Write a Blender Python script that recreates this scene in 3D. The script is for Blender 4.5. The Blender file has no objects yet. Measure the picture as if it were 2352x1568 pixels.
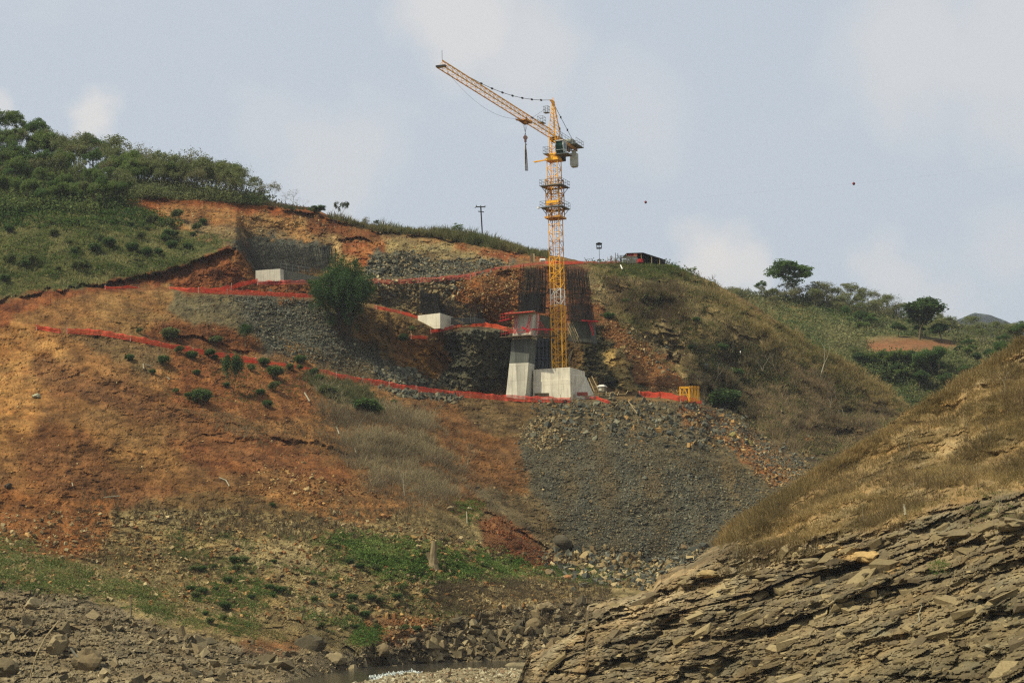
import bpy, math
import numpy as np
from mathutils import Vector, Matrix

SC = bpy.context.scene
COL = SC.collection

# ------------------------------------------------------------------ camera
PITCH = math.radians(7.43)
ROLL = math.radians(1.3)
F = 4573.0                       # focal length in units of the 2352-wide layout
cam_d = bpy.data.cameras.new("camera")
cam_d.lens = 70.0
cam_d.sensor_width = 36.0
cam_d.clip_start = 0.5
cam_d.clip_end = 30000
cam = bpy.data.objects.new("camera", cam_d)
COL.objects.link(cam)
RM = (Matrix.Rotation(math.radians(90) + PITCH, 3, 'X') @ Matrix.Rotation(-ROLL, 3, 'Z'))
cam.matrix_world = RM.to_4x4()
SC.camera = cam
RN = np.array(RM)

# ------------------------------------------------------------------ light
SUN_EL = math.radians(54)
SUN_AZ = math.radians(-116)       # measured from +Y (view direction), clockwise; negative = left
SUNV = Vector((math.sin(SUN_AZ) * math.cos(SUN_EL), math.cos(SUN_AZ) * math.cos(SUN_EL), math.sin(SUN_EL)))
sun_d = bpy.data.lights.new("sun", 'SUN')
sun_d.energy = 5.0
sun_d.angle = math.radians(1.2)
sun_d.color = (1.0, 0.93, 0.76)
sun = bpy.data.objects.new("sun", sun_d)
sun.rotation_euler = (-SUNV).to_track_quat('-Z', 'Y').to_euler()
COL.objects.link(sun)

W = bpy.data.worlds.new("World")
SC.world = W
W.use_nodes = True
nt = W.node_tree
nt.nodes.clear()
out = nt.nodes.new('ShaderNodeOutputWorld')
bg = nt.nodes.new('ShaderNodeBackground')
bg.inputs['Strength'].default_value = 0.118
sky = nt.nodes.new('ShaderNodeTexSky')
sky.sky_type = 'NISHITA'
sky.sun_disc = False
sky.sun_elevation = SUN_EL
sky.sun_rotation = SUN_AZ
sky.altitude = 200
sky.air_density = 1.0
sky.dust_density = 4.0
sky.ozone_density = 1.5
tc = nt.nodes.new('ShaderNodeTexCoord')
def wn(t, **k):
    n = nt.nodes.new(t)
    for a, b in k.items():
        setattr(n, a, b)
    return n
def cloud_layer(scale, seed, lo, hi, detail, stretch):
    mp = wn('ShaderNodeMapping')
    mp.inputs['Scale'].default_value = (1, 1, stretch)
    mp.inputs['Location'].default_value = seed
    nt.links.new(tc.outputs['Generated'], mp.inputs['Vector'])
    no = wn('ShaderNodeTexNoise')
    no.inputs['Scale'].default_value = scale
    no.inputs['Detail'].default_value = detail
    no.inputs['Roughness'].default_value = 0.55
    nt.links.new(mp.outputs['Vector'], no.inputs['Vector'])
    mr = wn('ShaderNodeMapRange', interpolation_type='SMOOTHERSTEP')
    mr.inputs['From Min'].default_value = lo
    mr.inputs['From Max'].default_value = hi
    nt.links.new(no.outputs['Fac'], mr.inputs['Value'])
    return mr.outputs['Result']
def dirn(u, v):
    d = RN @ np.array([(u - 1176) / F, -(v - 784) / F, -1.0])
    return d / np.linalg.norm(d)
# cumulus banks: soft lobes around directions of the sky, ragged by noise
def cloud_lobe(u, v, rad, amt):
    d = dirn(u, v)
    vm = wn('ShaderNodeVectorMath', operation='DISTANCE')
    nrm = wn('ShaderNodeVectorMath', operation='NORMALIZE')
    ad = wn('ShaderNodeVectorMath', operation='ADD')
    no = wn('ShaderNodeTexNoise')
    no.inputs['Scale'].default_value = 22
    no.inputs['Detail'].default_value = 5
    sc = wn('ShaderNodeVectorMath', operation='MULTIPLY_ADD')
    sc.inputs[1].default_value = (0.06, 0.06, 0.06)
    sc.inputs[2].default_value = (-0.03, -0.03, -0.03)
    nt.links.new(tc.outputs['Generated'], no.inputs['Vector'])
    nt.links.new(no.outputs['Color'], sc.inputs[0])
    nt.links.new(tc.outputs['Generated'], ad.inputs[0])
    nt.links.new(sc.outputs[0], ad.inputs[1])
    nt.links.new(ad.outputs[0], vm.inputs[0])
    vm.inputs[1].default_value = tuple(d)
    mr = wn('ShaderNodeMapRange', interpolation_type='SMOOTHSTEP')
    mr.inputs['From Min'].default_value = rad
    mr.inputs['From Max'].default_value = rad * 0.25
    mr.inputs['To Max'].default_value = amt
    nt.links.new(vm.outputs['Value'], mr.inputs['Value'])
    return mr.outputs['Result']
def wadd(a, b, op='MAXIMUM'):
    m = wn('ShaderNodeMath', operation=op)
    nt.links.new(a, m.inputs[0])
    nt.links.new(b, m.inputs[1])
    return m.outputs[0]
cl = cloud_layer(7, (2.3, 0.7, 0.4), 0.45, 1.1, 3, 2.2)
for (u, v, r, a) in [(1060, 60, .048, .7), (1200, 110, .046, .5), (1420, 240, .045, .3), (1640, 600, .030, .95), (1690, 640, .024, .8),
                     (2120, 120, .060, .5), (2300, 90, .065, .5), (2330, 260, .04, .4), (2080, 640, .026, .5), (2150, 700, .03, .4), (230, 280, .018, .85), (0, 250, .014, .6),
                     (780, 380, .045, .4), (660, 300, .04, .25), (2300, 560, .03, .3)]:
    cl = wadd(cl, cloud_lobe(u, v, r, a))
mix1 = wn('ShaderNodeMix', data_type='RGBA')       # hazy air over the blue
mix1.inputs[0].default_value = 0.80
mix1.inputs[7].default_value = (4.85, 5.32, 5.85, 1)
nt.links.new(sky.outputs[0], mix1.inputs[6])
mix2 = wn('ShaderNodeMix', data_type='RGBA')
mix2.inputs[7].default_value = (6.2, 6.0, 5.8, 1)
nt.links.new(mix1.outputs[2], mix2.inputs[6])
nt.links.new(cl, mix2.inputs[0])
nt.links.new(mix2.outputs[2], bg.inputs['Color'])
nt.links.new(bg.outputs[0], out.inputs['Surface'])

vs = SC.view_settings
vs.view_transform = 'Standard'
vs.look = 'None'
vs.gamma = 1
vs.exposure = 0.10
SC.render.engine = 'CYCLES'
cy = SC.cycles
cy.max_bounces = 5
cy.diffuse_bounces = 2
cy.glossy_bounces = 2
cy.transmission_bounces = 3
cy.transparent_max_bounces = 12
cy.volume_bounces = 0
cy.caustics_reflective = False
cy.caustics_refractive = False
cy.use_adaptive_sampling = False
cy.use_denoising = False
cy.denoiser = 'OPENIMAGEDENOISE'
cy.denoising_input_passes = 'RGB_ALBEDO_NORMAL'
cy.denoising_prefilter = 'ACCURATE'
try:
    cy.pixel_filter_type = 'BLACKMAN_HARRIS'
    cy.filter_width = 1.3
except Exception:
    pass

# ------------------------------------------------------------------ small maths
def P(u, v, Y):
    """point on the sight line of layout position (u,v) at world depth Y (arrays allowed)"""
    u = np.asarray(u, float); v = np.asarray(v, float); Y = np.asarray(Y, float)
    xc = (u - 1176) / F
    yc = -(v - 784) / F
    d = (RN[:, 0, None] * xc.ravel() + RN[:, 1, None] * yc.ravel() - RN[:, 2, None]).T
    r = d * (np.broadcast_to(Y, xc.shape).ravel() / d[:, 1])[:, None]
    return r.reshape(xc.shape + (3,))
def Yz(u, v, z):
    d = P(u, v, 1.0)
    return z / d[..., 2]
def V3(a):
    return Vector([float(t) for t in a])

def _h(ix, iy, iz, s=0):
    h = (ix.astype(np.int64) * 374761393 + iy.astype(np.int64) * 668265263 + iz.astype(np.int64) * 2147483647 * 3 + s * 1274126177) & 0xffffffff
    h = ((h ^ (h >> 13)) * 1274126177) & 0xffffffff
    h = ((h ^ (h >> 16)) * 2246822519) & 0xffffffff
    return ((h ^ (h >> 15)) & 0xffffff) / float(0xffffff)
def vnoise(p, s=0):
    f = np.floor(p); i = f.astype(np.int64); t = p - f
    t = t * t * (3 - 2 * t)
    r = 0
    for dx in (0, 1):
        wx = t[..., 0] if dx else 1 - t[..., 0]
        for dy in (0, 1):
            wy = t[..., 1] if dy else 1 - t[..., 1]
            for dz in (0, 1):
                wz = t[..., 2] if dz else 1 - t[..., 2]
                r = r + wx * wy * wz * _h(i[..., 0] + dx, i[..., 1] + dy, i[..., 2] + dz, s)
    return r * 2 - 1
def fbm(p, scale, octv=4, s=0, gain=0.5):
    a = 1.0; r = 0; q = p / scale
    for k in range(octv):
        r = r + a * vnoise(q, s + k * 17)
        q = q * 2.03 + 11.3; a *= gain
    return r
def facet(p, scale, s=0, tilt=1.0, ret_edge=False):
    """angular blocks: every Voronoi cell is one tilted plane"""
    q = p / scale
    f = np.floor(q).astype(np.int64)
    best = np.full(q.shape[:-1], 1e9); b2 = best.copy()
    val = np.zeros(q.shape[:-1])
    for dx in (-1, 0, 1):
        for dy in (-1, 0, 1):
            for dz in (-1, 0, 1):
                ix, iy, iz = f[..., 0] + dx, f[..., 1] + dy, f[..., 2] + dz
                cx = ix + _h(ix, iy, iz, s + 1); cy_ = iy + _h(ix, iy, iz, s + 2); cz = iz + _h(ix, iy, iz, s + 3)
                d = (q[..., 0] - cx) ** 2 + (q[..., 1] - cy_) ** 2 + (q[..., 2] - cz) ** 2
                m = d < best
                b2 = np.where(m, best, np.minimum(b2, d))
                gx = _h(ix, iy, iz, s + 4) * 2 - 1; gy = _h(ix, iy, iz, s + 5) * 2 - 1; gz = _h(ix, iy, iz, s + 6) * 2 - 1
                o = _h(ix, iy, iz, s + 7) * 2 - 1
                vv = o * 0.6 + tilt * (gx * (q[..., 0] - cx) + gy * (q[..., 1] - cy_) + gz * (q[..., 2] - cz))
                val = np.where(m, vv, val)
                best = np.where(m, d, best)
    if ret_edge:
        return val, np.sqrt(b2) - np.sqrt(best)
    return val
def inpoly(u, v, poly):
    r = np.zeros(u.shape, bool)
    n = len(poly)
    for i in range(n):
        x1, y1 = poly[i]; x2, y2 = poly[(i + 1) % n]
        if y1 == y2:
            continue
        c = ((y1 > v) != (y2 > v)) & (u < (x2 - x1) * (v - y1) / (y2 - y1) + x1)
        r ^= c
    return r
def blur(a, k):
    if k < 1:
        return a
    for ax in (0, 1):
        pad = [(0, 0), (0, 0)]; pad[ax] = (k, k)
        b = np.pad(a, pad, mode='edge')
        c = np.cumsum(b, axis=ax)
        z = np.zeros_like(np.take(c, [0], axis=ax))
        c = np.concatenate([z, c], axis=ax)
        n = a.shape[ax]
        hi = np.take(c, np.arange(2 * k + 1, 2 * k + 1 + n), axis=ax)
        lo = np.take(c, np.arange(0, n), axis=ax)
        a = (hi - lo) / (2 * k + 1)
    return a
def S(r, g, b, k=0.72):
    def f(c):
        c /= 255.0
        return c / 12.92 if c <= 0.04045 else ((c + 0.055) / 1.055) ** 2.4
    c = np.array([f(r) * k, f(g) * k, f(b) * k])
    if k < 1:                                    # natural ground and plants: slightly muted pigments
        y = c @ np.array([.25, .6, .15]); c = (c * .96 + y * .04) * np.array([.96, .985, .87])
    return c

# ------------------------------------------------------------------ objects and properties
def tag(o, label=None, cat=None, group=None, kind=None):
    if label: o["label"] = label
    if cat: o["category"] = cat
    if group: o["group"] = group
    if kind: o["kind"] = kind
    return o
def empty(name, loc, label, cat, group=None, rz=0.0):
    o = bpy.data.objects.new(name, None)
    o.empty_display_size = 0.3
    o.location = V3(loc)
    o.rotation_euler = (0, 0, rz)
    COL.objects.link(o)
    return tag(o, label, cat, group)
def mesh_np(name, verts, faces, mat, col=None, smooth=False):
    """faces: (n,3) or (n,4) int array"""
    me = bpy.data.meshes.new(name)
    verts = np.ascontiguousarray(verts, np.float32).reshape(-1, 3)
    faces = np.ascontiguousarray(faces, np.int32)
    n, k = faces.shape
    me.vertices.add(len(verts)); me.vertices.foreach_set('co', verts.ravel())
    me.loops.add(n * k); me.loops.foreach_set('vertex_index', faces.ravel())
    me.polygons.add(n)
    me.polygons.foreach_set('loop_start', np.arange(0, n * k, k, dtype=np.int32))
    me.polygons.foreach_set('loop_total', np.full(n, k, np.int32))
    me.polygons.foreach_set('use_smooth', np.full(n, bool(smooth)))
    me.update(calc_edges=True)
    if col is not None:
        a = me.color_attributes.new('Col', 'FLOAT_COLOR', 'POINT')
        c = np.ones((len(verts), 4), np.float32); c[:, :3] = col
        a.data.foreach_set('color', c.ravel())
    if mat: me.materials.append(mat)
    return me
def obj(name, me, parent=None, loc=None):
    o = bpy.data.objects.new(name, me)
    if loc is not None: o.location = V3(loc)
    COL.objects.link(o)
    if parent is not None: o.parent = parent
    return o

# ------------------------------------------------------------------ materials
def base_mat(name):
    m = bpy.data.materials.new(name)
    m.use_nodes = True
    t = m.node_tree; t.nodes.clear()
    o = t.nodes.new('ShaderNodeOutputMaterial')
    b = t.nodes.new('ShaderNodeBsdfPrincipled')
    t.links.new(b.outputs[0], o.inputs['Surface'])
    return m, t, b, o
def N(t, typ, **k):
    n = t.nodes.new(typ)
    for a, b in k.items(): setattr(n, a, b)
    return n
def noise_node(t, scale, detail=4, rough=0.6, vec=None, typ='ShaderNodeTexNoise'):
    n = N(t, typ)
    n.inputs['Scale'].default_value = scale
    if 'Detail' in n.inputs: n.inputs['Detail'].default_value = detail
    if 'Roughness' in n.inputs: n.inputs['Roughness'].default_value = rough
    if vec is None:
        tcn = N(t, 'ShaderNodeTexCoord'); vec = tcn.outputs['Object']
    t.links.new(vec, n.inputs['Vector'])
    return n
def maprange(t, src, a, b, c, d):
    m = N(t, 'ShaderNodeMapRange')
    for i, x in zip(('From Min', 'From Max', 'To Min', 'To Max'), (a, b, c, d)):
        m.inputs[i].default_value = x
    t.links.new(src, m.inputs['Value'])
    return m.outputs[0]
def mulcol(t, col, fac):
    m = N(t, 'ShaderNodeVectorMath', operation='SCALE')
    t.links.new(col, m.inputs[0]); t.links.new(fac, m.inputs['Scale'])
    return m.outputs[0]
def mat_terrain(name, s=1.0, bump=0.8, speck=0.4, lo=0.5, hi=1.5):
    m, t, b, o = base_mat(name)
    b.inputs['Roughness'].default_value = 1.0
    b.inputs['Specular IOR Level'].default_value = 0.08
    at = N(t, 'ShaderNodeAttribute', attribute_name='Col')
    n1 = noise_node(t, 0.35 * s, 6, 0.65)
    n2 = noise_node(t, 3.2 * s, 5, 0.7)
    f1 = maprange(t, n1.outputs['Fac'], 0.3, 0.7, 0.80, 1.2)
    f2 = maprange(t, n2.outputs['Fac'], 0.3, 0.7, lo, hi)
    mm = N(t, 'ShaderNodeMath', operation='MULTIPLY'); t.links.new(f1, mm.inputs[0]); t.links.new(f2, mm.inputs[1])
    c = mulcol(t, at.outputs['Color'], mm.outputs[0])
    # pale pebbles lying in the soil
    vo = noise_node(t, 1.5 * s, typ='ShaderNodeTexVoronoi')
    vd = maprange(t, vo.outputs['Distance'], 0.10, 0.22, speck, 0.0)
    sep = N(t, 'ShaderNodeSeparateColor'); t.links.new(vo.outputs['Color'], sep.inputs[0])
    th = maprange(t, sep.outputs[0], 0.72, 0.78, 0.0, 1.0)
    m2 = N(t, 'ShaderNodeMath', operation='MULTIPLY'); t.links.new(vd, m2.inputs[0]); t.links.new(th, m2.inputs[1])
    mx = N(t, 'ShaderNodeMix', data_type='RGBA')
    mx.inputs[7].default_value = (*S(196, 170, 128), 1)
    t.links.new(m2.outputs[0], mx.inputs[0]); t.links.new(c, mx.inputs[6])
    t.links.new(mx.outputs[2], b.inputs['Base Color'])
    bp = N(t, 'ShaderNodeBump'); bp.inputs['Strength'].default_value = bump; bp.inputs['Distance'].default_value = 0.4
    n3 = noise_node(t, 1.9 * s, 8, 0.75)
    t.links.new(n3.outputs['Fac'], bp.inputs['Height'])
    t.links.new(bp.outputs[0], b.inputs['Normal'])
    return m
def mat_leaf(name, trans=0.35, rough=0.6):
    m, t, b, o = base_mat(name)
    at = N(t, 'ShaderNodeAttribute', attribute_name='Col')
    t.links.new(at.outputs['Color'], b.inputs['Base Color'])
    b.inputs['Roughness'].default_value = rough
    b.inputs['Specular IOR Level'].default_value = 0.2
    tr = N(t, 'ShaderNodeBsdfTranslucent'); t.links.new(at.outputs['Color'], tr.inputs['Color'])
    mx = N(t, 'ShaderNodeMixShader'); mx.inputs[0].default_value = trans
    t.links.new(b.outputs[0], mx.inputs[1]); t.links.new(tr.outputs[0], mx.inputs[2])
    t.links.new(mx.outputs[0], o.inputs['Surface'])
    return m
def mat_col(name, rough=0.95, bump=0.3, s=6.0):
    m, t, b, o = base_mat(name)
    at = N(t, 'ShaderNodeAttribute', attribute_name='Col')
    n = noise_node(t, s, 5, 0.7)
    c = mulcol(t, at.outputs['Color'], maprange(t, n.outputs['Fac'], 0.3, 0.7, 0.7, 1.3))
    t.links.new(c, b.inputs['Base Color'])
    b.inputs['Roughness'].default_value = rough
    b.inputs['Specular IOR Level'].default_value = 0.12
    if bump:
        bp = N(t, 'ShaderNodeBump'); bp.inputs['Strength'].default_value = bump; bp.inputs['Distance'].default_value = 0.08
        t.links.new(n.outputs['Fac'], bp.inputs['Height']); t.links.new(bp.outputs[0], b.inputs['Normal'])
    return m
def mat(name, c, rough=0.6, metal=0.0, var=0.25, s=2.0, c2=None, c2t=(0.55, 0.7), stretch=(1, 1, 1)):
    m, t, b, o = base_mat(name)
    tcn = N(t, 'ShaderNodeTexCoord')
    mp = N(t, 'ShaderNodeMapping'); mp.inputs['Scale'].default_value = stretch
    t.links.new(tcn.outputs['Object'], mp.inputs['Vector'])
    n = noise_node(t, s, 6, 0.65, mp.outputs[0])
    rgb = N(t, 'ShaderNodeRGB'); rgb.outputs[0].default_value = (*c, 1)
    src = rgb.outputs[0]
    if c2 is not None:
        n2 = noise_node(t, s * 0.7 + 0.3, 6, 0.7, mp.outputs[0])
        mx = N(t, 'ShaderNodeMix', data_type='RGBA'); mx.inputs[7].default_value = (*c2, 1)
        t.links.new(maprange(t, n2.outputs['Fac'], c2t[0], c2t[1], 0, 1), mx.inputs[0]); t.links.new(src, mx.inputs[6])
        src = mx.outputs[2]
    cc = mulcol(t, src, maprange(t, n.outputs['Fac'], 0.3, 0.7, 1 - var, 1 + var))
    t.links.new(cc, b.inputs['Base Color'])
    b.inputs['Roughness'].default_value = rough
    b.inputs['Metallic'].default_value = metal
    b.inputs['Specular IOR Level'].default_value = 0.3
    return m

# ------------------------------------------------------------------ terrain: layered surface model
def line_eval(line, u, extra=0):
    a = np.array([[p[0], p[1], p[2]] for p in line], float)
    return np.interp(u, a[:, 0], a[:, 1]), np.interp(u, a[:, 0], a[:, 2])
class Sheet:
    """a hillside as a dense grid; every vertex is a point in the world. lines run from low to high ground."""
    def __init__(s, u0, u1, step, rows, lines, sm=(2, 2), ridge_noise=1.5, seed=0):
        s.u = np.arange(u0, u1 + step, step); nc = len(s.u)
        V = []; YY = []
        for ln in lines:
            v, y = line_eval(ln, s.u); V.append(v); YY.append(y)
        V = np.array(V); YY = np.array(YY)
        rn = fbm(np.stack([s.u, s.u * 0, s.u * 0 + seed], -1), 18, 4, seed) * ridge_noise
        V[-1] += rn
        for i in range(1, len(V)):
            V[i] = np.minimum(V[i], V[i - 1] - 0.8)
        s.t = np.linspace(0, 1, rows)
        s.vt = V[-1]; s.vb = V[0]
        s.v = s.vb[None] + (s.vt - s.vb)[None] * s.t[:, None]
        Y = np.empty((rows, nc))
        for c in range(nc):
            Y[:, c] = np.interp(-s.v[:, c], -V[:, c], YY[:, c])
        for k in sm:
            Y = blur(Y, k)
        s.Y = Y
        s.U = np.broadcast_to(s.u[None], s.v.shape)
        s.rows, s.cols = s.v.shape
    def pos(s):
        return P(s.U, s.v, s.Y)
    def lookup(s, u, v):
        u = np.asarray(u, float); v = np.asarray(v, float)
        cf = np.clip((u - s.u[0]) / (s.u[1] - s.u[0]), 0, s.cols - 1.001)
        c = cf.astype(int); fc = cf - c
        vt = np.interp(u, s.u, s.vt); vb = np.interp(u, s.u, s.vb)
        rf = np.clip((v - vb) / (vt - vb) * (s.rows - 1), 0, s.rows - 1.001)
        r = rf.astype(int); fr = rf - r
        Y = s.Y
        return (Y[r, c] * (1 - fr) * (1 - fc) + Y[r + 1, c] * fr * (1 - fc) + Y[r, c + 1] * (1 - fr) * fc + Y[r + 1, c + 1] * fr * fc)
    def G(s, u, v):
        return P(u, v, s.lookup(u, v))
    def build(s, name, mat, col, back=None, bottom=None, smooth=False, label=None):
        p = s.pos(); rows = [p]; cols = [col]
        top = p[-1]
        if back is not None:
            ex = []
            for (dy, dz) in back:
                q = top.copy(); k = (q[:, 1] + dy) / q[:, 1]
                q[:, 0] *= k; q[:, 1] += dy; q[:, 2] += dz
                ex.append(q)
            rows.append(np.array(ex)); cols.append(np.repeat(col[-1:], len(ex), 0))
        p = np.concatenate(rows, 0); c = np.concatenate(cols, 0)
        nr, nc = p.shape[:2]
        i = np.arange(nr * nc).reshape(nr, nc)
        f = np.stack([i[:-1, :-1], i[:-1, 1:], i[1:, 1:], i[1:, :-1]], -1).reshape(-1, 4)
        me = mesh_np(name, p.reshape(-1, 3), f, mat, c.reshape(-1, 3), smooth)
        o = obj(name, me)
        tag(o, kind='structure')
        return o
# ================================================================== MAIN HILL
WATER_Z = -7.4
def zl(pts, z):
    return [(u, v, float(Yz(u, v, z))) for u, v in pts]
shore = [(-300, 1600), (0, 1592), (400, 1592), (650, 1578), (735, 1556), (790, 1543), (860, 1535), (1000, 1527), (1176, 1522), (1400, 1518), (2400, 1500)]
A_bottom = zl([(u, v + 75) for u, v in shore], -11.0)
A_shore = zl(shore, -7.7)
A_bank = [(-300, 1330, 224), (0, 1335, 222), (200, 1370, 222), (400, 1440, 222), (600, 1475, 228), (820, 1490, 241), (950, 1440, 254), (1100, 1400, 262), (1250, 1380, 266), (1400, 1385, 268), (2400, 1380, 270)]
A_foot = [(-300, 1215, 246), (0, 1230, 246), (200, 1290, 246), (430, 1330, 248), (700, 1240, 264), (1000, 1220, 276), (1170, 1290, 284), (1300, 1315, 290), (1500, 1300, 296), (1700, 1200, 308), (1900, 1075, 330), (2100, 1000, 350), (2400, 950, 370)]
A_mid = [(-300, 950, 292), (0, 960, 288), (200, 930, 293), (420, 960, 296), (640, 1050, 292), (800, 1080, 296), (1000, 1060, 310), (1200, 1060, 318), (1400, 1060, 322), (1600, 1060, 326), (1800, 1075, 334), (1900, 1050, 338), (2100, 985, 356), (2400, 940, 374)]
lipA = [(-300, 735, 312), (80, 747, 314), (300, 774, 316), (400, 800, 318), (500, 820, 321), (620, 835, 325), (740, 860, 330), (850, 880, 334), (960, 898, 338), (1060, 908, 341), (1170, 915, 343), (1290, 918, 343), (1420, 914, 345), (1560, 917, 350), (1640, 940, 354), (1750, 1000, 356), (1900, 1040, 352), (2100, 975, 364), (2400, 930, 380)]
dA = [(-300, 2), (80, 2.5), (500, 3.0), (740, 4), (900, 5), (980, 9), (1060, 14), (1200, 17), (1380, 15), (1480, 10), (1580, 7), (1680, 2), (1760, 0.5), (2400, 0.5)]
def foot(line, dl, dv):
    a = np.array(line); d = np.array(dl)
    us = np.unique(np.concatenate([a[:, 0], d[:, 0]]))
    v = np.interp(us, a[:, 0], a[:, 1]); y = np.interp(us, a[:, 0], a[:, 2]); k = np.interp(us, d[:, 0], d[:, 1])
    return [(uu, vv - dv, yy + kk) for uu, vv, yy, kk in zip(us, v, y, k)]
footA = foot(lipA, dA, 3)
lipB = [(-300, 705, 322), (0, 688, 325), (130, 668, 330), (240, 664, 336), (400, 666, 342), (560, 676, 346), (730, 686, 350), (860, 704, 352), (920, 718, 353), (960, 735, 353.5), (1010, 757, 354), (1080, 752, 356.5), (1170, 757, 361), (1250, 765, 362), (1345, 755, 364), (1400, 740, 370), (1480, 770, 370), (1560, 800, 370), (1700, 880, 372), (1850, 950, 374), (2000, 950, 376), (2120, 968, 374), (2400, 925, 386)]
dB = [(-300, 0.5), (100, 0.5), (240, 3), (400, 6), (560, 8), (760, 8), (860, 10), (960, 12), (1100, 11), (1180, 5), (1250, 1), (1345, 0.5), (2400, 0.5)]
footB = foot(lipB, dB, 3)
lipC = [(-300, 697, 327), (0, 680, 330), (130, 659, 335), (300, 637, 345), (430, 606, 352), (520, 566, 357), (543, 553, 359), (556, 580, 359), (590, 646, 358), (730, 648, 360), (840, 645, 363), (960, 640, 367), (1080, 632, 370), (1180, 612, 374), (1290, 606, 380), (1345, 640, 380), (1450, 650, 386), (1600, 690, 386), (1750, 760, 384), (1900, 840, 384), (2037, 905, 382), (2120, 964, 376), (2400, 920, 390)]
dC = [(-300, 0.5), (300, 0.5), (520, 0.5), (543, 2), (556, 8), (600, 11), (780, 11), (900, 8), (1080, 7), (1200, 9), (1290, 6), (1330, 2), (1380, 0.5), (2400, 0.5)]
footC = foot(lipC, dC, 3)
lineD = [(-300, 500, 362), (0, 482, 362), (200, 478, 366), (260, 474, 370), (320, 452, 378), (450, 457, 384), (600, 470, 388), (700, 482, 391), (760, 502, 392), (860, 524, 394), (1000, 539, 397), (1100, 552, 398), (1260, 588, 401), (1340, 603, 403), (1530, 607, 405), (1640, 652, 400), (1750, 714, 396), (1853, 785, 393), (1907, 814, 391), (1961, 841, 389), (2037, 895, 385), (2120, 962, 379), (2400, 915, 392)]
lineE = [(-300, 300, 425), (0, 352, 415), (200, 396, 410), (300, 425, 406), (450, 444, 404), (600, 464, 402), (720, 478, 400), (760, 497, 400), (860, 519, 401), (1000, 534, 404), (1100, 547, 405), (1260, 584, 408), (1340, 601, 409), (1530, 604, 411), (1640, 649, 405), (1750, 711, 400), (1853, 782, 396), (1907, 811, 394), (1961, 838, 392), (2037, 892, 388), (2120, 960, 381), (2400, 912, 394)]
hill = Sheet(-400, 2360, 2.25, 500, [A_bottom, A_shore, A_bank, A_foot, A_mid, lipA, footA, lipB, footB, lipC, footC, lineD, lineE], sm=(1, 1), seed=3)

U, Vv = hill.U, hill.v
p0 = hill.pos()
# broad shape: spurs and gullies (u, v, ru, rv, dY)   negative = bulges towards the viewer
for (bu, bv, ru, rv, d) in [(150, 1000, 200, 140, -5), (640, 760, 90, 90, 3), (860, 820, 90, 60, 4), (480, 770, 110, 60, -3), (330, 720, 120, 60, -3),
                            (950, 1020, 130, 110, -4), (1120, 680, 70, 60, -5), (1020, 820, 40, 60, 4), (1090, 820, 30, 60, -1), (1430, 840, 45, 70, -3), (1490, 850, 30, 60, 2),
                            (1600, 880, 60, 90, -4), (1800, 960, 120, 90, -5), (1680, 760, 120, 80, -4), (1500, 660, 90, 50, -3), (560, 1120, 200, 60, -3), (1450, 1150, 160, 120, -4),
                            (1150, 1230, 50, 50, -2.5), (250, 560, 200, 60, -3), (900, 590, 60, 30, -3), (660, 530, 80, 25, 2), (1640, 960, 26, 60, 5), (1730, 1000, 22, 50, 3.5), (1560, 790, 30, 40, 2)]:
    hill.Y = hill.Y + d * np.exp(-(((U - bu) / ru) ** 2 + ((Vv - bv) / rv) ** 2))
# undercut scarps: (polyline, height, depth) the ground drops back below a turf lip
def scarp(line, h, a, tail=2.5):
    ln = np.array(line, float)
    vs_ = np.interp(U, ln[:, 0], ln[:, 1], left=-9999, right=-9999)
    wob = fbm(np.stack([U, Vv * 0, U * 0], -1), 28, 4, 5, .6) * 7
    t = (Vv - vs_ - wob) / h
    fade = np.clip((U - ln[0, 0]) / 25, 0, 1) * np.clip((ln[-1, 0] - U) / 25, 0, 1)
    b = np.where(t < 0, 0, np.where(t < 0.5, t / 0.5, np.where(t < 1, 1, np.clip(1 - (t - 1) / tail, 0, 1))))
    hill.Y = hill.Y + np.where(vs_ > -9000, b * a * fade, 0)
scarp([(300, 454), (380, 456), (450, 452), (560, 462), (650, 474)], 9, 2.2)
scarp([(640, 476), (740, 495), (860, 528), (1000, 545), (1120, 558), (1260, 592)], 7, 1.8)
scarp([(-170, 698), (0, 684), (130, 664), (300, 642), (430, 612), (545, 560)], 10, 2.5)
scarp([(380, 935), (430, 955), (560, 1000), (640, 1012)], 18, .8)
scarp([(70, 800), (130, 828), (210, 862), (320, 896), (390, 935)], 24, .7, 4)
scarp([(100, 960), (160, 1000), (190, 1060), (230, 1120)], 20, .5, 4)
scarp([(840, 905), (960, 930), (1100, 935), (1230, 945)], 9, .5, 4)
scarp([(590, 985), (640, 1003), (700, 1012), (760, 1020), (830, 1055)], 13, 1.4)
scarp([(760, 545), (820, 545), (880, 560)], 8, 1.6)
scarp([(380, 770), (470, 778), (560, 800), (600, 812)], 9, 1.2)
scarp([(1040, 640), (1110, 622), (1185, 612)], 8, 1.2)
scarp([(1095, 1185), (1140, 1180), (1240, 1240), (1310, 1300)], 7, 0.9)
scarp([(1560, 870), (1620, 890), (1660, 900), (1700, 940)], 22, 2.5)
scarp([(1820, 960), (1880, 975), (1950, 990)], 12, 2.0)

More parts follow.
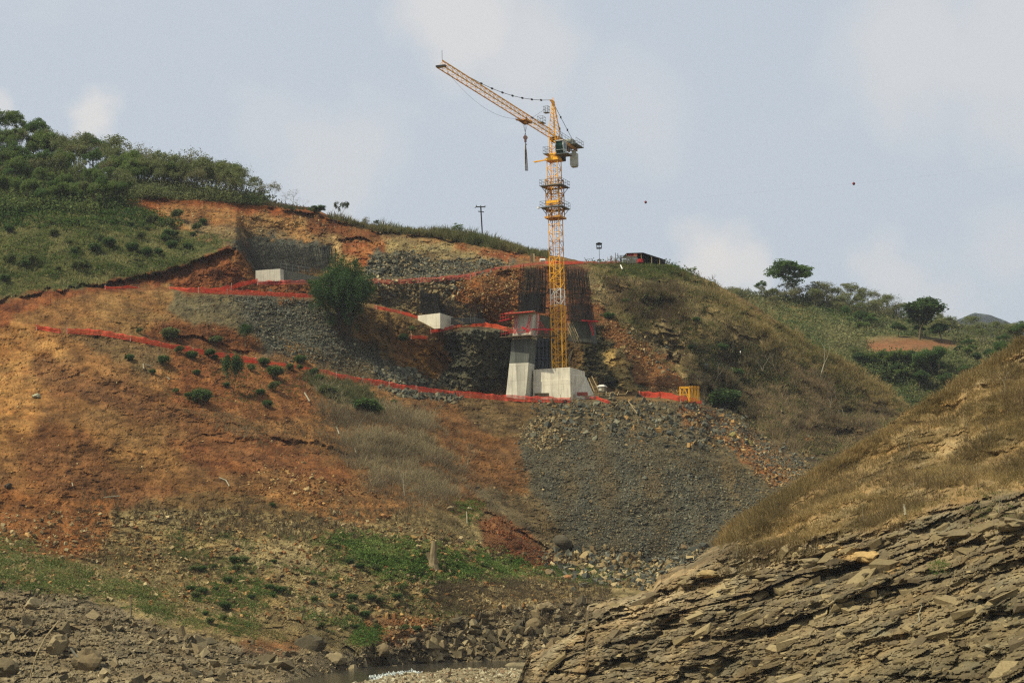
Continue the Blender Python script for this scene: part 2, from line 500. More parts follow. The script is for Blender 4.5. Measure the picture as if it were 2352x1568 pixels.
# ---------------------------------------------------------------- ground cover zones
w1 = fbm(p0 * np.array([1, .3, 1]), 4.0, 4, 31); w2 = fbm(p0 * np.array([1, .3, 1]), 4.0, 4, 77)
w3 = fbm(p0, 0.9, 3, 41); w4 = fbm(p0, 0.9, 3, 87)
JU = U + w1 * 20 + w3 * 9; JV = Vv + w2 * 13 + w4 * 8
def zone(poly, k=1):
    return blur(inpoly(JU, JV, poly).astype(float), k)
colr = np.empty(U.shape + (3,)); rock = np.zeros(U.shape); soil = np.ones(U.shape) * 0.5
nA = np.clip(fbm(p0, 9, 5, 101) * 0.8 + 0.5, 0, 1)
nB = np.clip(fbm(p0, 2.2, 5, 151, 0.65) * 0.8 + 0.5, 0, 1)
nC = np.clip(fbm(p0 * np.array([1, 1, 3.0]), 6, 5, 171) * 0.9 + 0.5, 0, 1)
colr[:] = S(120, 93, 58)
def paint(poly, ca, cb, n=None, k=1, op=1.0, rk=None):
    global colr, rock
    m = zone(poly, k) * op
    n = nA if n is None else n
    c = S(*ca) * (1 - n[..., None]) + S(*cb) * n[..., None]
    colr = colr * (1 - m[..., None]) + c * m[..., None]
    if rk is not None:
        rock = rock * (1 - m) + rk * m
nAB = np.clip(0.5 * nA + 0.5 * nB, 0, 1)
BIG = [(-400, 0), (2500, 0), (2500, 1800), (-400, 1800)]
# lower slope
paint([(-300, 1180), (1300, 1180), (2000, 1250), (2000, 1800), (-300, 1800)], (122, 104, 68), (164, 140, 96), nAB, rk=0.45)
# orange soil, whole left flank
paint([(-300, 690), (120, 680), (250, 664), (560, 676), (740, 690), (760, 860), (960, 900), (1180, 918), (1240, 990), (1200, 1200), (1080, 1140), (960, 1160), (860, 1200), (620, 1150), (470, 1120), (300, 1170), (200, 1200), (165, 1300), (60, 1270), (-300, 1250)], (116, 80, 46), (152, 108, 64), nAB, rk=0.15)
paint([(-300, 700), (100, 740), (160, 800), (120, 900), (60, 1010), (-300, 1060)], (160, 108, 58), (180, 132, 76), nB, k=6, op=.75)
paint([(200, 880), (420, 950), (400, 1110), (180, 1110), (120, 1000)], (138, 96, 54), (150, 110, 64), nA, k=10, op=.8)
paint([(60, 800), (200, 850), (400, 925), (560, 985), (660, 1015), (640, 1060), (430, 990), (200, 930), (90, 880)], (108, 70, 42), (134, 90, 54), nB, k=3, op=.8, rk=0.5)
paint([(90, 960), (200, 990), (300, 1100), (430, 1120), (300, 1180), (160, 1150), (40, 1080)], (112, 70, 40), (142, 92, 54), nB, k=3, op=.7)
paint([(370, 1000), (640, 1010), (830, 1080), (820, 1110), (620, 1080), (480, 1100)], (108, 64, 36), (138, 88, 50), nB, k=2, op=.85, rk=0.4)
paint([(0, 1120), (280, 1140), (210, 1290), (120, 1270), (0, 1200)], (156, 96, 48), (140, 88, 48), nB, k=4, op=.8)
paint([(240, 668), (390, 668), (410, 760), (330, 768), (160, 748)], (150, 112, 66), (140, 98, 56), nB, k=3)
paint([(160, 756), (420, 800), (330, 870), (230, 810)], (118, 98, 66), (104, 84, 58), nB, k=3, op=.85)
paint([(390, 668), (520, 680), (600, 760), (560, 770), (440, 740), (400, 700)], (118, 104, 74), (104, 92, 68), nB, k=2)
paint([(350, 745), (540, 740), (600, 812), (480, 806), (360, 785)], (132, 80, 44), (108, 66, 36), nB, k=2)
paint([(380, 800), (640, 840), (720, 870), (720, 960), (560, 960), (400, 930)], (130, 78, 44), (148, 96, 54), nB, k=3, op=.9)
# blue-grey spoil below upper fence
paint([(515, 678), (735, 686), (772, 765), (850, 815), (930, 850), (1000, 892), (960, 896), (860, 862), (760, 835), (650, 815), (610, 824), (585, 760)], (80, 79, 70), (106, 101, 86), nB, k=3, rk=0.35)
paint([(650, 785), (700, 790), (760, 835), (700, 835)], (150, 108, 56), (120, 88, 50), nB, k=1)
paint([(700, 800), (830, 830), (900, 865), (820, 868), (720, 850)], (112, 92, 62), (98, 80, 54), nB, k=2, op=.9)
paint([(770, 720), (900, 720), (980, 745), (1010, 780), (960, 850), (900, 845), (820, 790)], (124, 96, 60), (106, 82, 52), nB, k=2)
paint([(880, 760), (1000, 770), (985, 840), (930, 845)], (140, 92, 50), (120, 82, 46), nB, k=3, op=.8)
paint([(790, 770), (860, 790), (960, 870), (900, 860), (800, 800)], (64, 62, 54), (84, 80, 70), nB, k=2, op=.85)  # dark gully ground, with the large tree's shadow put into its colour
# brown slope below the crane bench
paint([(930, 905), (1250, 930), (1210, 1010), (1190, 1110), (1150, 1190), (1060, 1140), (1010, 1010)], (128, 86, 48), (112, 82, 54), nAB, k=3)
paint([(1040, 915), (1240, 925), (1280, 1000), (1150, 1000), (1060, 960)], (122, 98, 62), (104, 84, 56), nB, k=3, op=.8)
# large rubble fan
paint([(1230, 925), (1400, 918), (1640, 925), (1730, 1000), (1880, 1085), (1850, 1150), (1650, 1290), (1500, 1310), (1330, 1300), (1270, 1230), (1210, 1120), (1185, 1030)], (92, 84, 66), (112, 98, 72), nAB, k=2, rk=0.3)
paint([(1240, 1000), (1420, 1010), (1560, 1080), (1700, 1160), (1700, 1200), (1560, 1290), (1440, 1290), (1340, 1250), (1260, 1180), (1205, 1090), (1200, 1020)], (78, 75, 64), (100, 94, 78), nAB, k=8, rk=0.3)
paint([(1560, 925), (1640, 935), (1760, 1010), (1840, 1080), (1800, 1120), (1700, 1060), (1620, 990), (1560, 960)], (158, 98, 54), (130, 96, 62), nB, k=3, op=.9)
paint([(1640, 940), (1900, 1080), (1840, 1110), (1740, 1030)], (84, 76, 62), (100, 88, 68), nB, k=2, op=.8)
paint([(1090, 1110), (1200, 1130), (1330, 1260), (1340, 1300), (1260, 1260), (1140, 1180)], (116, 98, 70), (104, 88, 62), nB, k=2)
paint([(1095, 1185), (1150, 1182), (1230, 1235), (1310, 1300), (1290, 1318), (1230, 1310), (1150, 1270), (1110, 1240)], (126, 78, 46), (104, 62, 38), nB, k=2, op=.85)
paint([(1225, 1285), (1320, 1300), (1300, 1325), (1250, 1318)], (150, 92, 56), (140, 84, 52), nB, k=2, op=.8)
# forest floor, grass hill
paint([(-300, 0), (300, 0), (560, 380), (760, 480), (715, 484), (600, 468), (450, 452), (300, 450), (285, 478), (-300, 500)], (58, 56, 34), (74, 66, 42), nB, rk=0)
paint([(-300, 478), (285, 470), (330, 500), (400, 525), (460, 540), (545, 552), (520, 568), (430, 610), (300, 640), (130, 662), (0, 684), (-300, 702)], (74, 76, 42), (100, 94, 56), nB, rk=0.05)
paint([(-300, 704), (0, 686), (130, 664), (300, 641), (430, 608), (520, 570), (545, 556), (592, 640), (560, 655), (480, 668), (240, 664), (130, 690), (60, 730), (-100, 780), (-300, 800)], (104, 56, 30), (142, 84, 46), nB, k=1, rk=0.3)
paint([(540, 570), (592, 642), (560, 648), (535, 620)], (150, 104, 60), (132, 84, 46), nB, k=1)
# upper cut
paint([(296, 452), (450, 453), (620, 470), (730, 484), (770, 500), (745, 560), (560, 550), (480, 545), (400, 528)], (168, 124, 74), (146, 96, 54), nAB, rk=0.45)
paint([(296, 450), (450, 453), (620, 470), (745, 488), (740, 505), (600, 488), (440, 470), (330, 470)], (126, 64, 32), (150, 84, 42), nB, k=2)
paint([(560, 490), (700, 500), (740, 545), (640, 545), (560, 520)], (184, 142, 88), (160, 116, 70), nB, k=4, op=.7)
paint([(430, 515), (560, 520), (700, 545), (560, 552), (440, 535)], (140, 120, 84), (90, 82, 66), nB, k=2, op=.8, rk=0.9)
paint([(740, 505), (860, 525), (1000, 542), (1260, 590), (1290, 604), (1180, 610), (1080, 632), (840, 645), (745, 640), (700, 560)], (150, 122, 80), (122, 92, 58), nAB, rk=0.7)
paint([(700, 500), (780, 500), (860, 528), (900, 560), (800, 560), (740, 545), (705, 530)], (96, 56, 32), (130, 78, 42), nB, k=2)
paint([(860, 545), (1000, 560), (1160, 590), (1140, 602), (1000, 590), (900, 585)], (176, 156, 106), (120, 104, 74), nB, k=3, op=.75, rk=1.0)
paint([(950, 545), (1260, 592), (1280, 604), (1180, 604), (1080, 575)], (152, 88, 46), (128, 68, 36), nB, k=2)
paint([(780, 555), (880, 562), (880, 600), (800, 605)], (140, 78, 42), (160, 104, 58), nB, k=2)
paint([(760, 560), (810, 590), (800, 640), (745, 620)], (190, 152, 100), (168, 124, 76), nB, k=2)
paint([(850, 575), (930, 580), (1000, 600), (1100, 606), (1200, 598), (1180, 610), (1080, 630), (930, 638), (850, 640), (830, 615)], (84, 82, 72), (110, 104, 86), nB, k=1, rk=0.9)
paint([(540, 552), (600, 546), (700, 552), (752, 566), (756, 615), (600, 640), (585, 618)], (66, 66, 58), (88, 86, 76), nB, k=1, rk=0.4)
paint([(590, 642), (740, 646), (735, 686), (560, 676)], (146, 88, 48), (118, 72, 42), nB, k=1)
# second tier, behind the middle abutment
paint([(750, 650), (860, 650), (1080, 636), (1050, 680), (1100, 745), (1010, 756), (950, 730), (860, 702), (770, 690)], (176, 152, 106), (130, 108, 74), nB, k=1, rk=0.7)
paint([(870, 655), (960, 650), (980, 680), (880, 690)], (84, 70, 52), (110, 88, 62), nB, k=2, op=.7)
paint([(1020, 650), (1120, 618), (1200, 612), (1210, 740), (1100, 748), (1080, 700), (1040, 675)], (150, 92, 48), (118, 78, 44), nB, k=1, rk=0.3)
# crane pocket cliffs
paint([(985, 790), (1020, 762), (1180, 757), (1240, 770), (1260, 905), (1000, 895)], (74, 72, 60), (104, 98, 78), nB, k=1, rk=1.0)
paint([(1050, 752), (1190, 756), (1180, 800), (1100, 790), (1040, 775)], (112, 106, 84), (92, 90, 76), nB, k=3, op=.8)
paint([(960, 800), (1010, 780), (1030, 840), (1010, 885), (975, 870), (935, 840)], (150, 106, 52), (104, 70, 38), nB, k=2, rk=0.8)
paint([(1215, 620), (1345, 610), (1370, 760), (1220, 765)], (130, 78, 44), (100, 68, 42), nB, k=1, rk=0.3)
paint([(1340, 755), (1400, 740), (1470, 800), (1500, 895), (1380, 905), (1340, 850)], (90, 80, 54), (66, 64, 46), nB, k=1, rk=0.8)
# right spur
paint([(1345, 600), (1532, 602), (1640, 648), (1853, 780), (2037, 890), (2140, 965), (2400, 900), (2400, 1040), (1900, 1090), (1780, 1010), (1640, 935), (1560, 880), (1470, 790), (1365, 700)], (132, 112, 76), (160, 138, 96), nAB, rk=0.1)
paint([(1345, 600), (1532, 602), (1600, 630), (1560, 650), (1440, 640), (1360, 630)], (88, 86, 48), (104, 98, 56), nB, k=3)
paint([(1380, 650), (1500, 660), (1560, 720), (1480, 740), (1390, 700)], (92, 70, 50), (110, 88, 60), nB, k=6, op=.8)
paint([(1560, 790), (1700, 780), (1900, 870), (2060, 950), (1950, 1060), (1890, 1085), (1780, 1010), (1650, 935), (1580, 880)], (92, 74, 52), (76, 64, 46), nB, k=4, rk=0.5)
paint([(1590, 880), (1660, 880), (1700, 960), (1660, 960), (1610, 920)], (112, 104, 84), (70, 64, 52), nB, k=1, op=.8, rk=1.0)
paint([(1840, 960), (1960, 950), (2010, 1010), (1900, 1060), (1850, 1040)], (138, 112, 78), (84, 68, 50), nC, k=1, op=.8, rk=1.0)
paint([(1500, 700), (1600, 720), (1640, 790), (1560, 790)], (142, 118, 82), (96, 78, 56), nC, k=2, op=.7, rk=.7)
paint([(1440, 740), (1540, 770), (1580, 850), (1520, 830)], (130, 112, 80), (90, 76, 54), nC, k=2, op=.8, rk=.8)
paint([(1820, 975), (1880, 985), (1880, 1010), (1840, 1020)], (160, 92, 54), (140, 84, 50), nB, k=1)
paint([(1600, 640), (1853, 785), (2037, 893), (2020, 920), (1840, 815), (1640, 690)], (150, 126, 80), (130, 110, 68), nB, k=3, op=.7)
paint([(1365, 700), (1400, 715), (1460, 770), (1530, 830), (1585, 905), (1500, 905), (1440, 810), (1380, 760), (1350, 720)], (140, 92, 54), (122, 80, 46), nB, k=1, rk=0.1)
paint([(1392, 785), (1425, 800), (1480, 905), (1435, 900), (1400, 840)], (188, 156, 98), (140, 116, 70), nC, k=1, rk=0.8)
# slate bank by the stream
paint([(-300, 1335), (0, 1338), (200, 1378), (400, 1450), (600, 1478), (820, 1490), (950, 1440), (1100, 1400), (1250, 1375), (1450, 1380), (1450, 1560), (-300, 1700)], (120, 104, 80), (150, 132, 104), nAB, rk=1.0)
paint([(820, 1420), (1000, 1415), (960, 1460), (880, 1490), (820, 1470)], (150, 96, 58), (130, 92, 60), nB, k=2, op=.8, rk=0.3)
paint([(560, 1460), (700, 1470), (680, 1500), (560, 1490)], (150, 96, 58), (130, 92, 60), nB, k=2, op=.7)
paint([(2400, 1500), (700, 1500), (700, 1562), (2400, 1562)], (92, 82, 66), (70, 64, 52), nB, k=2, op=.5)
for k_, x_ in enumerate((1260, 1340, 1430, 1500, 1580)):
    paint([(x_, 940), (x_ + 26, 940), (x_ + 70 + 20 * k_, 1140 + 10 * k_), (x_ + 30 + 20 * k_, 1150)], (126, 104, 70), (108, 88, 60), nB, k=5, op=.65)
# low green tint where plants are thick
paint([(700, 1232), (870, 1228), (1010, 1262), (1200, 1288), (1290, 1318), (1100, 1330), (900, 1340), (780, 1290)], (84, 92, 40), (96, 96, 50), nB, k=2, op=.8)
# strongly mottled natural ground
skew = p0.copy(); skew[..., 0] += skew[..., 2] * .35
rill = np.abs(fbm(skew * np.array([1, .22, .22]), 3.4, 4, 361))
rockm = np.clip(rock, 0, 1)
mot = 1 + 0.40 * fbm(p0, 1.6, 5, 211, 0.75) + 0.16 * fbm(p0, 14, 3, 231) - .35 * np.clip(.25 - rill, 0, 1) * (1 - rockm)
colr = colr * np.clip(mot, 0.4, 1.7)[..., None] * np.array([.95, .95, .94])
hueN = fbm(p0, 5, 3, 251)[..., None]
colr = colr * (1 + hueN * np.array([0.06, 0.0, -0.08]))

# ---------------------------------------------------------------- relief in metres
rockm = np.clip(rock, 0, 1)
fz1 = facet(p0 * np.array([1, .7, 1.3]), 2.6, 5, 1.1)
fz2 = facet(p0 * np.array([1, .8, 1.5]), 1.0, 25, 1.2)
fz3 = facet(p0, 0.45, 45, 1.2)
rel = fbm(p0, 22, 3, 301) * 1.3 + fbm(p0, 6, 4, 321) * 0.55 + fbm(p0, 1.5, 3, 341, 0.6) * 0.20
rel = rel * (1 - 0.3 * rockm) + rockm * (fz1 * 0.75 + fz2 * 0.42 + fz3 * 0.16) + (1 - rockm) * (fz3 * 0.10 + fz2 * 0.06)
# rills running down the bare soil
rill2 = fbm(skew * np.array([1, .25, .25]), 1.3, 3, 371)
rel += (rill * 1.1 + rill2 * 0.22) * (1 - rockm)
clod = facet(p0, .9, 381, 1.0)
rel += clod * .16 * (1 - rockm)
SPUR0 = blur(inpoly(U, Vv, [(1350, 612), (1530, 612), (1640, 658), (1853, 790), (2037, 900), (2100, 960), (1900, 1060), (1780, 1010), (1640, 935), (1560, 870), (1470, 780), (1380, 700)]).astype(float), 8)
rel += SPUR0 * (np.abs(fbm(skew * np.array([1, .4, .4]), 9, 4, 391)) * 5.5 + facet(p0, 4.5, 395, 1.0) * 1.5 + facet(p0, 1.6, 396, 1.0) * .6)
top_fade = np.clip((1 - hill.t) / 0.02, 0.15, 1)[:, None]
bench = np.exp(-((Vv - np.interp(U, *zip(*[(a[0], a[1]) for a in lipA]))) / 6.0) ** 2)
rel = rel * top_fade * (1 - 0.75 * bench * (U < 1660))
hill.Y = hill.Y + rel
mat_hill = mat_terrain('soil_and_rubble')
hill_o = hill.build('hillside', mat_hill, colr, back=[(3, -.3), (8, -1.5), (20, -5), (45, -16), (90, -40), (160, -75)])

# ================================================================== REAR HILL (right) and far mountain
R_0 = [(1400, 1010, 425), (2600, 1010, 425)]
R_1 = [(1400, 830, 450), (1900, 830, 452), (2100, 830, 456), (2600, 850, 460)]
R_2 = [(1400, 760, 480), (2000, 770, 482), (2600, 800, 486)]
R_3 = [(1400, 655, 520), (1640, 668, 522), (1700, 674, 522), (1780, 680, 524), (1870, 686, 526), (1950, 700, 528), (2030, 716, 530), (2100, 738, 532), (2200, 762, 534), (2290, 776, 536), (2352, 780, 536), (2600, 800, 538)]
rear = Sheet(1420, 3400, 4.5, 110, [R_0, R_1, R_2, R_3], seed=9)
pr = rear.pos()
n1 = np.clip(fbm(pr, 10, 5, 401) * .8 + .5, 0, 1)[..., None]
rc = S(98, 102, 62) * (1 - n1) + S(128, 116, 78) * n1
def rzone(poly, k=2):
    return blur(inpoly(rear.U + fbm(pr, 6, 3, 421) * 12, rear.v + fbm(pr, 6, 3, 431) * 6, poly).astype(float), k)[..., None]
m = rzone([(1975, 782), (2060, 778), (2180, 780), (2200, 800), (2130, 812), (2060, 815), (1990, 815)])
rc = rc * (1 - m) + m * (S(142, 96, 66) * (1 - n1) + S(128, 96, 66) * n1)
m = rzone([(1420, 640), (1860, 660), (1900, 760), (1700, 800), (1420, 700)])
rc = rc * (1 - m) + m * (S(120, 104, 66) * (1 - n1) + S(140, 122, 78) * n1)
rear.Y += fbm(pr, 25, 4, 441) * 4 + fbm(pr, 5, 3, 451) * 1.2
mat_rear = mat_terrain('far_slope_ground', 0.7, 0.5, 0.2)
rear_o = rear.build('hillside', mat_rear, rc, back=[(20, -3), (80, -20), (200, -60)], smooth=True)

M_0 = [(1700, 1180, 3000), (2900, 1180, 3000)]
M_1 = [(1700, 900, 3060), (2150, 775, 3060), (2200, 733, 3090), (2240, 718, 3120), (2270, 722, 3120), (2310, 737, 3120), (2352, 752, 3120), (2420, 775, 3120), (2600, 800, 3120), (2900, 900, 3120)]
far = Sheet(1700, 2900, 6, 60, [M_0, M_1], ridge_noise=1.2, seed=13)
pf = far.pos()
far.Y += fbm(pf, 100, 4, 461) * 36
fc = S(84, 98, 88) * (0.8 + 0.3 * fbm(pf, 60, 3, 471))[..., None]
mat_far = mat_terrain('mountain_forest', 0.02, 0.3, 0.0)
far_o = far.build('mountain', mat_far, fc, back=[(100, -30), (400, -200), (900, -600)], smooth=True)
# base ground reaching the horizon
g = 9000.0
me = mesh_np('ground', np.array([(-g, -200, -14), (g, -200, -14), (g, 2 * g, -14), (-g, 2 * g, -14)]), np.array([[0, 1, 2, 3]]), mat_far, S(90, 84, 58))
tag(obj('ground', me), kind='structure')

# ================================================================== NEAR RIGHT HILL
def toe(pts, z=-7.6): return zl(pts, z)
edge = [(1100, 1600), (1185, 1570), (1210, 1512), (1262, 1482), (1312, 1464), (1342, 1440), (1352, 1392), (1400, 1376), (1500, 1352), (1518, 1318), (1600, 1284), (1640, 1252), (1690, 1215), (1740, 1165), (1820, 1112), (1900, 1066), (2000, 1008), (2100, 932), (2170, 898), (2240, 850), (2352, 775), (2600, 620), (3200, 300)]
eY = [178, 176, 177, 178, 178, 176, 176, 176, 176, 176, 176, 175, 175, 176, 177, 178, 180, 183, 186, 188, 192, 200, 212]
N_top = [(a, b, c) for (a, b), c in zip(edge, eY)]
N_rock = [(1100, 1640, 168), (1205, 1575, 172), (1260, 1490, 172), (1400, 1400, 168), (1500, 1362, 166), (1600, 1300, 166), (1700, 1260, 164), (1800, 1255, 160), (1900, 1240, 157), (2060, 1200, 155), (2200, 1160, 154), (2352, 1130, 154), (2600, 1050, 155)]
N_mid = [(1100, 1700, 160), (1205, 1620, 163), (1400, 1480, 160), (1600, 1420, 155), (1900, 1380, 146), (2352, 1330, 134), (2600, 1300, 125)]
N_bot = [(1100, 1800, 145), (1205, 1700, 150), (1400, 1700, 144), (1600, 1700, 137), (1900, 1700, 125), (2352, 1700, 108), (2600, 1700, 95)]
near = Sheet(1100, 3100, 2.25, 330, [N_bot, N_mid, N_rock, N_top], sm=(3, 3), ridge_noise=5.0, seed=21)
pn = near.pos(); nU, nV = near.U, near.v
jn = fbm(pn, 5, 4, 501) * 16; jm = fbm(pn, 5, 4, 511) * 10
rockline = np.interp(nU, [1100, 1500, 1600, 1750, 1900, 2060, 2200, 2352, 2600], [1200, 1290, 1248, 1236, 1228, 1205, 1165, 1128, 1060])
rk = blur((nV + jm > rockline).astype(float), 1)
shaft = fbm(pn, 3, 5, 521, .6)[..., None]
big = np.clip(fbm(pn, 12, 4, 531) + .5, 0, 1)[..., None]
c_rock = S(166, 143, 110) * (1 - big) + S(136, 118, 92) * big
c_rock = c_rock * (1 + .30 * shaft)
cloud_shade = np.clip(((nU - 1500) / 850 + (nV - 1250) / 500 - 0.35), 0, 1)[..., None]  # cloud shade put into the rock colour towards the lower right
c_rock = c_rock * (1 - cloud_shade) + cloud_shade * S(122, 108, 82) * (1 + .3 * shaft)
c_soil = S(164, 134, 92) * (1 + .25 * shaft)
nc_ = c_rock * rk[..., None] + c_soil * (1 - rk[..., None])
# tan fresh break
mz = blur(inpoly(nU + jn, nV + jm, [(1880, 1245), (1960, 1250), (2010, 1275), (2080, 1290), (2060, 1320), (1960, 1290), (1900, 1268)]).astype(float), 1)[..., None]
nc_ = nc_ * (1 - mz) + mz * S(196, 158, 104)
# tilted slate beds: stepped ledges dipping up to the right
def gx_(x):
    return x * .05 + x * x / 84.0 * (.44 - .05)
def beds(period, ang, seed, sharp=0.25):
    ca, sa = math.cos(ang), math.sin(ang)
    q = pn[..., 2] - gx_(pn[..., 0]) * (1 + .25 * (ang - .3)) + pn[..., 1] * 0.02
    along = pn[..., 0] * ca + pn[..., 2] * sa
    warp = fbm(np.stack([along / 2.6, q, pn[..., 1] / 8], -1), 1.7, 5, seed, .6) * 1.4
    s_ = q / period + warp
    fl = np.floor(s_); t = s_ - fl
    rnd = _h(fl.astype(int), (along / (period * 5) + 7 * _h(fl.astype(int), fl.astype(int), fl.astype(int), seed)).astype(int), fl.astype(int), seed)
    saw = np.where(t < sharp, t / sharp, 1 - (t - sharp) / (1 - sharp))
    return (1 - t) * (0.4 + rnd), rnd
ang = math.radians(17)
b1, r1 = beds(2.6, ang, 601); b2, r2 = beds(0.9, ang * .8, 621); b3, r3 = beds(0.34, ang * 1.2, 641)
aniso = np.stack([pn[..., 0] * .45 + pn[..., 2] * .14, pn[..., 1] * .22, (pn[..., 2] - gx_(pn[..., 0])) * 1.7], -1)
fz_a = facet(aniso, 1.25, 661, 1.0); fz_b = facet(aniso, 0.5, 681, 1.1)
fz_c = facet(aniso * np.array([.5, .5, 1]), 2.6, 671, 1.0)
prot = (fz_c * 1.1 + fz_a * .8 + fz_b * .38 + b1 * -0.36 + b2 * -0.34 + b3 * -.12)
ledge = np.clip(fbm(pn, 7, 3, 751) * 2.2 - .55, 0, 1) * (1 - rk)
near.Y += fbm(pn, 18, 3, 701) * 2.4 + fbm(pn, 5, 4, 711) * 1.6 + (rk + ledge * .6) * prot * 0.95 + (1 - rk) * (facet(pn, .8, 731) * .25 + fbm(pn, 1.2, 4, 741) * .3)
nc_ = nc_ * (1 - ledge[..., None] * .8) + c_rock * ledge[..., None] * .8
# deep pockets below the big ledge
for (bu, bv, ru, rv, d) in [(1960, 1305, 60, 14, 2.5), (1870, 1290, 60, 12, 2.0), (2120, 1290, 60, 10, 1.4), (1630, 1345, 50, 16, 2.2), (2330, 1245, 60, 10, 2.0), (2210, 1260, 50, 10, 1.6), (1480, 1470, 40, 10, 1.4), (1760, 1450, 50, 8, 1.4)]:
    near.Y += d * np.exp(-(((nU - bu) / ru) ** 2 + ((nV + (nU - bu) * .25 - bv) / rv) ** 2)) * rk
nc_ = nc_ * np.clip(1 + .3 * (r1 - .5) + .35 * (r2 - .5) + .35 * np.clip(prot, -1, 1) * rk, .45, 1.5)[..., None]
nc_ = nc_ * (1 + fbm(pn, 2.5, 3, 761)[..., None] * np.array([.10, 0, -.12]))
mat_near = mat_terrain('slate_rock', 2.2, 0.5, 0.12, .75, 1.25)
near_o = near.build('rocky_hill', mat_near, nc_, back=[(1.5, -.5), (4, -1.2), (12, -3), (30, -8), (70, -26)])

# ================================================================== STREAM AND GRAVEL
m_, t_, b_, o_ = base_mat('stream_water')
b_.inputs['Base Color'].default_value = (0.035, 0.032, 0.022, 1)
b_.inputs['Roughness'].default_value = 0.12
b_.inputs['IOR'].default_value = 1.33
wv = noise_node(t_, 3.0, 5, .6); bp_ = N(t_, 'ShaderNodeBump'); bp_.inputs['Strength'].default_value = .35; bp_.inputs['Distance'].default_value = .08
t_.links.new(wv.outputs['Fac'], bp_.inputs['Height']); t_.links.new(bp_.outputs[0], b_.inputs['Normal'])
fm = noise_node(t_, 0.9, 7, .75)
me = mesh_np('stream', np.array([(-90, 150, WATER_Z), (90, 150, WATER_Z), (90, 262, WATER_Z), (-90, 262, WATER_Z)]), np.array([[0, 1, 2, 3]]), m_)
tag(obj('stream', me), kind='structure')
# gravel bar
gx = np.linspace(-28, 32, 300); gy = np.linspace(160, 236, 260)
GX, GY = np.meshgrid(gx, gy)
pg_ = np.stack([GX, GY, GX * 0], -1)
pol = [tuple(P(u, v, float(Yz(u, v, WATER_Z)))[:2]) for u, v in [(820, 1572), (860, 1560), (930, 1552), (1000, 1546), (1060, 1540), (1130, 1541), (1200, 1543), (1260, 1536), (1290, 1500), (1300, 1650), (700, 1650), (800, 1590)]]
inn = blur(inpoly(GX + fbm(pg_, 4, 3, 801) * 1.2, GY + fbm(pg_, 4, 3, 811) * 1.2, pol).astype(float), 4)
pol2 = [tuple(P(u, v, float(Yz(u, v, WATER_Z)))[:2]) for u, v in [(1120, 1524), (1180, 1512), (1262, 1495), (1300, 1490), (1300, 1524), (1220, 1528), (1160, 1528)]]
inn = np.maximum(inn, blur(inpoly(GX, GY, pol2).astype(float), 3))
GZ = WATER_Z - .55 + inn * .85 + fbm(pg_, 6, 3, 821) * .08 + facet(pg_, .35, 831) * .05 * inn
gc = S(158, 142, 112) * (1 + .25 * fbm(pg_, .8, 4, 841))[..., None]
wetm = np.clip(1 - inn, 0, 1)[..., None]
gc = gc * (1 - .5 * wetm)
i_ = np.arange(GX.size).reshape(GX.shape)
f_ = np.stack([i_[:-1, :-1], i_[:-1, 1:], i_[1:, 1:], i_[1:, :-1]], -1).reshape(-1, 4)
mat_gravel = mat_terrain('river_gravel', 3.0, .6, .6)
tag(obj('gravel_bar', mesh_np('gravel_bar', np.stack([GX, GY, GZ], -1).reshape(-1, 3), f_, mat_gravel, gc.reshape(-1, 3))), kind='structure')
# ================================================================== SCATTERED COVER (uncountable): rubble, grass, brush
RG = np.random.default_rng(7)
def sample(poly, n, soft=9):
    """n random layout positions inside a polygon with a ragged border"""
    a = np.array(poly, float)
    lo, hi = a.min(0) - soft, a.max(0) + soft
    U_ = []; V_ = []; got = 0
    while got < n:
        u = RG.uniform(lo[0], hi[0], n * 2); v = RG.uniform(lo[1], hi[1], n * 2)
        m = inpoly(u + RG.normal(0, soft, n * 2), v + RG.normal(0, soft * .6, n * 2), poly)
        U_.append(u[m]); V_.append(v[m]); got += m.sum()
    return np.concatenate(U_)[:n], np.concatenate(V_)[:n]
def clump(sheet, u, v, scale, thr, seed):
    p = sheet.G(u, v)
    n = fbm(p, scale, 3, seed)
    m = n + RG.normal(0, .18, len(u)) > thr
    return u[m], v[m]
def rand_rot(n):
    q = RG.normal(size=(n, 4)); q /= np.linalg.norm(q, axis=1)[:, None]
    w, x, y, z = q.T
    return np.stack([np.stack([1 - 2 * (y * y + z * z), 2 * (x * y - z * w), 2 * (x * z + y * w)], -1),
                     np.stack([2 * (x * y + z * w), 1 - 2 * (x * x + z * z), 2 * (y * z - x * w)], -1),
                     np.stack([2 * (x * z - y * w), 2 * (y * z + x * w), 1 - 2 * (x * x + y * y)], -1)], -2)
def rot_z(a):
    c, s = np.cos(a), np.sin(a); z = np.zeros_like(a); o = np.ones_like(a)
    return np.stack([np.stack([c, -s, z], -1), np.stack([s, c, z], -1), np.stack([z, z, o], -1)], -2)
_phi = (1 + 5 ** .5) / 2
ICO_V = np.array([(-1, _phi, 0), (1, _phi, 0), (-1, -_phi, 0), (1, -_phi, 0), (0, -1, _phi), (0, 1, _phi), (0, -1, -_phi), (0, 1, -_phi), (_phi, 0, -1), (_phi, 0, 1), (-_phi, 0, -1), (-_phi, 0, 1)], float) / 1.9
ICO_F = np.array([(0, 11, 5), (0, 5, 1), (0, 1, 7), (0, 7, 10), (0, 10, 11), (1, 5, 9), (5, 11, 4), (11, 10, 2), (10, 7, 6), (7, 1, 8), (3, 9, 4), (3, 4, 2), (3, 2, 6), (3, 6, 8), (3, 8, 9), (4, 9, 5), (2, 4, 11), (6, 2, 10), (8, 6, 7), (9, 8, 1)])
BOX_V = np.array([(x, y, z) for x in (-1, 1) for y in (-1, 1) for z in (-1, 1)], float)
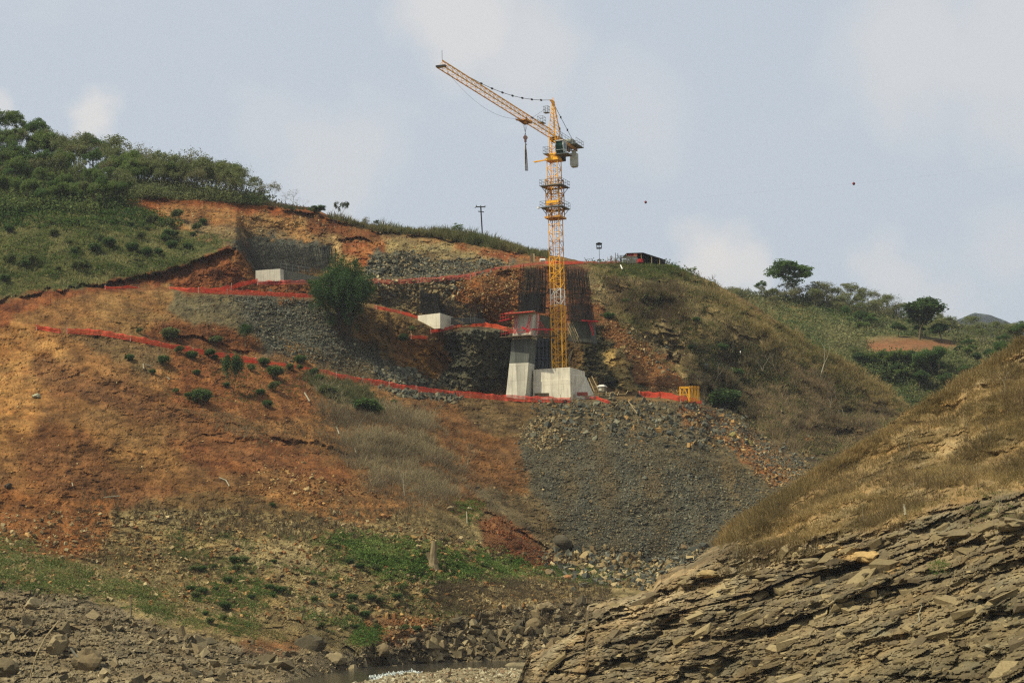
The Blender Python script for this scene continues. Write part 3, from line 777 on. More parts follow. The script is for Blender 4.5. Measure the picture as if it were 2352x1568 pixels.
BOX_F = np.array([(0, 1, 3), (0, 3, 2), (4, 6, 7), (4, 7, 5), (0, 4, 5), (0, 5, 1), (2, 3, 7), (2, 7, 6), (0, 2, 6), (0, 6, 4), (1, 5, 7), (1, 7, 3)])
def stones(pos, size, col, flat=(.35, .8), boxy=.85, rots=None):
    """many jagged stones merged into one mesh; returns verts, faces, colours"""
    Vs, Fs, Cs = [], [], []; off = 0
    n = len(pos)
    bx = RG.random(n) < boxy
    for sel, bv, bf in ((bx, BOX_V * .62, BOX_F), (~bx, ICO_V, ICO_F)):
        k = sel.sum()
        if k == 0: continue
        v = bv[None] * (1 + RG.uniform(-.42, .42, (k, len(bv), 1))) + RG.normal(0, .14, (k, len(bv), 3))
        v = v * np.stack([RG.uniform(.7, 1.25, k), RG.uniform(.6, 1.1, k), RG.uniform(*flat, k)], -1)[:, None]
        R_ = rand_rot(k) if rots is None else rots[sel]
        v = np.einsum('nij,nvj->nvi', R_, v) * size[sel][:, None, None] * .5 + pos[sel][:, None]
        f = bf[None] + (np.arange(k) * len(bv))[:, None, None] + off
        Vs.append(v.reshape(-1, 3)); Fs.append(f.reshape(-1, 3))
        Cs.append(np.repeat(col[sel], len(bv), 0)); off += k * len(bv)
    return np.concatenate(Vs), np.concatenate(Fs), np.concatenate(Cs)
def pick(cols, n, jit=.18):
    c = np.array([S(*x) for x in cols])[RG.integers(0, len(cols), n)]
    return c * (1 + RG.normal(0, jit, (n, 1)).clip(-.5, .6))
mat_stone = mat_col('broken_stone', .95, .3, 5)
def rubble(name, label, sheet, jobs):
    Vs, Fs, Cs, o = [], [], [], 0
    for poly, n, s0, s1, cols, kw in jobs:
        u, v = sample(poly, n, kw.get('soft', 9))
        if 'clump' in kw: u, v = clump(sheet, u, v, *kw['clump'])
        n = len(u)
        sz = s0 * (s1 / s0) ** (RG.random(n) ** kw.get('pow', 2.2))
        p = sheet.G(u, v); p[:, 2] += sz * .10; p[:, 1] -= sz * .12
        c0_ = pick(cols, n)
        if 'streak' in kw:
            sk = p.copy(); sk[:, 0] -= (sk[:, 2] - 20) * .35
            w_ = np.clip(fbm(sk * np.array([1, .12, .12]), 3.2, 3, 951) * 1.6 + .15, 0, 1)[:, None] * kw['streak']
            c0_ = c0_ * (1 - w_) + w_ * S(140, 116, 78) * (.8 + .4 * RG.random((n, 1)))
            sz = sz * (1 - .4 * w_[:, 0])
        vv, ff, cc = stones(p, sz, c0_, kw.get('flat', (.35, .8)), kw.get('boxy', .85))
        Vs.append(vv); Fs.append(ff + o); Cs.append(cc); o += len(vv)
    ob = obj(name, mesh_np(name, np.concatenate(Vs), np.concatenate(Fs), mat_stone, np.concatenate(Cs)))
    return tag(ob, label, 'rubble', kind='stuff')
GREY = [(94, 93, 84), (114, 112, 100), (78, 78, 72), (134, 128, 108), (102, 98, 84), (120, 106, 80)]
TAN = [(160, 138, 100), (140, 116, 80), (178, 156, 116), (120, 100, 72)]
OCH = [(176, 136, 84), (150, 104, 62), (190, 160, 112), (120, 84, 54)]
fan_top = [(1230, 925), (1420, 918), (1640, 925), (1740, 1010), (1600, 1040), (1400, 1000), (1240, 1010)]
fan_low = [(1205, 1010), (1300, 990), (1450, 1010), (1620, 1060), (1760, 1120), (1760, 1170), (1640, 1280), (1500, 1300), (1380, 1290), (1290, 1190), (1215, 1100)]
fan_all = [(1270, 930), (1420, 915), (1640, 925), (1880, 1085), (1850, 1150), (1650, 1290), (1380, 1285), (1300, 1200), (1215, 1100), (1215, 1020)]
fan_toe = [(1240, 1262), (1330, 1265), (1420, 1285), (1560, 1290), (1620, 1255), (1640, 1290), (1540, 1340), (1400, 1345), (1290, 1330), (1250, 1290)]
rubble('rubble_fan', 'loose grey and brown rubble fan spilling below the crane block', hill, [
    (fan_low, 24000, .10, .5, GREY, dict(pow=2.2, soft=24, streak=.35)),
    (fan_all, 9000, .10, .65, GREY + TAN[:2], dict(soft=26, pow=3.4, streak=.9)),
    (fan_top, 2200, .2, 1.5, GREY + OCH[:1], dict(pow=3.2, soft=14)),
    (fan_toe, 1700, .25, 1.6, TAN + GREY[:3], dict(pow=2.2, soft=14)),
    ([(1380, 1280), (1560, 1290), (1640, 1260), (1660, 1290), (1500, 1350), (1400, 1340)], 900, .4, 1.3, TAN + GREY, {}),
    ([(1560, 930), (1640, 935), (1850, 1090), (1780, 1120)], 1800, .2, .8, OCH + GREY[:2], {}),
    ([(1280, 940), (1330, 1000), (1230, 1040), (1190, 990)], 900, .2, .8, TAN, {}),
])
rubble('grey_scree', 'blue grey crushed rock tipped below the upper orange net', hill, [
    ([(515, 678), (735, 686), (772, 765), (850, 815), (990, 885), (900, 878), (760, 835), (640, 815), (590, 760)], 11000, .09, .55, GREY, dict(soft=16)),
    ([(860, 850), (930, 850), (1000, 890), (900, 880)], 500, .5, 1.4, GREY, {}),
    ([(870, 885), (1060, 908), (1050, 925), (900, 905)], 420, .4, 1.3, GREY, dict(soft=5)),
    ([(850, 600), (930, 575), (1000, 600), (1180, 600), (1080, 632), (850, 642)], 3000, .25, 1.0, GREY + TAN[:1], {}),
    ([(740, 640), (860, 640), (1060, 640), (1040, 690), (880, 680)], 900, .3, 1.1, TAN + GREY[:2], {}),
    ([(1640, 950), (1900, 1080), (1840, 1110), (1700, 1010)], 900, .2, .8, GREY + TAN[:2], {}),
])
rubble('soil_stones', 'small ochre and brown stones scattered over the orange soil', hill, [
    ([(0, 760), (400, 690), (560, 680), (640, 830), (960, 900), (1200, 930), (1190, 1150), (860, 1190), (460, 1130), (0, 1240)], 7500, .08, .45, OCH + [(140, 92, 52), (126, 80, 46)], dict(pow=3.4, clump=(9, -.2, 9))),
    ([(300, 460), (700, 490), (860, 530), (1250, 592), (1180, 604), (900, 590), (740, 560), (440, 540)], 2600, .10, .5, OCH + TAN, dict(pow=3)),
    ([(1040, 640), (1190, 614), (1200, 745), (1100, 745)], 1600, .15, .6, OCH + [(110, 70, 44)], {}),
    ([(1365, 700), (1460, 770), (1585, 900), (1500, 900), (1380, 750)], 1700, .12, .5, OCH, {}),
    ([(560, 1060), (830, 1110), (900, 1160), (700, 1160), (560, 1100)], 900, .15, .8, OCH + [(120, 74, 50)], dict(pow=3, soft=16)),
    ([(1100, 1190), (1150, 1185), (1300, 1310), (1200, 1300)], 900, .12, .5, [(130, 70, 40), (104, 54, 32), (150, 92, 56)], {}),
    ([(0, 1180), (900, 1180), (1350, 1330), (1300, 1400), (900, 1460), (0, 1340)], 6500, .15, .9, TAN + OCH[:2], {}),
    ([(1340, 700), (1560, 700), (1900, 900), (2000, 960), (1880, 1060), (1640, 930), (1450, 800)], 1600, .2, 1.1, GREY[:2] + TAN, dict(clump=(8, .0, 5))),
])
bankP = [(-60, 1345), (120, 1360), (400, 1452), (600, 1485), (820, 1500), (960, 1450), (1120, 1405), (1350, 1390), (1350, 1500), (860, 1530), (740, 1555), (640, 1572), (-60, 1600)]
BANK = [(146, 128, 98), (128, 110, 82), (164, 146, 114), (112, 98, 74), (96, 86, 68)]
rubble('bank_rubble', 'angular brown blocks covering the stream bank', hill, [
    (bankP, 1700, .4, 2.3, BANK, dict(boxy=.9, flat=(.25, .6), pow=2.8, clump=(6, -.1, 12))),
    (bankP, 5200, .12, .6, BANK, dict(boxy=.8, pow=2)),
    ([(960, 1450), (1120, 1400), (1400, 1385), (1400, 1460), (1250, 1500), (1000, 1510)], 320, .4, 2.2, BANK, dict(boxy=.7, pow=2.6)),
])
NEARC = [(156, 136, 100), (134, 116, 84), (170, 148, 110), (116, 100, 76)]
# tilted slabs on the near slope
def slabs(poly, n, s0, s1, pw):
    u, v = sample(poly, n, 6)
    sz = s0 * (s1 / s0) ** (RG.random(n) ** pw)
    p = near.G(u, v); p[:, 1] -= sz * .05
    k = n
    vtx = BOX_V[None] * np.stack([RG.uniform(.7, 1.5, k), RG.uniform(.5, .9, k), RG.uniform(.16, .42, k)], -1)[:, None]
    vtx = vtx * (1 + RG.uniform(-.35, .35, (k, 8, 1))) + RG.normal(0, .07, (k, 8, 3))
    a = np.radians(RG.normal(17, 9, k)); b = np.radians(RG.normal(12, 12, k)); c = np.radians(RG.normal(0, 28, k))
    Ry = np.stack([np.stack([np.cos(a), 0 * a, -np.sin(a)], -1), np.stack([0 * a, 0 * a + 1, 0 * a], -1), np.stack([np.sin(a), 0 * a, np.cos(a)], -1)], -2)
    Rx = np.stack([np.stack([0 * a + 1, 0 * a, 0 * a], -1), np.stack([0 * a, np.cos(b), -np.sin(b)], -1), np.stack([0 * a, np.sin(b), np.cos(b)], -1)], -2)
    Rz = rot_z(c)
    p[:, 1] += sz * .18
    vtx = np.einsum('nij,nvj->nvi', Ry @ Rx @ Rz, vtx) * sz[:, None, None] * .5 + p[:, None]
    f = BOX_F[None] + (np.arange(k) * 8)[:, None, None]
    cc = pick(NEARC, k, .12)
    d = np.clip(((u - 1500) / 850 + (v - 1250) / 500 - 0.35), 0, 1)[:, None]  # the same cloud shade, painted into the slab colours
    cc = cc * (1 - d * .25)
    return vtx.reshape(-1, 3), f.reshape(-1, 3), np.repeat(cc, 8, 0)
rockP = [(1215, 1560), (1270, 1470), (1400, 1395), (1500, 1360), (1600, 1300), (1750, 1270), (1900, 1240), (2060, 1210), (2200, 1170), (2380, 1135), (2380, 1600), (1215, 1600)]
Vs, Fs, Cs, o = [], [], [], 0
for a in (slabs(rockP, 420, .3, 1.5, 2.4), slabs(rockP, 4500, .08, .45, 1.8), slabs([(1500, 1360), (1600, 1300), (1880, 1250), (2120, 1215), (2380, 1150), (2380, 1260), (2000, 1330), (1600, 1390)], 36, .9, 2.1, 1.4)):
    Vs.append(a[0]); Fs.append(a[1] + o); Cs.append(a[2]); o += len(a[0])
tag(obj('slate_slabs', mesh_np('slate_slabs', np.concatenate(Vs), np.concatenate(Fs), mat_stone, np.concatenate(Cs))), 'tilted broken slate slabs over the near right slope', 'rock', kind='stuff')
# gravel stones on the bar
n = 9000
gu = RG.uniform(-24, 30, n); gyy = RG.uniform(170, 234, n)
m = inpoly(gu, gyy, pol) | inpoly(gu, gyy, pol2)
gu, gyy = gu[m], gyy[m]
gi = np.clip(((gu - gx[0]) / (gx[1] - gx[0])).astype(int), 0, 299); gj = np.clip(((gyy - gy[0]) / (gy[1] - gy[0])).astype(int), 0, 259)
pp = np.stack([gu, gyy, GZ[gj, gi] + .03], -1)
vv, ff, cc = stones(pp, .12 + .5 * RG.random(len(pp)) ** 3, pick([(178, 164, 136), (150, 134, 108), (196, 184, 158), (128, 112, 90), (168, 140, 110)], len(pp)), boxy=.1)
tag(obj('gravel_stones', mesh_np('gravel_stones', vv, ff, mat_stone, cc)), 'pale rounded stones on the gravel bar by the stream', 'gravel', kind='stuff')
# white water of the riffle
n = 700
u, v = sample([(845, 1556), (900, 1545), (950, 1540), (975, 1543), (930, 1552), (880, 1560)], n, 3)
pw_ = P(u, v, Yz(u, v, WATER_Z + .03))
vv, ff, cc = stones(pw_, RG.uniform(.1, .45, n), pick([(225, 228, 226), (200, 205, 205)], n, .05), flat=(.15, .3), boxy=0)
mat_foam = mat_col('foam', .5, 0)
tag(obj('stream_foam', mesh_np('stream_foam', vv, ff, mat_foam, cc)), 'white broken water where the stream runs over stones', 'water', kind='stuff')

# ---------------------------------------------------------------- grass and brush
mat_grass = mat_leaf('grass_blades', .45, .8)
def blades(pos, h, w, nb, spread, c0, c1, droop=.25):
    """tufts of nb bent blades; two triangles each"""
    n = len(pos); k = n * nb
    base = np.repeat(pos, nb, 0); hh = np.repeat(h, nb) * RG.uniform(.55, 1.15, k)
    a = RG.uniform(0, 2 * np.pi, k); r = np.repeat(h, nb) * spread * RG.random(k) ** .6
    b0 = base + np.stack([np.cos(a) * r * .35, np.sin(a) * r * .35, -0.06 + 0 * a], -1)
    lean = np.stack([np.cos(a) * r, np.sin(a) * r, hh], -1)
    ww = w * RG.uniform(.6, 1.3, k) * (np.repeat(h, nb) ** .3)
    b_ = RG.uniform(-.9, .9, k)
    sd = np.stack([np.cos(b_), np.sin(b_), 0 * b_], -1) * ww[:, None]
    mid = b0 + lean * .6
    tip = b0 + lean * np.array([1.5, 1.5, 1]) + np.stack([0 * a, 0 * a, -droop * r], -1)
    v = np.stack([b0 - sd * .5, b0 + sd * .5, mid + sd * .5, mid - sd * .5, tip], 1)
    i = np.arange(k)[:, None] * 5
    f = np.concatenate([i + np.array([0, 1, 2]), i + np.array([0, 2, 3]), i + np.array([3, 2, 4])])
    cc = c0[:, None] * (1 - RG.random((n, nb, 1))) + c1[:, None] * RG.random((n, nb, 1)) * 1.0
    cc = np.clip(cc, .006, .9).reshape(-1, 3) * 0 + (np.repeat(c0, nb, 0) * (1 - RG.random((k, 1)) * .5) + np.repeat(c1, nb, 0) * RG.random((k, 1)) * .5)
    cv = np.repeat(cc, 5, 0)
    return v.reshape(-1, 3), f, cv
def leafmass(pos, h, nl, ls, c0, c1, flat=.8):
    """low leafy plants: little quads in a mound"""
    n = len(pos); k = n * nl
    d = RG.normal(size=(k, 3)); d /= np.linalg.norm(d, axis=1)[:, None]
    d *= (RG.random((k, 1)) ** .4); d[:, 2] = np.abs(d[:, 2]) * flat
    c = np.repeat(pos, nl, 0) + d * np.repeat(h, nl)[:, None]
    a = rand_rot(k)
    s_ = ls * RG.uniform(.6, 1.4, k)[:, None] * (np.repeat(h, nl)[:, None] ** .4)
    e1 = a[:, :, 0] * s_; e2 = a[:, :, 1] * s_ * .6
    v = np.stack([c - e1, c - e2, c + e1, c + e2], 1)
    f = np.arange(k * 4).reshape(k, 4)
    t = RG.random((k, 1))
    cc = (np.repeat(c0, nl, 0) * (1 - t) + np.repeat(c1, nl, 0) * t) * (.75 + .4 * RG.random((k, 1)))
    return v.reshape(-1, 3), f, np.repeat(cc, 4, 0)
def join(parts):
    Vs, Fs, Cs, o = [], [], [], 0
    for v, f, c in parts:
        if f.shape[1] == 3: f = np.concatenate([f, f[:, 2:3]], 1) if False else f
        Vs.append(v); Fs.append(f + o); Cs.append(c); o += len(v)
    return np.concatenate(Vs), np.concatenate(Fs), np.concatenate(Cs)
def grass(name, label, cat, sheet, jobs, leaf=False):
    parts = []
    for poly, n, h0, h1, ca, cb, kw in jobs:
        u, v = sample(poly, n, kw.get('soft', 8))
        if 'clump' in kw: u, v = clump(sheet, u, v, *kw['clump'])
        if 'hole' in kw:
            m = ~inpoly(u, v, kw['hole']); u, v = u[m], v[m]
        p = sheet.G(u, v); n = len(u)
        h = RG.uniform(h0, h1, n) * (0.8 + .5 * np.clip(fbm(p, 5, 2, 901), -.6, 1))
        mixn = np.clip(fbm(p, kw.get('cs', 6), 3, 911) + .5 + RG.normal(0, .2, n), 0, 1)[:, None]
        c0 = (S(*ca) * (1 - mixn) + S(*cb) * mixn) * 1.12
        c1 = c0 * 1.35
        if leaf: parts.append(leafmass(p, h, kw.get('nb', 14), kw.get('w', .14), c0 * .8, c1))
        else: parts.append(blades(p, h, kw.get('w', .07), kw.get('nb', 6), kw.get('spread', .45), c0, c1))
    v, f, c = join(parts)
    return tag(obj(name, mesh_np(name, v, f, mat_grass, c)), label, cat, kind='stuff')
HILLG = [(-170, 500), (285, 478), (400, 528), (535, 553), (430, 606), (300, 640), (130, 662), (-170, 700)]
grass('hill_grass', 'olive green grass and weeds on the upper left slope', 'grass', hill, [
    (HILLG, 15000, .4, 1.1, (116, 122, 68), (168, 160, 106), dict(nb=6, w=.08, cs=4, clump=(3, -.25, 71))),
    ([(1345, 600), (1530, 606), (1600, 634), (1500, 640), (1380, 625)], 2500, .4, .9, (92, 104, 46), (124, 118, 66), dict(w=.08)),
    ([(740, 496), (860, 522), (1000, 537), (1100, 549), (1260, 586), (1260, 592), (1000, 545), (860, 530)], 2600, .8, 2.2, (128, 120, 78), (100, 104, 60), dict(soft=3, w=.07)),
    ([(300, 440), (600, 462), (740, 486), (600, 470), (450, 455)], 1200, .6, 1.4, (104, 92, 60), (80, 84, 48), dict(soft=4)),
    ([(150, 1000 + 260), (700, 1240), (700, 1480), (150, 1370)], 5000, .25, .6, (120, 116, 66), (150, 132, 90), dict(clump=(7, .0, 3), w=.06)),
])
grass('wood_undergrowth', 'dense leafy undergrowth filling the wood on the left hill', 'undergrowth', hill, [
    ([(-170, 340), (0, 356), (200, 400), (300, 430), (300, 470), (200, 488), (-170, 494)], 2600, 1.6, 3.6, (80, 100, 48), (116, 126, 68), dict(nb=34, w=.17)),
    ([(290, 428), (450, 446), (600, 464), (600, 470), (450, 456), (300, 452)], 1300, 2.2, 5.0, (88, 104, 56), (124, 128, 80), dict(nb=34, w=.13, soft=6)),
], leaf=True)
grass('hill_shrubbery', 'leafy green undergrowth on the upper left slope', 'undergrowth', hill, [
    (HILLG, 4600, .5, 1.5, (82, 104, 46), (116, 124, 66), dict(clump=(5, .05, 11), nb=18, w=.15)),
    ([(-170, 480), (290, 470), (420, 520), (300, 520), (-170, 520)], 900, .8, 1.6, (66, 92, 36), (88, 110, 48), dict(nb=22, w=.2)),
    ([(1420, 600), (1532, 606), (1580, 628), (1500, 630)], 500, .4, .9, (74, 100, 36), (96, 116, 50), dict(nb=16, w=.15)),
], leaf=True)
BR1 = [(720, 870), (820, 880), (890, 930), (980, 960), (1030, 1040), (1060, 1110), (1000, 1160), (900, 1130), (820, 1060), (760, 960)]
grass('dry_brush', 'grey dry brush and dead stems on the slope below the nets', 'brush', hill, [
    (BR1, 5200, .7, 2.2, (164, 148, 116), (118, 102, 80), dict(nb=7, w=.04, spread=.8, soft=26, clump=(5, -.25, 8))),
    ([(690, 860), (830, 880), (880, 930), (780, 930)], 900, .7, 1.6, (96, 100, 62), (128, 118, 80), dict(nb=7, w=.06)),
    ([(560, 1150), (1000, 1150), (1080, 1200), (980, 1240), (700, 1240), (450, 1220)], 1500, .4, 1.3, (140, 120, 86), (100, 86, 64), dict(nb=6, w=.05, clump=(6, .0, 6))),
    ([(180, 1130), (620, 1180), (700, 1340), (420, 1330), (180, 1290)], 1500, .4, 1.1, (120, 100, 72), (90, 74, 56), dict(nb=6, w=.05, clump=(6, .05, 7))),
    ([(1000, 1330), (1400, 1340), (1400, 1400), (1250, 1440), (1000, 1400)], 2200, .4, 1.2, (116, 100, 76), (90, 78, 60), dict(nb=7, w=.04, spread=.7)),
    ([(400, 930), (700, 980), (860, 1060), (640, 1050)], 350, .4, 1.0, (150, 130, 96), (120, 96, 66), dict(nb=6, w=.05)),
])
SPUR = [(1345, 606), (1530, 610), (1640, 652), (1853, 785), (2037, 897), (2130, 966), (2030, 1010), (1900, 1060), (1780, 1010), (1640, 935), (1560, 870), (1470, 780), (1380, 700)]
grass('spur_brush', 'olive and straw coloured brush on the right spur', 'brush', hill, [
    (SPUR, 14000, .4, 1.3, (138, 126, 80), (184, 162, 114), dict(nb=6, w=.05, spread=.7, cs=5, clump=(4, -.15, 61))),
    (SPUR, 3500, 1.0, 2.4, (120, 106, 74), (158, 138, 100), dict(nb=8, w=.05, spread=.6, cs=5, clump=(5, .15, 63))),
    ([(1560, 790), (1900, 860), (2060, 950), (1950, 1070), (1780, 1010), (1600, 890)], 8500, .6, 2.2, (122, 104, 80), (162, 138, 106), dict(nb=6, w=.045, spread=.8, clump=(4, -.1, 65))),
    ([(1380, 640), (1560, 650), (1600, 760), (1450, 730)], 2500, .8, 1.8, (124, 104, 74), (100, 82, 60), dict(nb=7, w=.045, spread=.5, clump=(6, .0, 4))),
    ([(1600, 640), (1853, 785), (2037, 893), (2110, 960), (2010, 930), (1830, 830), (1640, 700)], 4500, .6, 1.6, (170, 146, 96), (136, 122, 74), dict(nb=6, w=.06, spread=.6)),
])
grass('spur_shrubbery', 'patches of leafy green scrub on the right spur', 'undergrowth', hill, [
    (SPUR, 6500, .5, 1.6, (82, 94, 46), (110, 112, 64), dict(clump=(5, .12, 21), nb=20, w=.14)),
    ([(1620, 780), (1760, 800), (1780, 900), (1700, 960), (1620, 900)], 420, .7, 1.6, (50, 66, 34), (76, 84, 46), dict(nb=22, w=.16)),
    ([(1650, 880), (1690, 890), (1710, 950), (1670, 945)], 160, 1.0, 2.0, (48, 62, 34), (66, 76, 42), dict(nb=22, w=.16)),
    ([(1560, 760), (1900, 850), (2060, 950), (1950, 1060), (1780, 1010), (1600, 890)], 2600, .7, 2.2, (70, 66, 42), (96, 86, 58), dict(clump=(4, .12, 85), nb=20, w=.11)),  # dark clumps added as the shade in the spur's crevices
    ([(1380, 640), (1500, 650), (1560, 720), (1460, 730)], 700, .6, 1.6, (84, 72, 52), (104, 92, 64), dict(clump=(4, .05, 87), nb=18, w=.11)),
], leaf=True)
PATCH = [(740, 1238), (830, 1232), (900, 1235), (1000, 1262), (1090, 1275), (1180, 1290), (1230, 1310), (1180, 1325), (1040, 1325), (920, 1330), (860, 1310), (800, 1270)]
grass('bright_weeds', 'bright green weeds along the foot of the slope by the stump', 'weeds', hill, [
    (PATCH, 3000, .3, 1.0, (92, 122, 48), (136, 152, 80), dict(nb=16, w=.14, soft=18, cs=2.5, clump=(2.2, -.45, 81))),
    ([(1230, 1305), (1500, 1300), (1520, 1330), (1400, 1345), (1250, 1330)], 900, .35, .8, (96, 118, 58), (120, 130, 76), dict(nb=14, w=.13)),
    ([(440, 1310), (600, 1290), (800, 1320), (880, 1400), (780, 1460), (660, 1450), (500, 1430), (440, 1400)], 2400, .3, .8, (92, 116, 50), (118, 132, 72), dict(nb=14, w=.13, clump=(4, .05, 31))),
    ([(-60, 1230), (60, 1245), (180, 1310), (330, 1345), (420, 1400), (600, 1440), (580, 1460), (400, 1425), (200, 1365), (-60, 1340)], 3000, .25, .9, (96, 112, 54), (140, 142, 84), dict(nb=13, w=.13, soft=14, cs=3, clump=(2.6, -.35, 83))),
    ([(370, 1215), (760, 1230), (860, 1290), (700, 1320), (380, 1320)], 1500, .3, .7, (98, 112, 58), (126, 128, 78), dict(nb=12, w=.12, clump=(3.5, .12, 33))),
    ([(820, 1440), (880, 1440), (860, 1480), (800, 1480)], 260, .3, .7, (90, 120, 50), (118, 140, 66), dict(nb=14, w=.12)),
    ([(1040, 1150), (1110, 1150), (1100, 1200), (1050, 1190)], 160, .3, .8, (88, 118, 46), (110, 134, 60), dict(nb=14, w=.12)),
    ([(380, 840), (720, 850), (720, 950), (380, 920)], 700, .25, .6, (84, 100, 46), (110, 116, 62), dict(nb=12, w=.12, clump=(4, .05, 37))),
    ([(860, 1340), (1100, 1400), (1000, 1440), (860, 1400)], 260, .25, .6, (96, 116, 58), (120, 130, 74), dict(nb=12, w=.12)),
], leaf=True)
SLOPE = [(1640, 1256), (1690, 1222), (1740, 1172), (1820, 1118), (1900, 1072), (2000, 1014), (2100, 940), (2170, 904), (2240, 856), (2352, 782), (2420, 730), (2420, 1100), (2200, 1150), (2060, 1200), (1900, 1235), (1750, 1262)]
grass('golden_grass', 'straw coloured dry grass over the near right hillside', 'grass', near, [
    (SLOPE, 16000, .25, .8, (176, 150, 100), (136, 118, 76), dict(nb=6, w=.035, spread=.8, cs=3, clump=(2.5, -.2, 67))),
    (SLOPE, 5000, .5, 1.5, (130, 108, 74), (104, 90, 60), dict(nb=7, w=.03, spread=.8, clump=(3.5, .15, 41))),
    ([(1640, 1256), (1740, 1172), (2000, 1014), (2352, 782), (2352, 800), (2000, 1030), (1700, 1240)], 2500, .5, 1.2, (176, 146, 96), (140, 120, 78), dict(nb=6, w=.04, soft=5)),
    ([(1540, 1330), (1700, 1262), (2000, 1220), (2352, 1140), (2352, 1200), (1900, 1260), (1600, 1350)], 1200, .3, .9, (136, 112, 76), (108, 92, 62), dict(nb=6, w=.035, clump=(5, .1, 43))),
])
grass('green_tufts', 'small green plants among the near slate slabs', 'weeds', near, [
    ([(2080, 1130), (2352, 1080), (2352, 1200), (2150, 1230), (2060, 1220)], 260, .2, .5, (92, 108, 50), (112, 120, 64), dict(nb=14, w=.08, clump=(4, .0, 45))),
    ([(2140, 1290), (2180, 1290), (2180, 1320), (2140, 1320)], 40, .25, .5, (84, 110, 44), (104, 124, 56), dict(nb=16, w=.08, soft=3)),
    ([(1475, 1600 - 2 * 0), (1500, 1600), (1500, 1610), (1475, 1610)], 4, .2, .3, (84, 110, 44), (104, 124, 56), {}),
], leaf=True)
grass('rear_scrub', 'hazy green scrub covering the rear hillside', 'undergrowth', rear, [
    ([(1640, 670), (1900, 690), (2352, 780), (2400, 860), (2300, 960), (2040, 960), (1900, 830), (1750, 720)], 6500, .9, 3.0, (98, 114, 64), (140, 136, 92), dict(nb=16, w=.2, cs=10, hole=[(1975, 775), (2060, 770), (2190, 775), (2200, 808), (2130, 815), (2000, 815)])),
    ([(1640, 662), (1900, 684), (2352, 776), (2352, 790), (1900, 700), (1640, 680)], 500, 1.2, 2.6, (120, 124, 86), (144, 136, 104), dict(nb=18, w=.16, soft=4)),
], leaf=True)
# ================================================================== TREES AND SHRUBS
mat_bark = mat('bark', S(112, 98, 78), .95, s=6, var=.35)
mat_bark_pale = mat('pale_bark', S(168, 158, 136), .9, s=5, var=.25)
mat_bark_dark = mat('dark_bark', S(70, 58, 46), .95, s=6, var=.3)
mat_crown = mat_leaf('leaves', .38, .6)
def tubes(segs, sides=5):
    Vs, Fs, o = [], [], 0
    for p, q, r0, r1 in segs:
        d = q - p; L = np.linalg.norm(d)
        if L < 1e-6: continue
        d = d / L
        a = np.cross(d, [0, 0, 1] if abs(d[2]) < .9 else [1, 0, 0]); a /= np.linalg.norm(a); b = np.cross(d, a)
        th = np.arange(sides) / sides * 2 * np.pi
        ring = np.cos(th)[:, None] * a + np.sin(th)[:, None] * b
        Vs.append(p + ring * r0); Vs.append(q + ring * r1)
        i = np.arange(sides); j = (i + 1) % sides
        Fs.append(np.stack([o + i, o + j, o + sides + j, o + sides + i], -1)); o += 2 * sides
    return np.concatenate(Vs), np.concatenate(Fs)
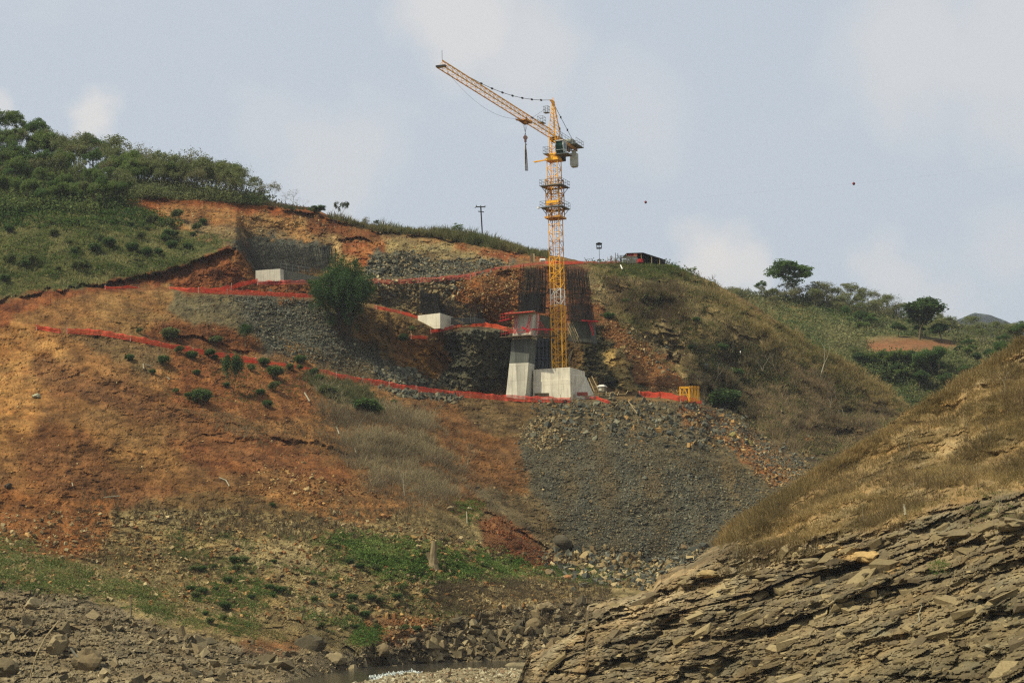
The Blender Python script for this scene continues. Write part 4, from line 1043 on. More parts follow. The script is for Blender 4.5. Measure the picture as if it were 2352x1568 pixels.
class Tree:
    def __init__(s, seed, h, style='round', levels=4, trunk=.35, spread=.75, kids=3, r=.022, lean=(0, 0), leaf=(70, 90, 40), leaf2=(100, 118, 56), nl=34, ls=.22, cr=.75, flat=.6, bare=.0, bark=None, stems=1, tipp=.5):
        R = np.random.default_rng(seed)
        s.segs = []; s.tips = []
        def grow(p, d, L, rad, lv):
            n = 2 if lv > 0 else 1
            for k in range(n):
                d2 = d + R.normal(0, .10 + .05 * lv, 3); d2 /= np.linalg.norm(d2)
                q = p + d2 * L / n
                if tipp > .8 and (lv > 0 or k == 1): s.tips.append((p + q) / 2 + R.normal(0, .25, 3))
                r1 = rad * (.82 if k == 0 and n > 1 else .7)
                s.segs.append((p, q, rad, r1)); p, d, rad = q, d2, r1
            if lv >= levels:
                s.tips.append(p); return
            m = kids + (R.random() < .4)
            ph = R.uniform(0, 6.28)
            for k in range(m):
                az = ph + k * 6.283 / m + R.normal(0, .3)
                tilt = spread * R.uniform(.65, 1.15)
                side = np.array([math.cos(az), math.sin(az), 0])
                up = np.array([0, 0, 1.0])
                if style == 'umbrella':
                    up *= (1.0 if lv < levels - 2 else .15)
                nd = d * math.cos(tilt) + side * math.sin(tilt) + up * .12
                nd /= np.linalg.norm(nd)
                grow(p, nd, L * R.uniform(.6, .82) * (1.0 if lv else .95), rad * .66, lv + 1)
            if R.random() < tipp and (lv >= 1 or tipp > .8): s.tips.append(p)
        for k in range(stems):
            a = R.uniform(0, 6.28); dv = np.array([math.cos(a) * .35 * (stems > 1) + lean[0], math.sin(a) * .35 * (stems > 1) + lean[1], 1.0]); dv /= np.linalg.norm(dv)
            grow(np.array([math.cos(a) * .1, math.sin(a) * .1, -.35]) if stems > 1 else np.array([0, 0, -.4]), dv, h * trunk, h * r, 0)
        top = max(max(q[2] for _, q, _, _ in s.segs), .1)
        k = h / (top + cr * flat * .6)
        s.segs = [(p * k, q * k, a * k ** .5, b * k ** .5) for p, q, a, b in s.segs]
        tips = np.array(s.tips) * k
        tv, tf = tubes(s.segs)
        s.trunk = mesh_np('trunk', tv, tf, bark or mat_bark, smooth=True)
        s.crown = None
        if bare < 1 and nl:
            tips = tips[R.random(len(tips)) >= bare]
            n = len(tips); K = n * nl
            cs = R.uniform(.7, 1.2, n) * cr
            d = R.normal(size=(K, 3)); d /= np.linalg.norm(d, axis=1)[:, None]; d *= R.random((K, 1)) ** .45
            d[:, 2] *= flat
            c = np.repeat(tips, nl, 0) + d * np.repeat(cs, nl)[:, None]
            q = R.normal(size=(K, 4)); q /= np.linalg.norm(q, axis=1)[:, None]
            w, x, y, z = q.T
            e1 = np.stack([1 - 2 * (y * y + z * z), 2 * (x * y + z * w), 2 * (x * z - y * w)], -1)
            e2 = np.stack([2 * (x * y - z * w), 1 - 2 * (x * x + z * z), 2 * (y * z + x * w)], -1)
            e1[:, 2] *= .6; e2[:, 2] *= .6
            sz = (ls * R.uniform(.6, 1.35, K))[:, None]
            v = np.stack([c - e1 * sz, c - e2 * sz * .6, c + e1 * sz, c + e2 * sz * .6], 1)
            t = np.repeat(R.random((n, 1)), nl, 0) * .6 + R.random((K, 1)) * .4
            cc = (S(*leaf) * (1 - t) + S(*leaf2) * t) * (.85 + .3 * R.random((K, 1)))
            s.crown = mesh_np('crown', v.reshape(-1, 3), np.arange(K * 4).reshape(K, 4), mat_crown, np.repeat(cc, 4, 0))
    def place(s, name, loc, label, cat='tree', group=None, rz=0, sc=1.0, scz=None):
        e = empty(name, loc, label, cat, group, rz)
        e.scale = (sc, sc, scz or sc)
        obj('trunk' if cat != 'shrub' else 'stem', s.trunk, e)
        if s.crown is not None: obj('crown' if cat != 'shrub' else 'foliage', s.crown, e)
        return e
RT = np.random.default_rng(99)
DK = dict(leaf=(74, 102, 46), leaf2=(112, 138, 66))
MD = dict(leaf=(94, 118, 54), leaf2=(138, 154, 78))
PL = dict(leaf=(122, 128, 76), leaf2=(162, 160, 106))
T_umb = Tree(11, 11, 'umbrella', levels=4, trunk=.34, spread=.5, kids=3, flat=.5, cr=.95, nl=44, ls=.19, **MD)
T_umb2 = Tree(12, 10, 'umbrella', levels=4, trunk=.34, spread=.55, kids=3, flat=.5, cr=.9, nl=40, ls=.18, **DK)
T_rnd = Tree(13, 9, 'round', levels=4, trunk=.24, spread=.40, kids=3, flat=1.0, cr=.85, nl=40, ls=.18, stems=2, **DK)
T_rnd2 = Tree(14, 8, 'round', levels=4, trunk=.24, spread=.36, kids=3, flat=1.0, cr=.8, nl=40, ls=.17, stems=2, **MD)
T_thin = Tree(15, 8, 'round', levels=4, trunk=.32, spread=.42, kids=2, flat=.8, cr=.8, nl=22, ls=.18, leaf=(108, 118, 66), leaf2=(146, 150, 94), bare=.2, bark=mat_bark, r=.013, stems=3)
T_thin2 = Tree(16, 8, 'round', levels=4, trunk=.3, spread=.5, kids=3, flat=.8, cr=.8, nl=12, ls=.16, leaf=(126, 126, 84), leaf2=(152, 146, 100), bare=.4, r=.013, stems=2)
T_bare = Tree(17, 8, 'round', levels=5, trunk=.28, spread=.5, kids=2, nl=3, ls=.14, bare=.7, r=.014, stems=2, bark=mat('grey_twigs', S(128, 118, 100), .95))
T_pale = Tree(18, 9, 'umbrella', levels=4, trunk=.3, spread=.68, kids=3, flat=.45, cr=.9, nl=26, ls=.17, bark=mat('grey_limb', S(130, 122, 104), .95), **PL)
# ---- the wood on the left ridge: rows from back to front
wood = [T_rnd, T_rnd2, T_umb2, T_thin, T_rnd2, T_thin2, T_umb, T_thin]
kindl = {id(T_rnd): 'dense dark green tree standing in the wood on the left hill', id(T_rnd2): 'mid green bushy tree growing in the wood on the left hill', id(T_umb2): 'dark flat topped tree growing in the wood on the left hill',
         id(T_thin): 'thin many stemmed tree with sparse olive leaves in the left wood', id(T_thin2): 'half bare tree with few leaves in the left wood', id(T_umb): 'green flat topped tree with layered crown in the left wood', id(T_bare): 'leafless grey tree in the left wood', id(T_pale): 'pale open crowned tree in the left wood'}
cnt = 0
def put(T, u, v, hpx, label=None, sheet=hill, name='tree', group=None, base=10.0, sc=None, wide=1.0):
    """stand tree T on the ground seen at (u,v), hpx tall in layout units"""
    p = sheet.G(np.array([u]), np.array([v]))[0]
    Hm = hpx * p[1] / F
    T_h = T._h
    k = Hm / T_h
    e = T.place(name, p, label or kindl[id(T)], 'tree', group, RT.uniform(0, 6.28), k)
    e.scale = (k * wide, k * wide, k)
    return e
for t in (T_umb, T_umb2, T_rnd, T_rnd2, T_thin, T_thin2, T_bare, T_pale):
    zz = []
    t._h = max(max(q[2] for _, q, _, _ in t.segs), .1) + .3
G1 = 'trees of the wood on the left hill'
def wood_label(T, u, row, h):
    where = ['at the left edge', 'above the middle grass slope', 'above the right grass slope', 'above the left scarp end', 'above the middle scarp', 'near the right end'][int(np.clip((u + 10) // 105, 0, 5))]
    rr = ['on the wooded skyline', 'under the skyline', 'inside the wood', 'low in the wood', 'on the bottom wood edge'][row]
    kd = {id(T_rnd): 'dense dark green tree', id(T_rnd2): 'mid green bushy tree', id(T_umb2): 'dark flat topped tree', id(T_thin): 'thin olive tree', id(T_thin2): 'half bare tree', id(T_umb): 'layered green tree'}[id(T)]
    return ('tall ' if h > 1 else '') + kd + ' ' + rr + ' ' + where
top = [(-60, 350, 100), (-20, 352, 95), (25, 356, 100), (75, 362, 92), (120, 372, 70), (165, 382, 78), (215, 398, 92), (262, 412, 98), (310, 424, 92), (352, 434, 86), (395, 441, 92), (440, 446, 100), (480, 452, 92), (520, 458, 84), (560, 462, 54)]
seqT = [T_umb, T_umb2, T_umb, T_umb2, T_thin2, T_thin2, T_umb2, T_thin, T_thin2, T_thin, T_thin, T_thin2, T_thin, T_thin, T_thin]
for (u, v, h), T in zip(top, seqT):
    put(T, u, v + 4, h * 1.12, wood_label(T, u, 0, 0), group=G1, wide=.8)
for row, (vo, n, hh) in enumerate([(16, 34, 84), (44, 32, 76), (76, 28, 68), (104, 26, 56)]):
    for i in range(n):
        u = -90 + (i + .5 + RT.uniform(-.35, .35)) * 640 / n
        vr = np.interp(u, [-100, 0, 200, 300, 450, 560], [352, 352, 396, 425, 444, 462])
        v = vr + vo + RT.uniform(-8, 8)
        vlim = np.interp(u, [-100, 285, 300, 450, 600], [492, 476, 448, 452, 466])
        if v > vlim: v = vlim - RT.uniform(0, 10)
        if u > 300 and row > 1: v = vr + RT.uniform(4, 20); row = 1; hh = 80
        if row == 3:
            T = [T_rnd, T_rnd2, T_rnd, T_umb][RT.integers(0, 4)]
        else:
            T = wood[RT.integers(0, len(wood))]
            if u > 300 and RT.random() < .6: T = T_thin
        ks = RT.uniform(.75, 1.15); put(T, u, v, hh * ks * (1.0 if u < 300 else .95), wood_label(T, u, row + 1, ks), group=G1, wide=RT.uniform(.6, .85))
for i in range(34):
    u = 95 + i * 14 + RT.uniform(-6, 6); vr = np.interp(u, [-100, 0, 200, 300, 450, 560], [352, 352, 396, 425, 444, 462])
    T = [T_thin, T_bare, T_thin2, T_thin][i % 4]; hp = RT.uniform(78, 112) * np.interp(u, [90, 500, 580], [1, .95, .6])
    kd_ = {id(T_thin): 'slim olive tree', id(T_bare): 'leafless feathery tree', id(T_thin2): 'half bare slim tree'}[id(T)]
    put(T, u, vr + RT.uniform(3, 16), hp, ('tall ' if hp > 95 else '') + kd_ + ' rising above the wooded skyline, ' + ['far left', 'left of centre', 'at its centre', 'right of centre', 'far right'][int(np.clip((u - 95) // 96, 0, 4))], group=G1, wide=RT.uniform(.45, .65))
# edge of the wood thinning out to the right
for (u, v, h, T, lab) in [(540, 458, 88, T_bare, 'tall leafless tree with forked grey limbs near the right end of the left wood'), (575, 463, 60, T_thin, None), (600, 466, 40, T_bare, 'leafless grey tree on the turf edge just right of the left wood'),
                          (622, 470, 56, T_thin2, 'pale thin tree with scattered leaves standing alone on the scarp edge'), (655, 474, 40, T_bare, 'low leafless bush like tree, third from the dark green bush'), (672, 477, 50, T_bare, 'leafless upright tree left of the dark green bush on the ridge'), (692, 480, 30, T_bare, 'lowest leafless tree beside the dark green bush')]:
    put(T, u, v, h, lab, group=G1 if lab is None else None)
for (u, v, h, lab) in [(735, 497, 26, 'dark green rounded bush on the ridge above the red scarp'), ]:
    e = put(T_rnd, u, v, h, lab, wide=1.7)
T_lone = Tree(41, 6, 'round', levels=3, trunk=.42, spread=.45, kids=3, flat=.8, cr=.6, nl=26, ls=.2, leaf=(70, 86, 46), leaf2=(100, 110, 62), r=.014, bark=mat_bark); T_lone._h = 6
put(T_lone, 787, 512, 52, 'slender lone tree standing on the ridge left of the utility pole', wide=.8)
put(T_thin2, 840, 521, 24, 'small sparse bush tree on the ridge, left one of two')
put(T_lone, 862, 527, 22, 'small sparse bush tree on the ridge, right one of two')
T_small = Tree(42, 4, 'umbrella', levels=3, trunk=.4, spread=.7, kids=3, flat=.3, cr=.6, nl=16, ls=.16, **MD); T_small._h = 4
put(T_small, 1052, 545, 32, 'small flat topped tree on the ridge left of the utility pole')
put(T_small, 1590, 634, 22, 'small windblown tree on the right spur skyline')

# ---- the large leaning tree in the middle of the slope
T_big = Tree(91, 13, 'round', levels=4, trunk=.08, spread=.46, kids=2, flat=1.1, cr=1.0, nl=95, ls=.15, r=.016, leaf=(50, 78, 36), leaf2=(92, 122, 58), bark=mat_bark_dark, stems=5, bare=.22, tipp=1.0); T_big._h = max(q[2] for _, q, _, _ in T_big.segs) + .6
e = put(T_big, 792, 777, 182, 'large dark green tree growing out of the grey scree slope', wide=.62)
e.rotation_euler = (0, math.radians(-3), 2.0)
put(T_rnd, 718, 668, 26, 'small green bush left of the large slope tree', wide=1.5)

# ---- shrubs on the orange slope
T_sh = Tree(51, 1.6, 'round', levels=2, trunk=.3, spread=.6, kids=4, flat=.9, cr=.42, bare=.3, nl=46, ls=.12, leaf=(66, 92, 44), leaf2=(104, 128, 62), stems=4, r=.02)
T_sh2 = Tree(52, 1.5, 'round', levels=2, trunk=.3, spread=.7, kids=4, flat=.8, cr=.42, bare=.35, nl=36, ls=.12, leaf=(88, 104, 54), leaf2=(128, 134, 80), stems=4, r=.02)
T_con = Tree(53, 5, 'round', levels=3, trunk=.3, spread=.5, kids=3, flat=1.3, cr=.75, nl=46, ls=.15, leaf=(58, 84, 42), leaf2=(88, 114, 56), stems=2, r=.02)
for t, hh in ((T_sh, 1.6), (T_sh2, 1.5), (T_con, 5)): t._h = hh
def shrub(T, u, v, hpx, label, wide=1.0, sheet=hill, group=None):
    p = sheet.G(np.array([u]), np.array([v]))[0]; k = hpx * p[1] / F / T._h
    e = T.place('shrub', p, label, 'shrub', group, RT.uniform(0, 6.28), k); e.scale = (k * wide * .62, k * wide * .62, k)
    return e
GS = 'green shrubs on the orange slope'
shr = [(322, 766, 14, 'lone small shrub just above the lower net'), (300, 830, 20, 'upright shrub left of the wooden crossed sticks'), (372, 838, 26, 'two lobed shrub on bare orange soil below the net'),
       (350, 860, 14, 'low shrub beneath the two lobed shrub'), (413, 812, 20, 'round dark shrub touching the lower net, first of three'), (441, 826, 24, 'round dark shrub touching the lower net, widest of three'), (480, 820, 22, 'round dark shrub touching the lower net, third of three'),
       (497, 826, 14, 'small shrub right of the three dark round shrubs'), (572, 853, 20, 'round shrub right of the tall column shaped shrub'), (450, 862, 16, 'small pale shrub in the middle of the shrub cluster'),
       (628, 870, 34, 'bushy light green shrub below the net bend'), (610, 842, 24, 'light green shrub hugging the lower net'), (632, 898, 24, 'dark shrub below the bushy light green shrub'), (615, 936, 20, 'round dark shrub lowest on the right of the cluster'),
       (598, 908, 18, 'small green shrub above the lowest round shrub'), (690, 836, 24, 'spreading olive shrub above the net'), (672, 852, 20, 'dark shrub behind the net right of centre'), (690, 850, 14, 'small dark shrub touching the net'), (720, 862, 20, 'green shrub where the net meets the dry brush'),
       (735, 876, 18, 'green shrub at the upper end of the dry brush'), (400, 905, 16, 'small shrub at the left end of the lower cluster'), (432, 915, 16, 'leafy shrub left of the dark mound shrub'), (520, 890, 14, 'small shrub left of the column shaped shrub'),
       (930, 785, 22, 'small dark shrub beside the short scrap of orange net'), (942, 762, 16, 'pale shrub right above the small dark shrub'), (905, 928, 12, 'tiny shrub below the grey boulders'), (1230, 905, 8, 'tiny weed beside the concrete block'), (628, 1164, 12, 'tiny bright green weed on the tan slope')]
for i, (u, v, h, lab) in enumerate(shr):
    shrub(T_sh if i % 4 else T_sh2, u, v, h * 1.05, lab, 1.25)
shrub(T_con, 533, 905, 100, 'tall column shaped dark green shrub on the orange slope', .8)
shrub(T_sh, 463, 928, 42, 'dark green mound shrub at the bottom of the cluster', 1.3)
shrub(T_con, 562, 795, 56, 'dark conical shrub above the net beside the grey scree', .9)
shrub(T_sh2, 405, 782, 34, 'wide olive and brown shrub above the net on the left', 1.8)
shrub(T_sh2, 385, 780, 22, 'low brown green shrub at the left foot of the wide olive shrub', 1.6)
shrub(T_sh2, 490, 790, 22, 'trailing olive shrub between the wide shrub and the conical shrub', 1.8)
shrub(T_sh, 848, 948, 40, 'glossy bright green bush at the top of the dry brush', 1.7)
shrub(T_sh, 870, 955, 32, 'right half of the glossy green bush pair above the dry brush', 1.3)
shrub(T_sh2, 760, 912, 34, 'olive shrub standing in the dry brush', 1.4)
for (u, v, h, lab) in [(1400, 735, 22, 'dark shrub right of the second pier on the orange talus'), (1660, 810, 26, 'dark green shrub in the middle of the right spur'), (1440, 700, 18, 'grey green shrub high on the orange talus edge'), (1690, 870, 30, 'dark green shrub among the bleached branches'),
                       (1665, 940, 56, 'dark hanging shrub right of the yellow mast section'), (1590, 805, 16, 'low green shrub left of the spur centre'), (1600, 740, 14, 'small round shrub near the top of the spur')]:
    shrub(T_sh, u, v, h, lab, 1.5)
GW = 'small green plants on the lower slope'
for i in range(46):
    u = RT.uniform(440, 1000); v = RT.uniform(1290, 1450); hp = RT.uniform(10, 22)
    lab = ('small ' if hp < 16 else 'bushy ') + ['dark green plant ', 'pale green plant '][i % 2] + ['high on the tan slope ', 'midway down the tan slope ', 'low on the tan slope '][int((v - 1290) // 54)] + ['left of the bright weeds', 'below their left end', 'under the bright weeds', 'under the stump'][int((u - 440) // 141)]
    shrub([T_sh, T_sh2][i % 2], u, v, hp, lab, 1.5, group=GW)
GW2 = 'leafy shrubs on the upper left grass slope'
for i in range(40):
    u = RT.uniform(0, 480); v = RT.uniform(500, np.interp(u, [0, 200, 480], [660, 630, 570]))
    hp = RT.uniform(12, 28)
    lab = ('large ' if hp > 20 else 'small ') + ['dark green shrub ', 'olive shrub '][i % 2] + ['high on the grass slope, ', 'half way up the grass slope, ', 'low on the grass slope, '][int(min((v - 500) // 50, 2))] + ['far left', 'left of centre', 'right of centre', 'near its right tip'][int(u // 121)]
    shrub([T_sh, T_sh2][i % 2], u, v, hp, lab, 1.3, group=GW2)

# ---- dead pale trees and branches on the spur
def dead(u, v, hpx, label, lean, seed, sheet=hill, thick=1.0):
    T = Tree(seed, 5, 'round', levels=3, trunk=.45, spread=.55, kids=2, nl=0, r=.018 * thick, lean=lean, bark=mat_bark_pale, bare=1); T._h = 5
    return put(T, u, v, hpx, label, sheet, 'dead_tree')
dead(1880, 870, 112, 'tall leaning pale dead tree on the crest of the right spur', (.3, 0), 61)
dead(1975, 812, 34, 'bleached dead tree with branches reaching right below the red earth', (.9, 0), 62, rear, 1.5)
dead(1640, 880, 60, 'bleached leafless branches left in the spur thicket', (.5, 0), 63)
dead(1705, 900, 74, 'arching white dead branches above the dark gully', (.7, 0), 64)
dead(1760, 880, 80, 'tall thin pale dead stem beside the arching branches', (.1, 0), 65, thick=.8)
dead(1790, 860, 60, 'pale dead snag leaning right near the spur crest', (.5, 0), 66, thick=.8)
for i in range(14):
    u, v = RT.uniform(1580, 1990), RT.uniform(800, 1010)
    if v > np.interp(u, [1580, 1800, 2000], [880, 1000, 1050]) or v < np.interp(u, [1640, 1853, 2037], [690, 810, 925]): continue
    dead(u, v, RT.uniform(26, 60), ['fallen', 'leaning', 'upright', 'forked', 'crooked', 'thin', 'short', 'broken', 'bent', 'slender', 'tall', 'gnarled', 'split', 'curved'][i] + ' bleached branch ' + ['high', 'half way up', 'low'][int(np.clip((v - 800) // 80, 0, 2))] + ' on the ' + ['left', 'middle', 'right'][int(np.clip((u - 1580) // 137, 0, 2))] + ' of the brushy spur', ((-1) ** i * RT.uniform(.3, .9), 0), 200 + i, thick=.7)
dead(2090, 1040, 66, 'dark leafless sapling by the near hill silhouette', (-.1, 0), 67, near, .8)
dead(2310, 900, 70, 'dead stem standing high on the near right hillside', (-.15, 0), 68, near, .8)
dead(2275, 1010, 60, 'dead upright stick in the golden grass', (-.1, 0), 69, near, .7)
dead(1985, 1200, 60, 'leafless bush stems in the straw grass above the slate', (.1, 0), 70, near, .6)
dead(2290, 1190, 80, 'bare branching shrub above the largest slate ledge', (-.3, 0), 71, near, .7)
dead(1690, 1290, 80, 'bare twiggy sapling rising in front of the slate ledge', (-.1, 0), 72, near, .5)
dead(1310, 1455, 76, 'leafless brown bush at the edge of the slate slope', (-.2, 0), 74, near, .5)
dead(820, 1010, 80, 'tall pale dead stems in the dry brush', (.1, 0), 75, thick=.6)
dead(930, 1140, 90, 'dead grey sapling at the lower end of the dry brush', (.15, 0), 76, thick=.6)

# ---- trees of the rear hill
GR = 'trees on the rear hill'
T_umbL = Tree(81, 9, 'umbrella', levels=4, trunk=.40, spread=.66, kids=3, flat=.3, cr=1.3, nl=46, ls=.25, leaf=(78, 106, 50), leaf2=(112, 138, 66), bark=mat_bark); T_umbL._h = max(q[2] for _, q, _, _ in T_umbL.segs) + .3
T_blob = Tree(82, 7, 'round', levels=4, trunk=.2, spread=.7, kids=3, flat=.55, cr=1.3, nl=36, ls=.3, leaf=(66, 90, 46), leaf2=(96, 118, 60)); T_blob._h = max(q[2] for _, q, _, _ in T_blob.segs) + .3
put(T_umbL, 1826, 694, 100, 'broad umbrella shaped green tree on the rear hill skyline', rear, wide=1.15)
put(T_pale, 1878, 702, 60, 'pale grey open crowned tree right of the umbrella tree', rear)
put(T_pale, 1945, 710, 64, 'pale yellowish round topped tree, largest of the pale trees on the rear skyline', rear, wide=1.1)
put(T_bare, 1990, 712, 56, 'leafless grey tree between the pale tree and the small green tree', rear)
put(T_thin2, 2004, 715, 52, 'small green topped tree at the right end of the pale trees', rear, wide=1.2)
put(T_bare, 1915, 700, 54, 'leafless grey tree between the two pale trees', rear)
put(T_bare, 2060, 720, 50, 'faint leafless tree left of the big dark tree', rear)
put(T_blob, 2110, 780, 96, 'largest dark green tree in the middle of the rear hill', rear, wide=1.1)
put(T_blob, 2165, 785, 44, 'low dark tree right below the largest dark tree', rear, wide=1.3)
put(T_umb2, 2340, 800, 66, 'dark green tree at the right edge of the rear hill', rear, wide=1.1)
put(T_rnd, 2300, 835, 52, 'dark tree where the near hillside meets the rear hill', rear)
put(T_rnd, 2155, 870, 76, 'dark green tree below the red earth patch', rear)
put(T_blob, 2180, 905, 48, 'layered green tree low on the rear hill', rear, wide=1.1)
put(T_blob, 2110, 895, 44, 'dark low tree left of the layered green tree', rear)
put(T_umb2, 1750, 680, 36, 'small dark tree left of the umbrella tree', rear)
put(T_umbL, 1940, 745, 46, 'dark stunted tree on the slope under the pale tree', rear, wide=.5)
for i in range(170):
    u = RT.uniform(1655, 2350) if i % 2 == 0 else RT.uniform(1960, 2345)
    sk = np.interp(u, [1640, 1870, 2030, 2200, 2352], [670, 690, 720, 768, 786])
    v = sk + (RT.uniform(0, 22) if i % 2 == 0 else RT.uniform(20, 150))
    if 1970 < u < 2200 and 775 < v < 835: v = 842
    T = [T_thin, T_thin2, T_bare, T_bare, T_pale][RT.integers(0, 5)] if i % 2 == 0 else [T_rnd2, T_blob, T_thin, T_umb2][RT.integers(0, 4)]
    lab = {id(T_thin): 'thin olive tree on the rear hill', id(T_thin2): 'half bare thin tree on the rear hill', id(T_bare): 'leafless grey tree in the rear hill scrub', id(T_pale): 'pale open tree on the rear hill', id(T_rnd2): 'mid green bushy tree on the rear hill slope',
           id(T_blob): 'dark spreading tree on the rear hill slope', id(T_umb2): 'dark flat topped tree on the rear hill slope'}[id(T)] + [' left of the umbrella tree', ' below the umbrella tree', ' below the pale trees', ' left of the big dark tree', ' right of the big dark tree', ' near the right edge'][int(np.clip((u - 1655) // 116, 0, 5))]
    put(T, u, v, RT.uniform(26, 56) * (.6 if u < 1790 else 1) if i % 2 == 0 else RT.uniform(20, 38), lab, rear, group=GR)
# the stump
st = hill.G(np.array([993]), np.array([1300]))[0]
segs = []
pts = [np.array([0, 0, -.5]), np.array([.1, 0, .4]), np.array([.15, 0, 1.5]), np.array([.35, 0, 3.4])]
for a, b, r0, r1 in zip(pts[:-1], pts[1:], (1.0, .62, .48), (.62, .48, .40)): segs.append((a, b, r0, r1))
segs += [(np.array([-.2, 0, .9]), np.array([-.65, -.1, 1.9]), .4, .28), (np.array([0, -.2, .2]), np.array([.6, -.8, -.7]), .35, .12), (np.array([0, 0, .2]), np.array([-1.0, -.4, -.5]), .35, .12)]
tv, tf = tubes(segs, 9)
tv += fbm(tv * np.array([3, 3, .7]), 1, 3, 5)[:, None] * .07
e = empty('tree_stump', st, 'tall weathered grey brown tree stump in the bright green weeds', 'stump')
obj('trunk', mesh_np('trunk', tv, tf, mat('dead_wood', S(150, 130, 98), .95, s=3, stretch=(3, 3, .6), var=.4)), e)

# ---------------------------------------------------------------- single boulders
def boulder(u, v, w, label, col, sheet=hill, flat=(.6, .9), group=None, seed=0, rock='boulder'):
    p = sheet.G(np.array([u]), np.array([v]))[0]; sz = w * p[1] / F
    R = np.random.default_rng(seed + int(u * 7 + v))
    import bmesh
    bm = bmesh.new(); bmesh.ops.create_icosphere(bm, subdivisions=3, radius=.5)
    co = np.array([x.co[:] for x in bm.verts]); ff = np.array([[q.index for q in f.verts] for f in bm.faces]); bm.free()
    d = facet(co * 1.0 + R.uniform(0, 50, 3), .42, seed, 1.4)
    co = co * (1 + d[:, None] * .22)
    for k in range(5):
        nn = R.normal(size=3); nn /= np.linalg.norm(nn); c = R.uniform(.30, .42); dd = co @ nn
        co = co - np.where(dd > c, dd - c, 0)[:, None] * nn
    co *= np.array([1.1, .9, R.uniform(*flat)]) * sz
    me = mesh_np(rock, co, ff, mat_stone, np.repeat(S(*col)[None], len(co), 0) * (1 + .2 * fbm(co, sz * .3, 3, seed))[:, None])
    ob = obj(rock, me, loc=p + np.array([0, -.05 * sz, sz * .12])); ob.rotation_euler = (0, 0, R.uniform(0, 6))
    return tag(ob, label, 'boulder', group)
boulder(85, 912, 22, 'pale grey boulder alone on the orange slope at the left', (170, 166, 140), flat=(.6, .7))
boulder(20, 1118, 22, 'dark rock on the orange slope near the left edge', (70, 60, 50))
for k, (u, v, w, lab) in enumerate([(132, 1490, 66, 'large block with a dark flat face in the left bank'), (205, 1530, 74, 'broad slab faced block below the large dark faced block'), (75, 1392, 44, 'dark faced block at the top of the left bank'), (20, 1545, 60, 'big rounded boulder in the lower left corner'),
                              (715, 1490, 62, 'large boulder above the mossy hollow by the stream'), (770, 1520, 44, 'angular block right of the large bank boulder'), (880, 1500, 48, 'dark sided angular block by the stream'), (810, 1545, 36, 'rounded boulder at the water edge'), (905, 1540, 30, 'reddish boulder at the water edge'),
                              (1190, 1450, 34, 'rounded boulder at the right of the banded outcrop'), (1255, 1400, 44, 'brown boulder among the grey brush near the near slope'), (1225, 1440, 40, 'tall boulder left of the slate slope'), (1370, 1405, 40, 'pale broken boulder beside the leafless bush')]):
    boulder(u, v, w, lab, BANK[k % 5], seed=k)
for k, (u, v, w, lab) in enumerate([(1290, 1252, 46, 'long dark boulder lying on top of the toe rubble'), (1305, 1330, 22, 'orange brown boulder at the end of the red earth tongue'), (1262, 1318, 26, 'brown boulder right of the red earth'), (1720, 1020, 24, 'yellowish boulder high on the rubble fan, lower of two'), (1682, 1002, 20, 'yellowish boulder high on the rubble fan, upper of two'),
                              (1620, 980, 20, 'grey boulder near the top of the rubble fan'), (1080, 1170, 14, 'pale stone below the dry brush'), (1036, 1170, 18, 'pale brown boulder at the foot of the dry brush'), (1480, 1100, 14, 'grey stone in the middle of the rubble fan'), (880, 1185, 16, 'orange stone at the end of the red bank'), (460, 925, 0, '')]):
    if w: boulder(u, v, w, lab, [(90, 82, 68), (170, 120, 78), (128, 108, 80), (170, 152, 92), (160, 146, 90), (110, 108, 96), (168, 152, 120), (150, 130, 100), (120, 118, 108), (176, 128, 80)][k], seed=k + 30)
for k, (u, v, w, lab) in enumerate([(1860, 1300, 60, 'pale upright block under the slate overhang'), (1625, 1325, 50, 'split slab stack at the left tip of the slate ledge'), (2330, 1215, 90, 'massive tilted slab at the right end of the slate ledge'), (2200, 1240, 80, 'broad tilted slab in the middle of the slate ledge'),
                              (1990, 1285, 60, 'tan fresh broken slab under the golden grass'), (1755, 1330, 44, 'square block under the slate ledge'), (1930, 1380, 40, 'grey wedge shaped block on the slate slope'), (2270, 1490, 34, 'loose pale slab low on the right')]):
    boulder(u, v, w, lab, [(150, 132, 100), (170, 144, 100), (140, 122, 92), (130, 114, 86), (196, 160, 106), (120, 104, 78), (124, 112, 86), (138, 126, 100)][k], near, (.3, .5), seed=k + 60, rock='slate_block')
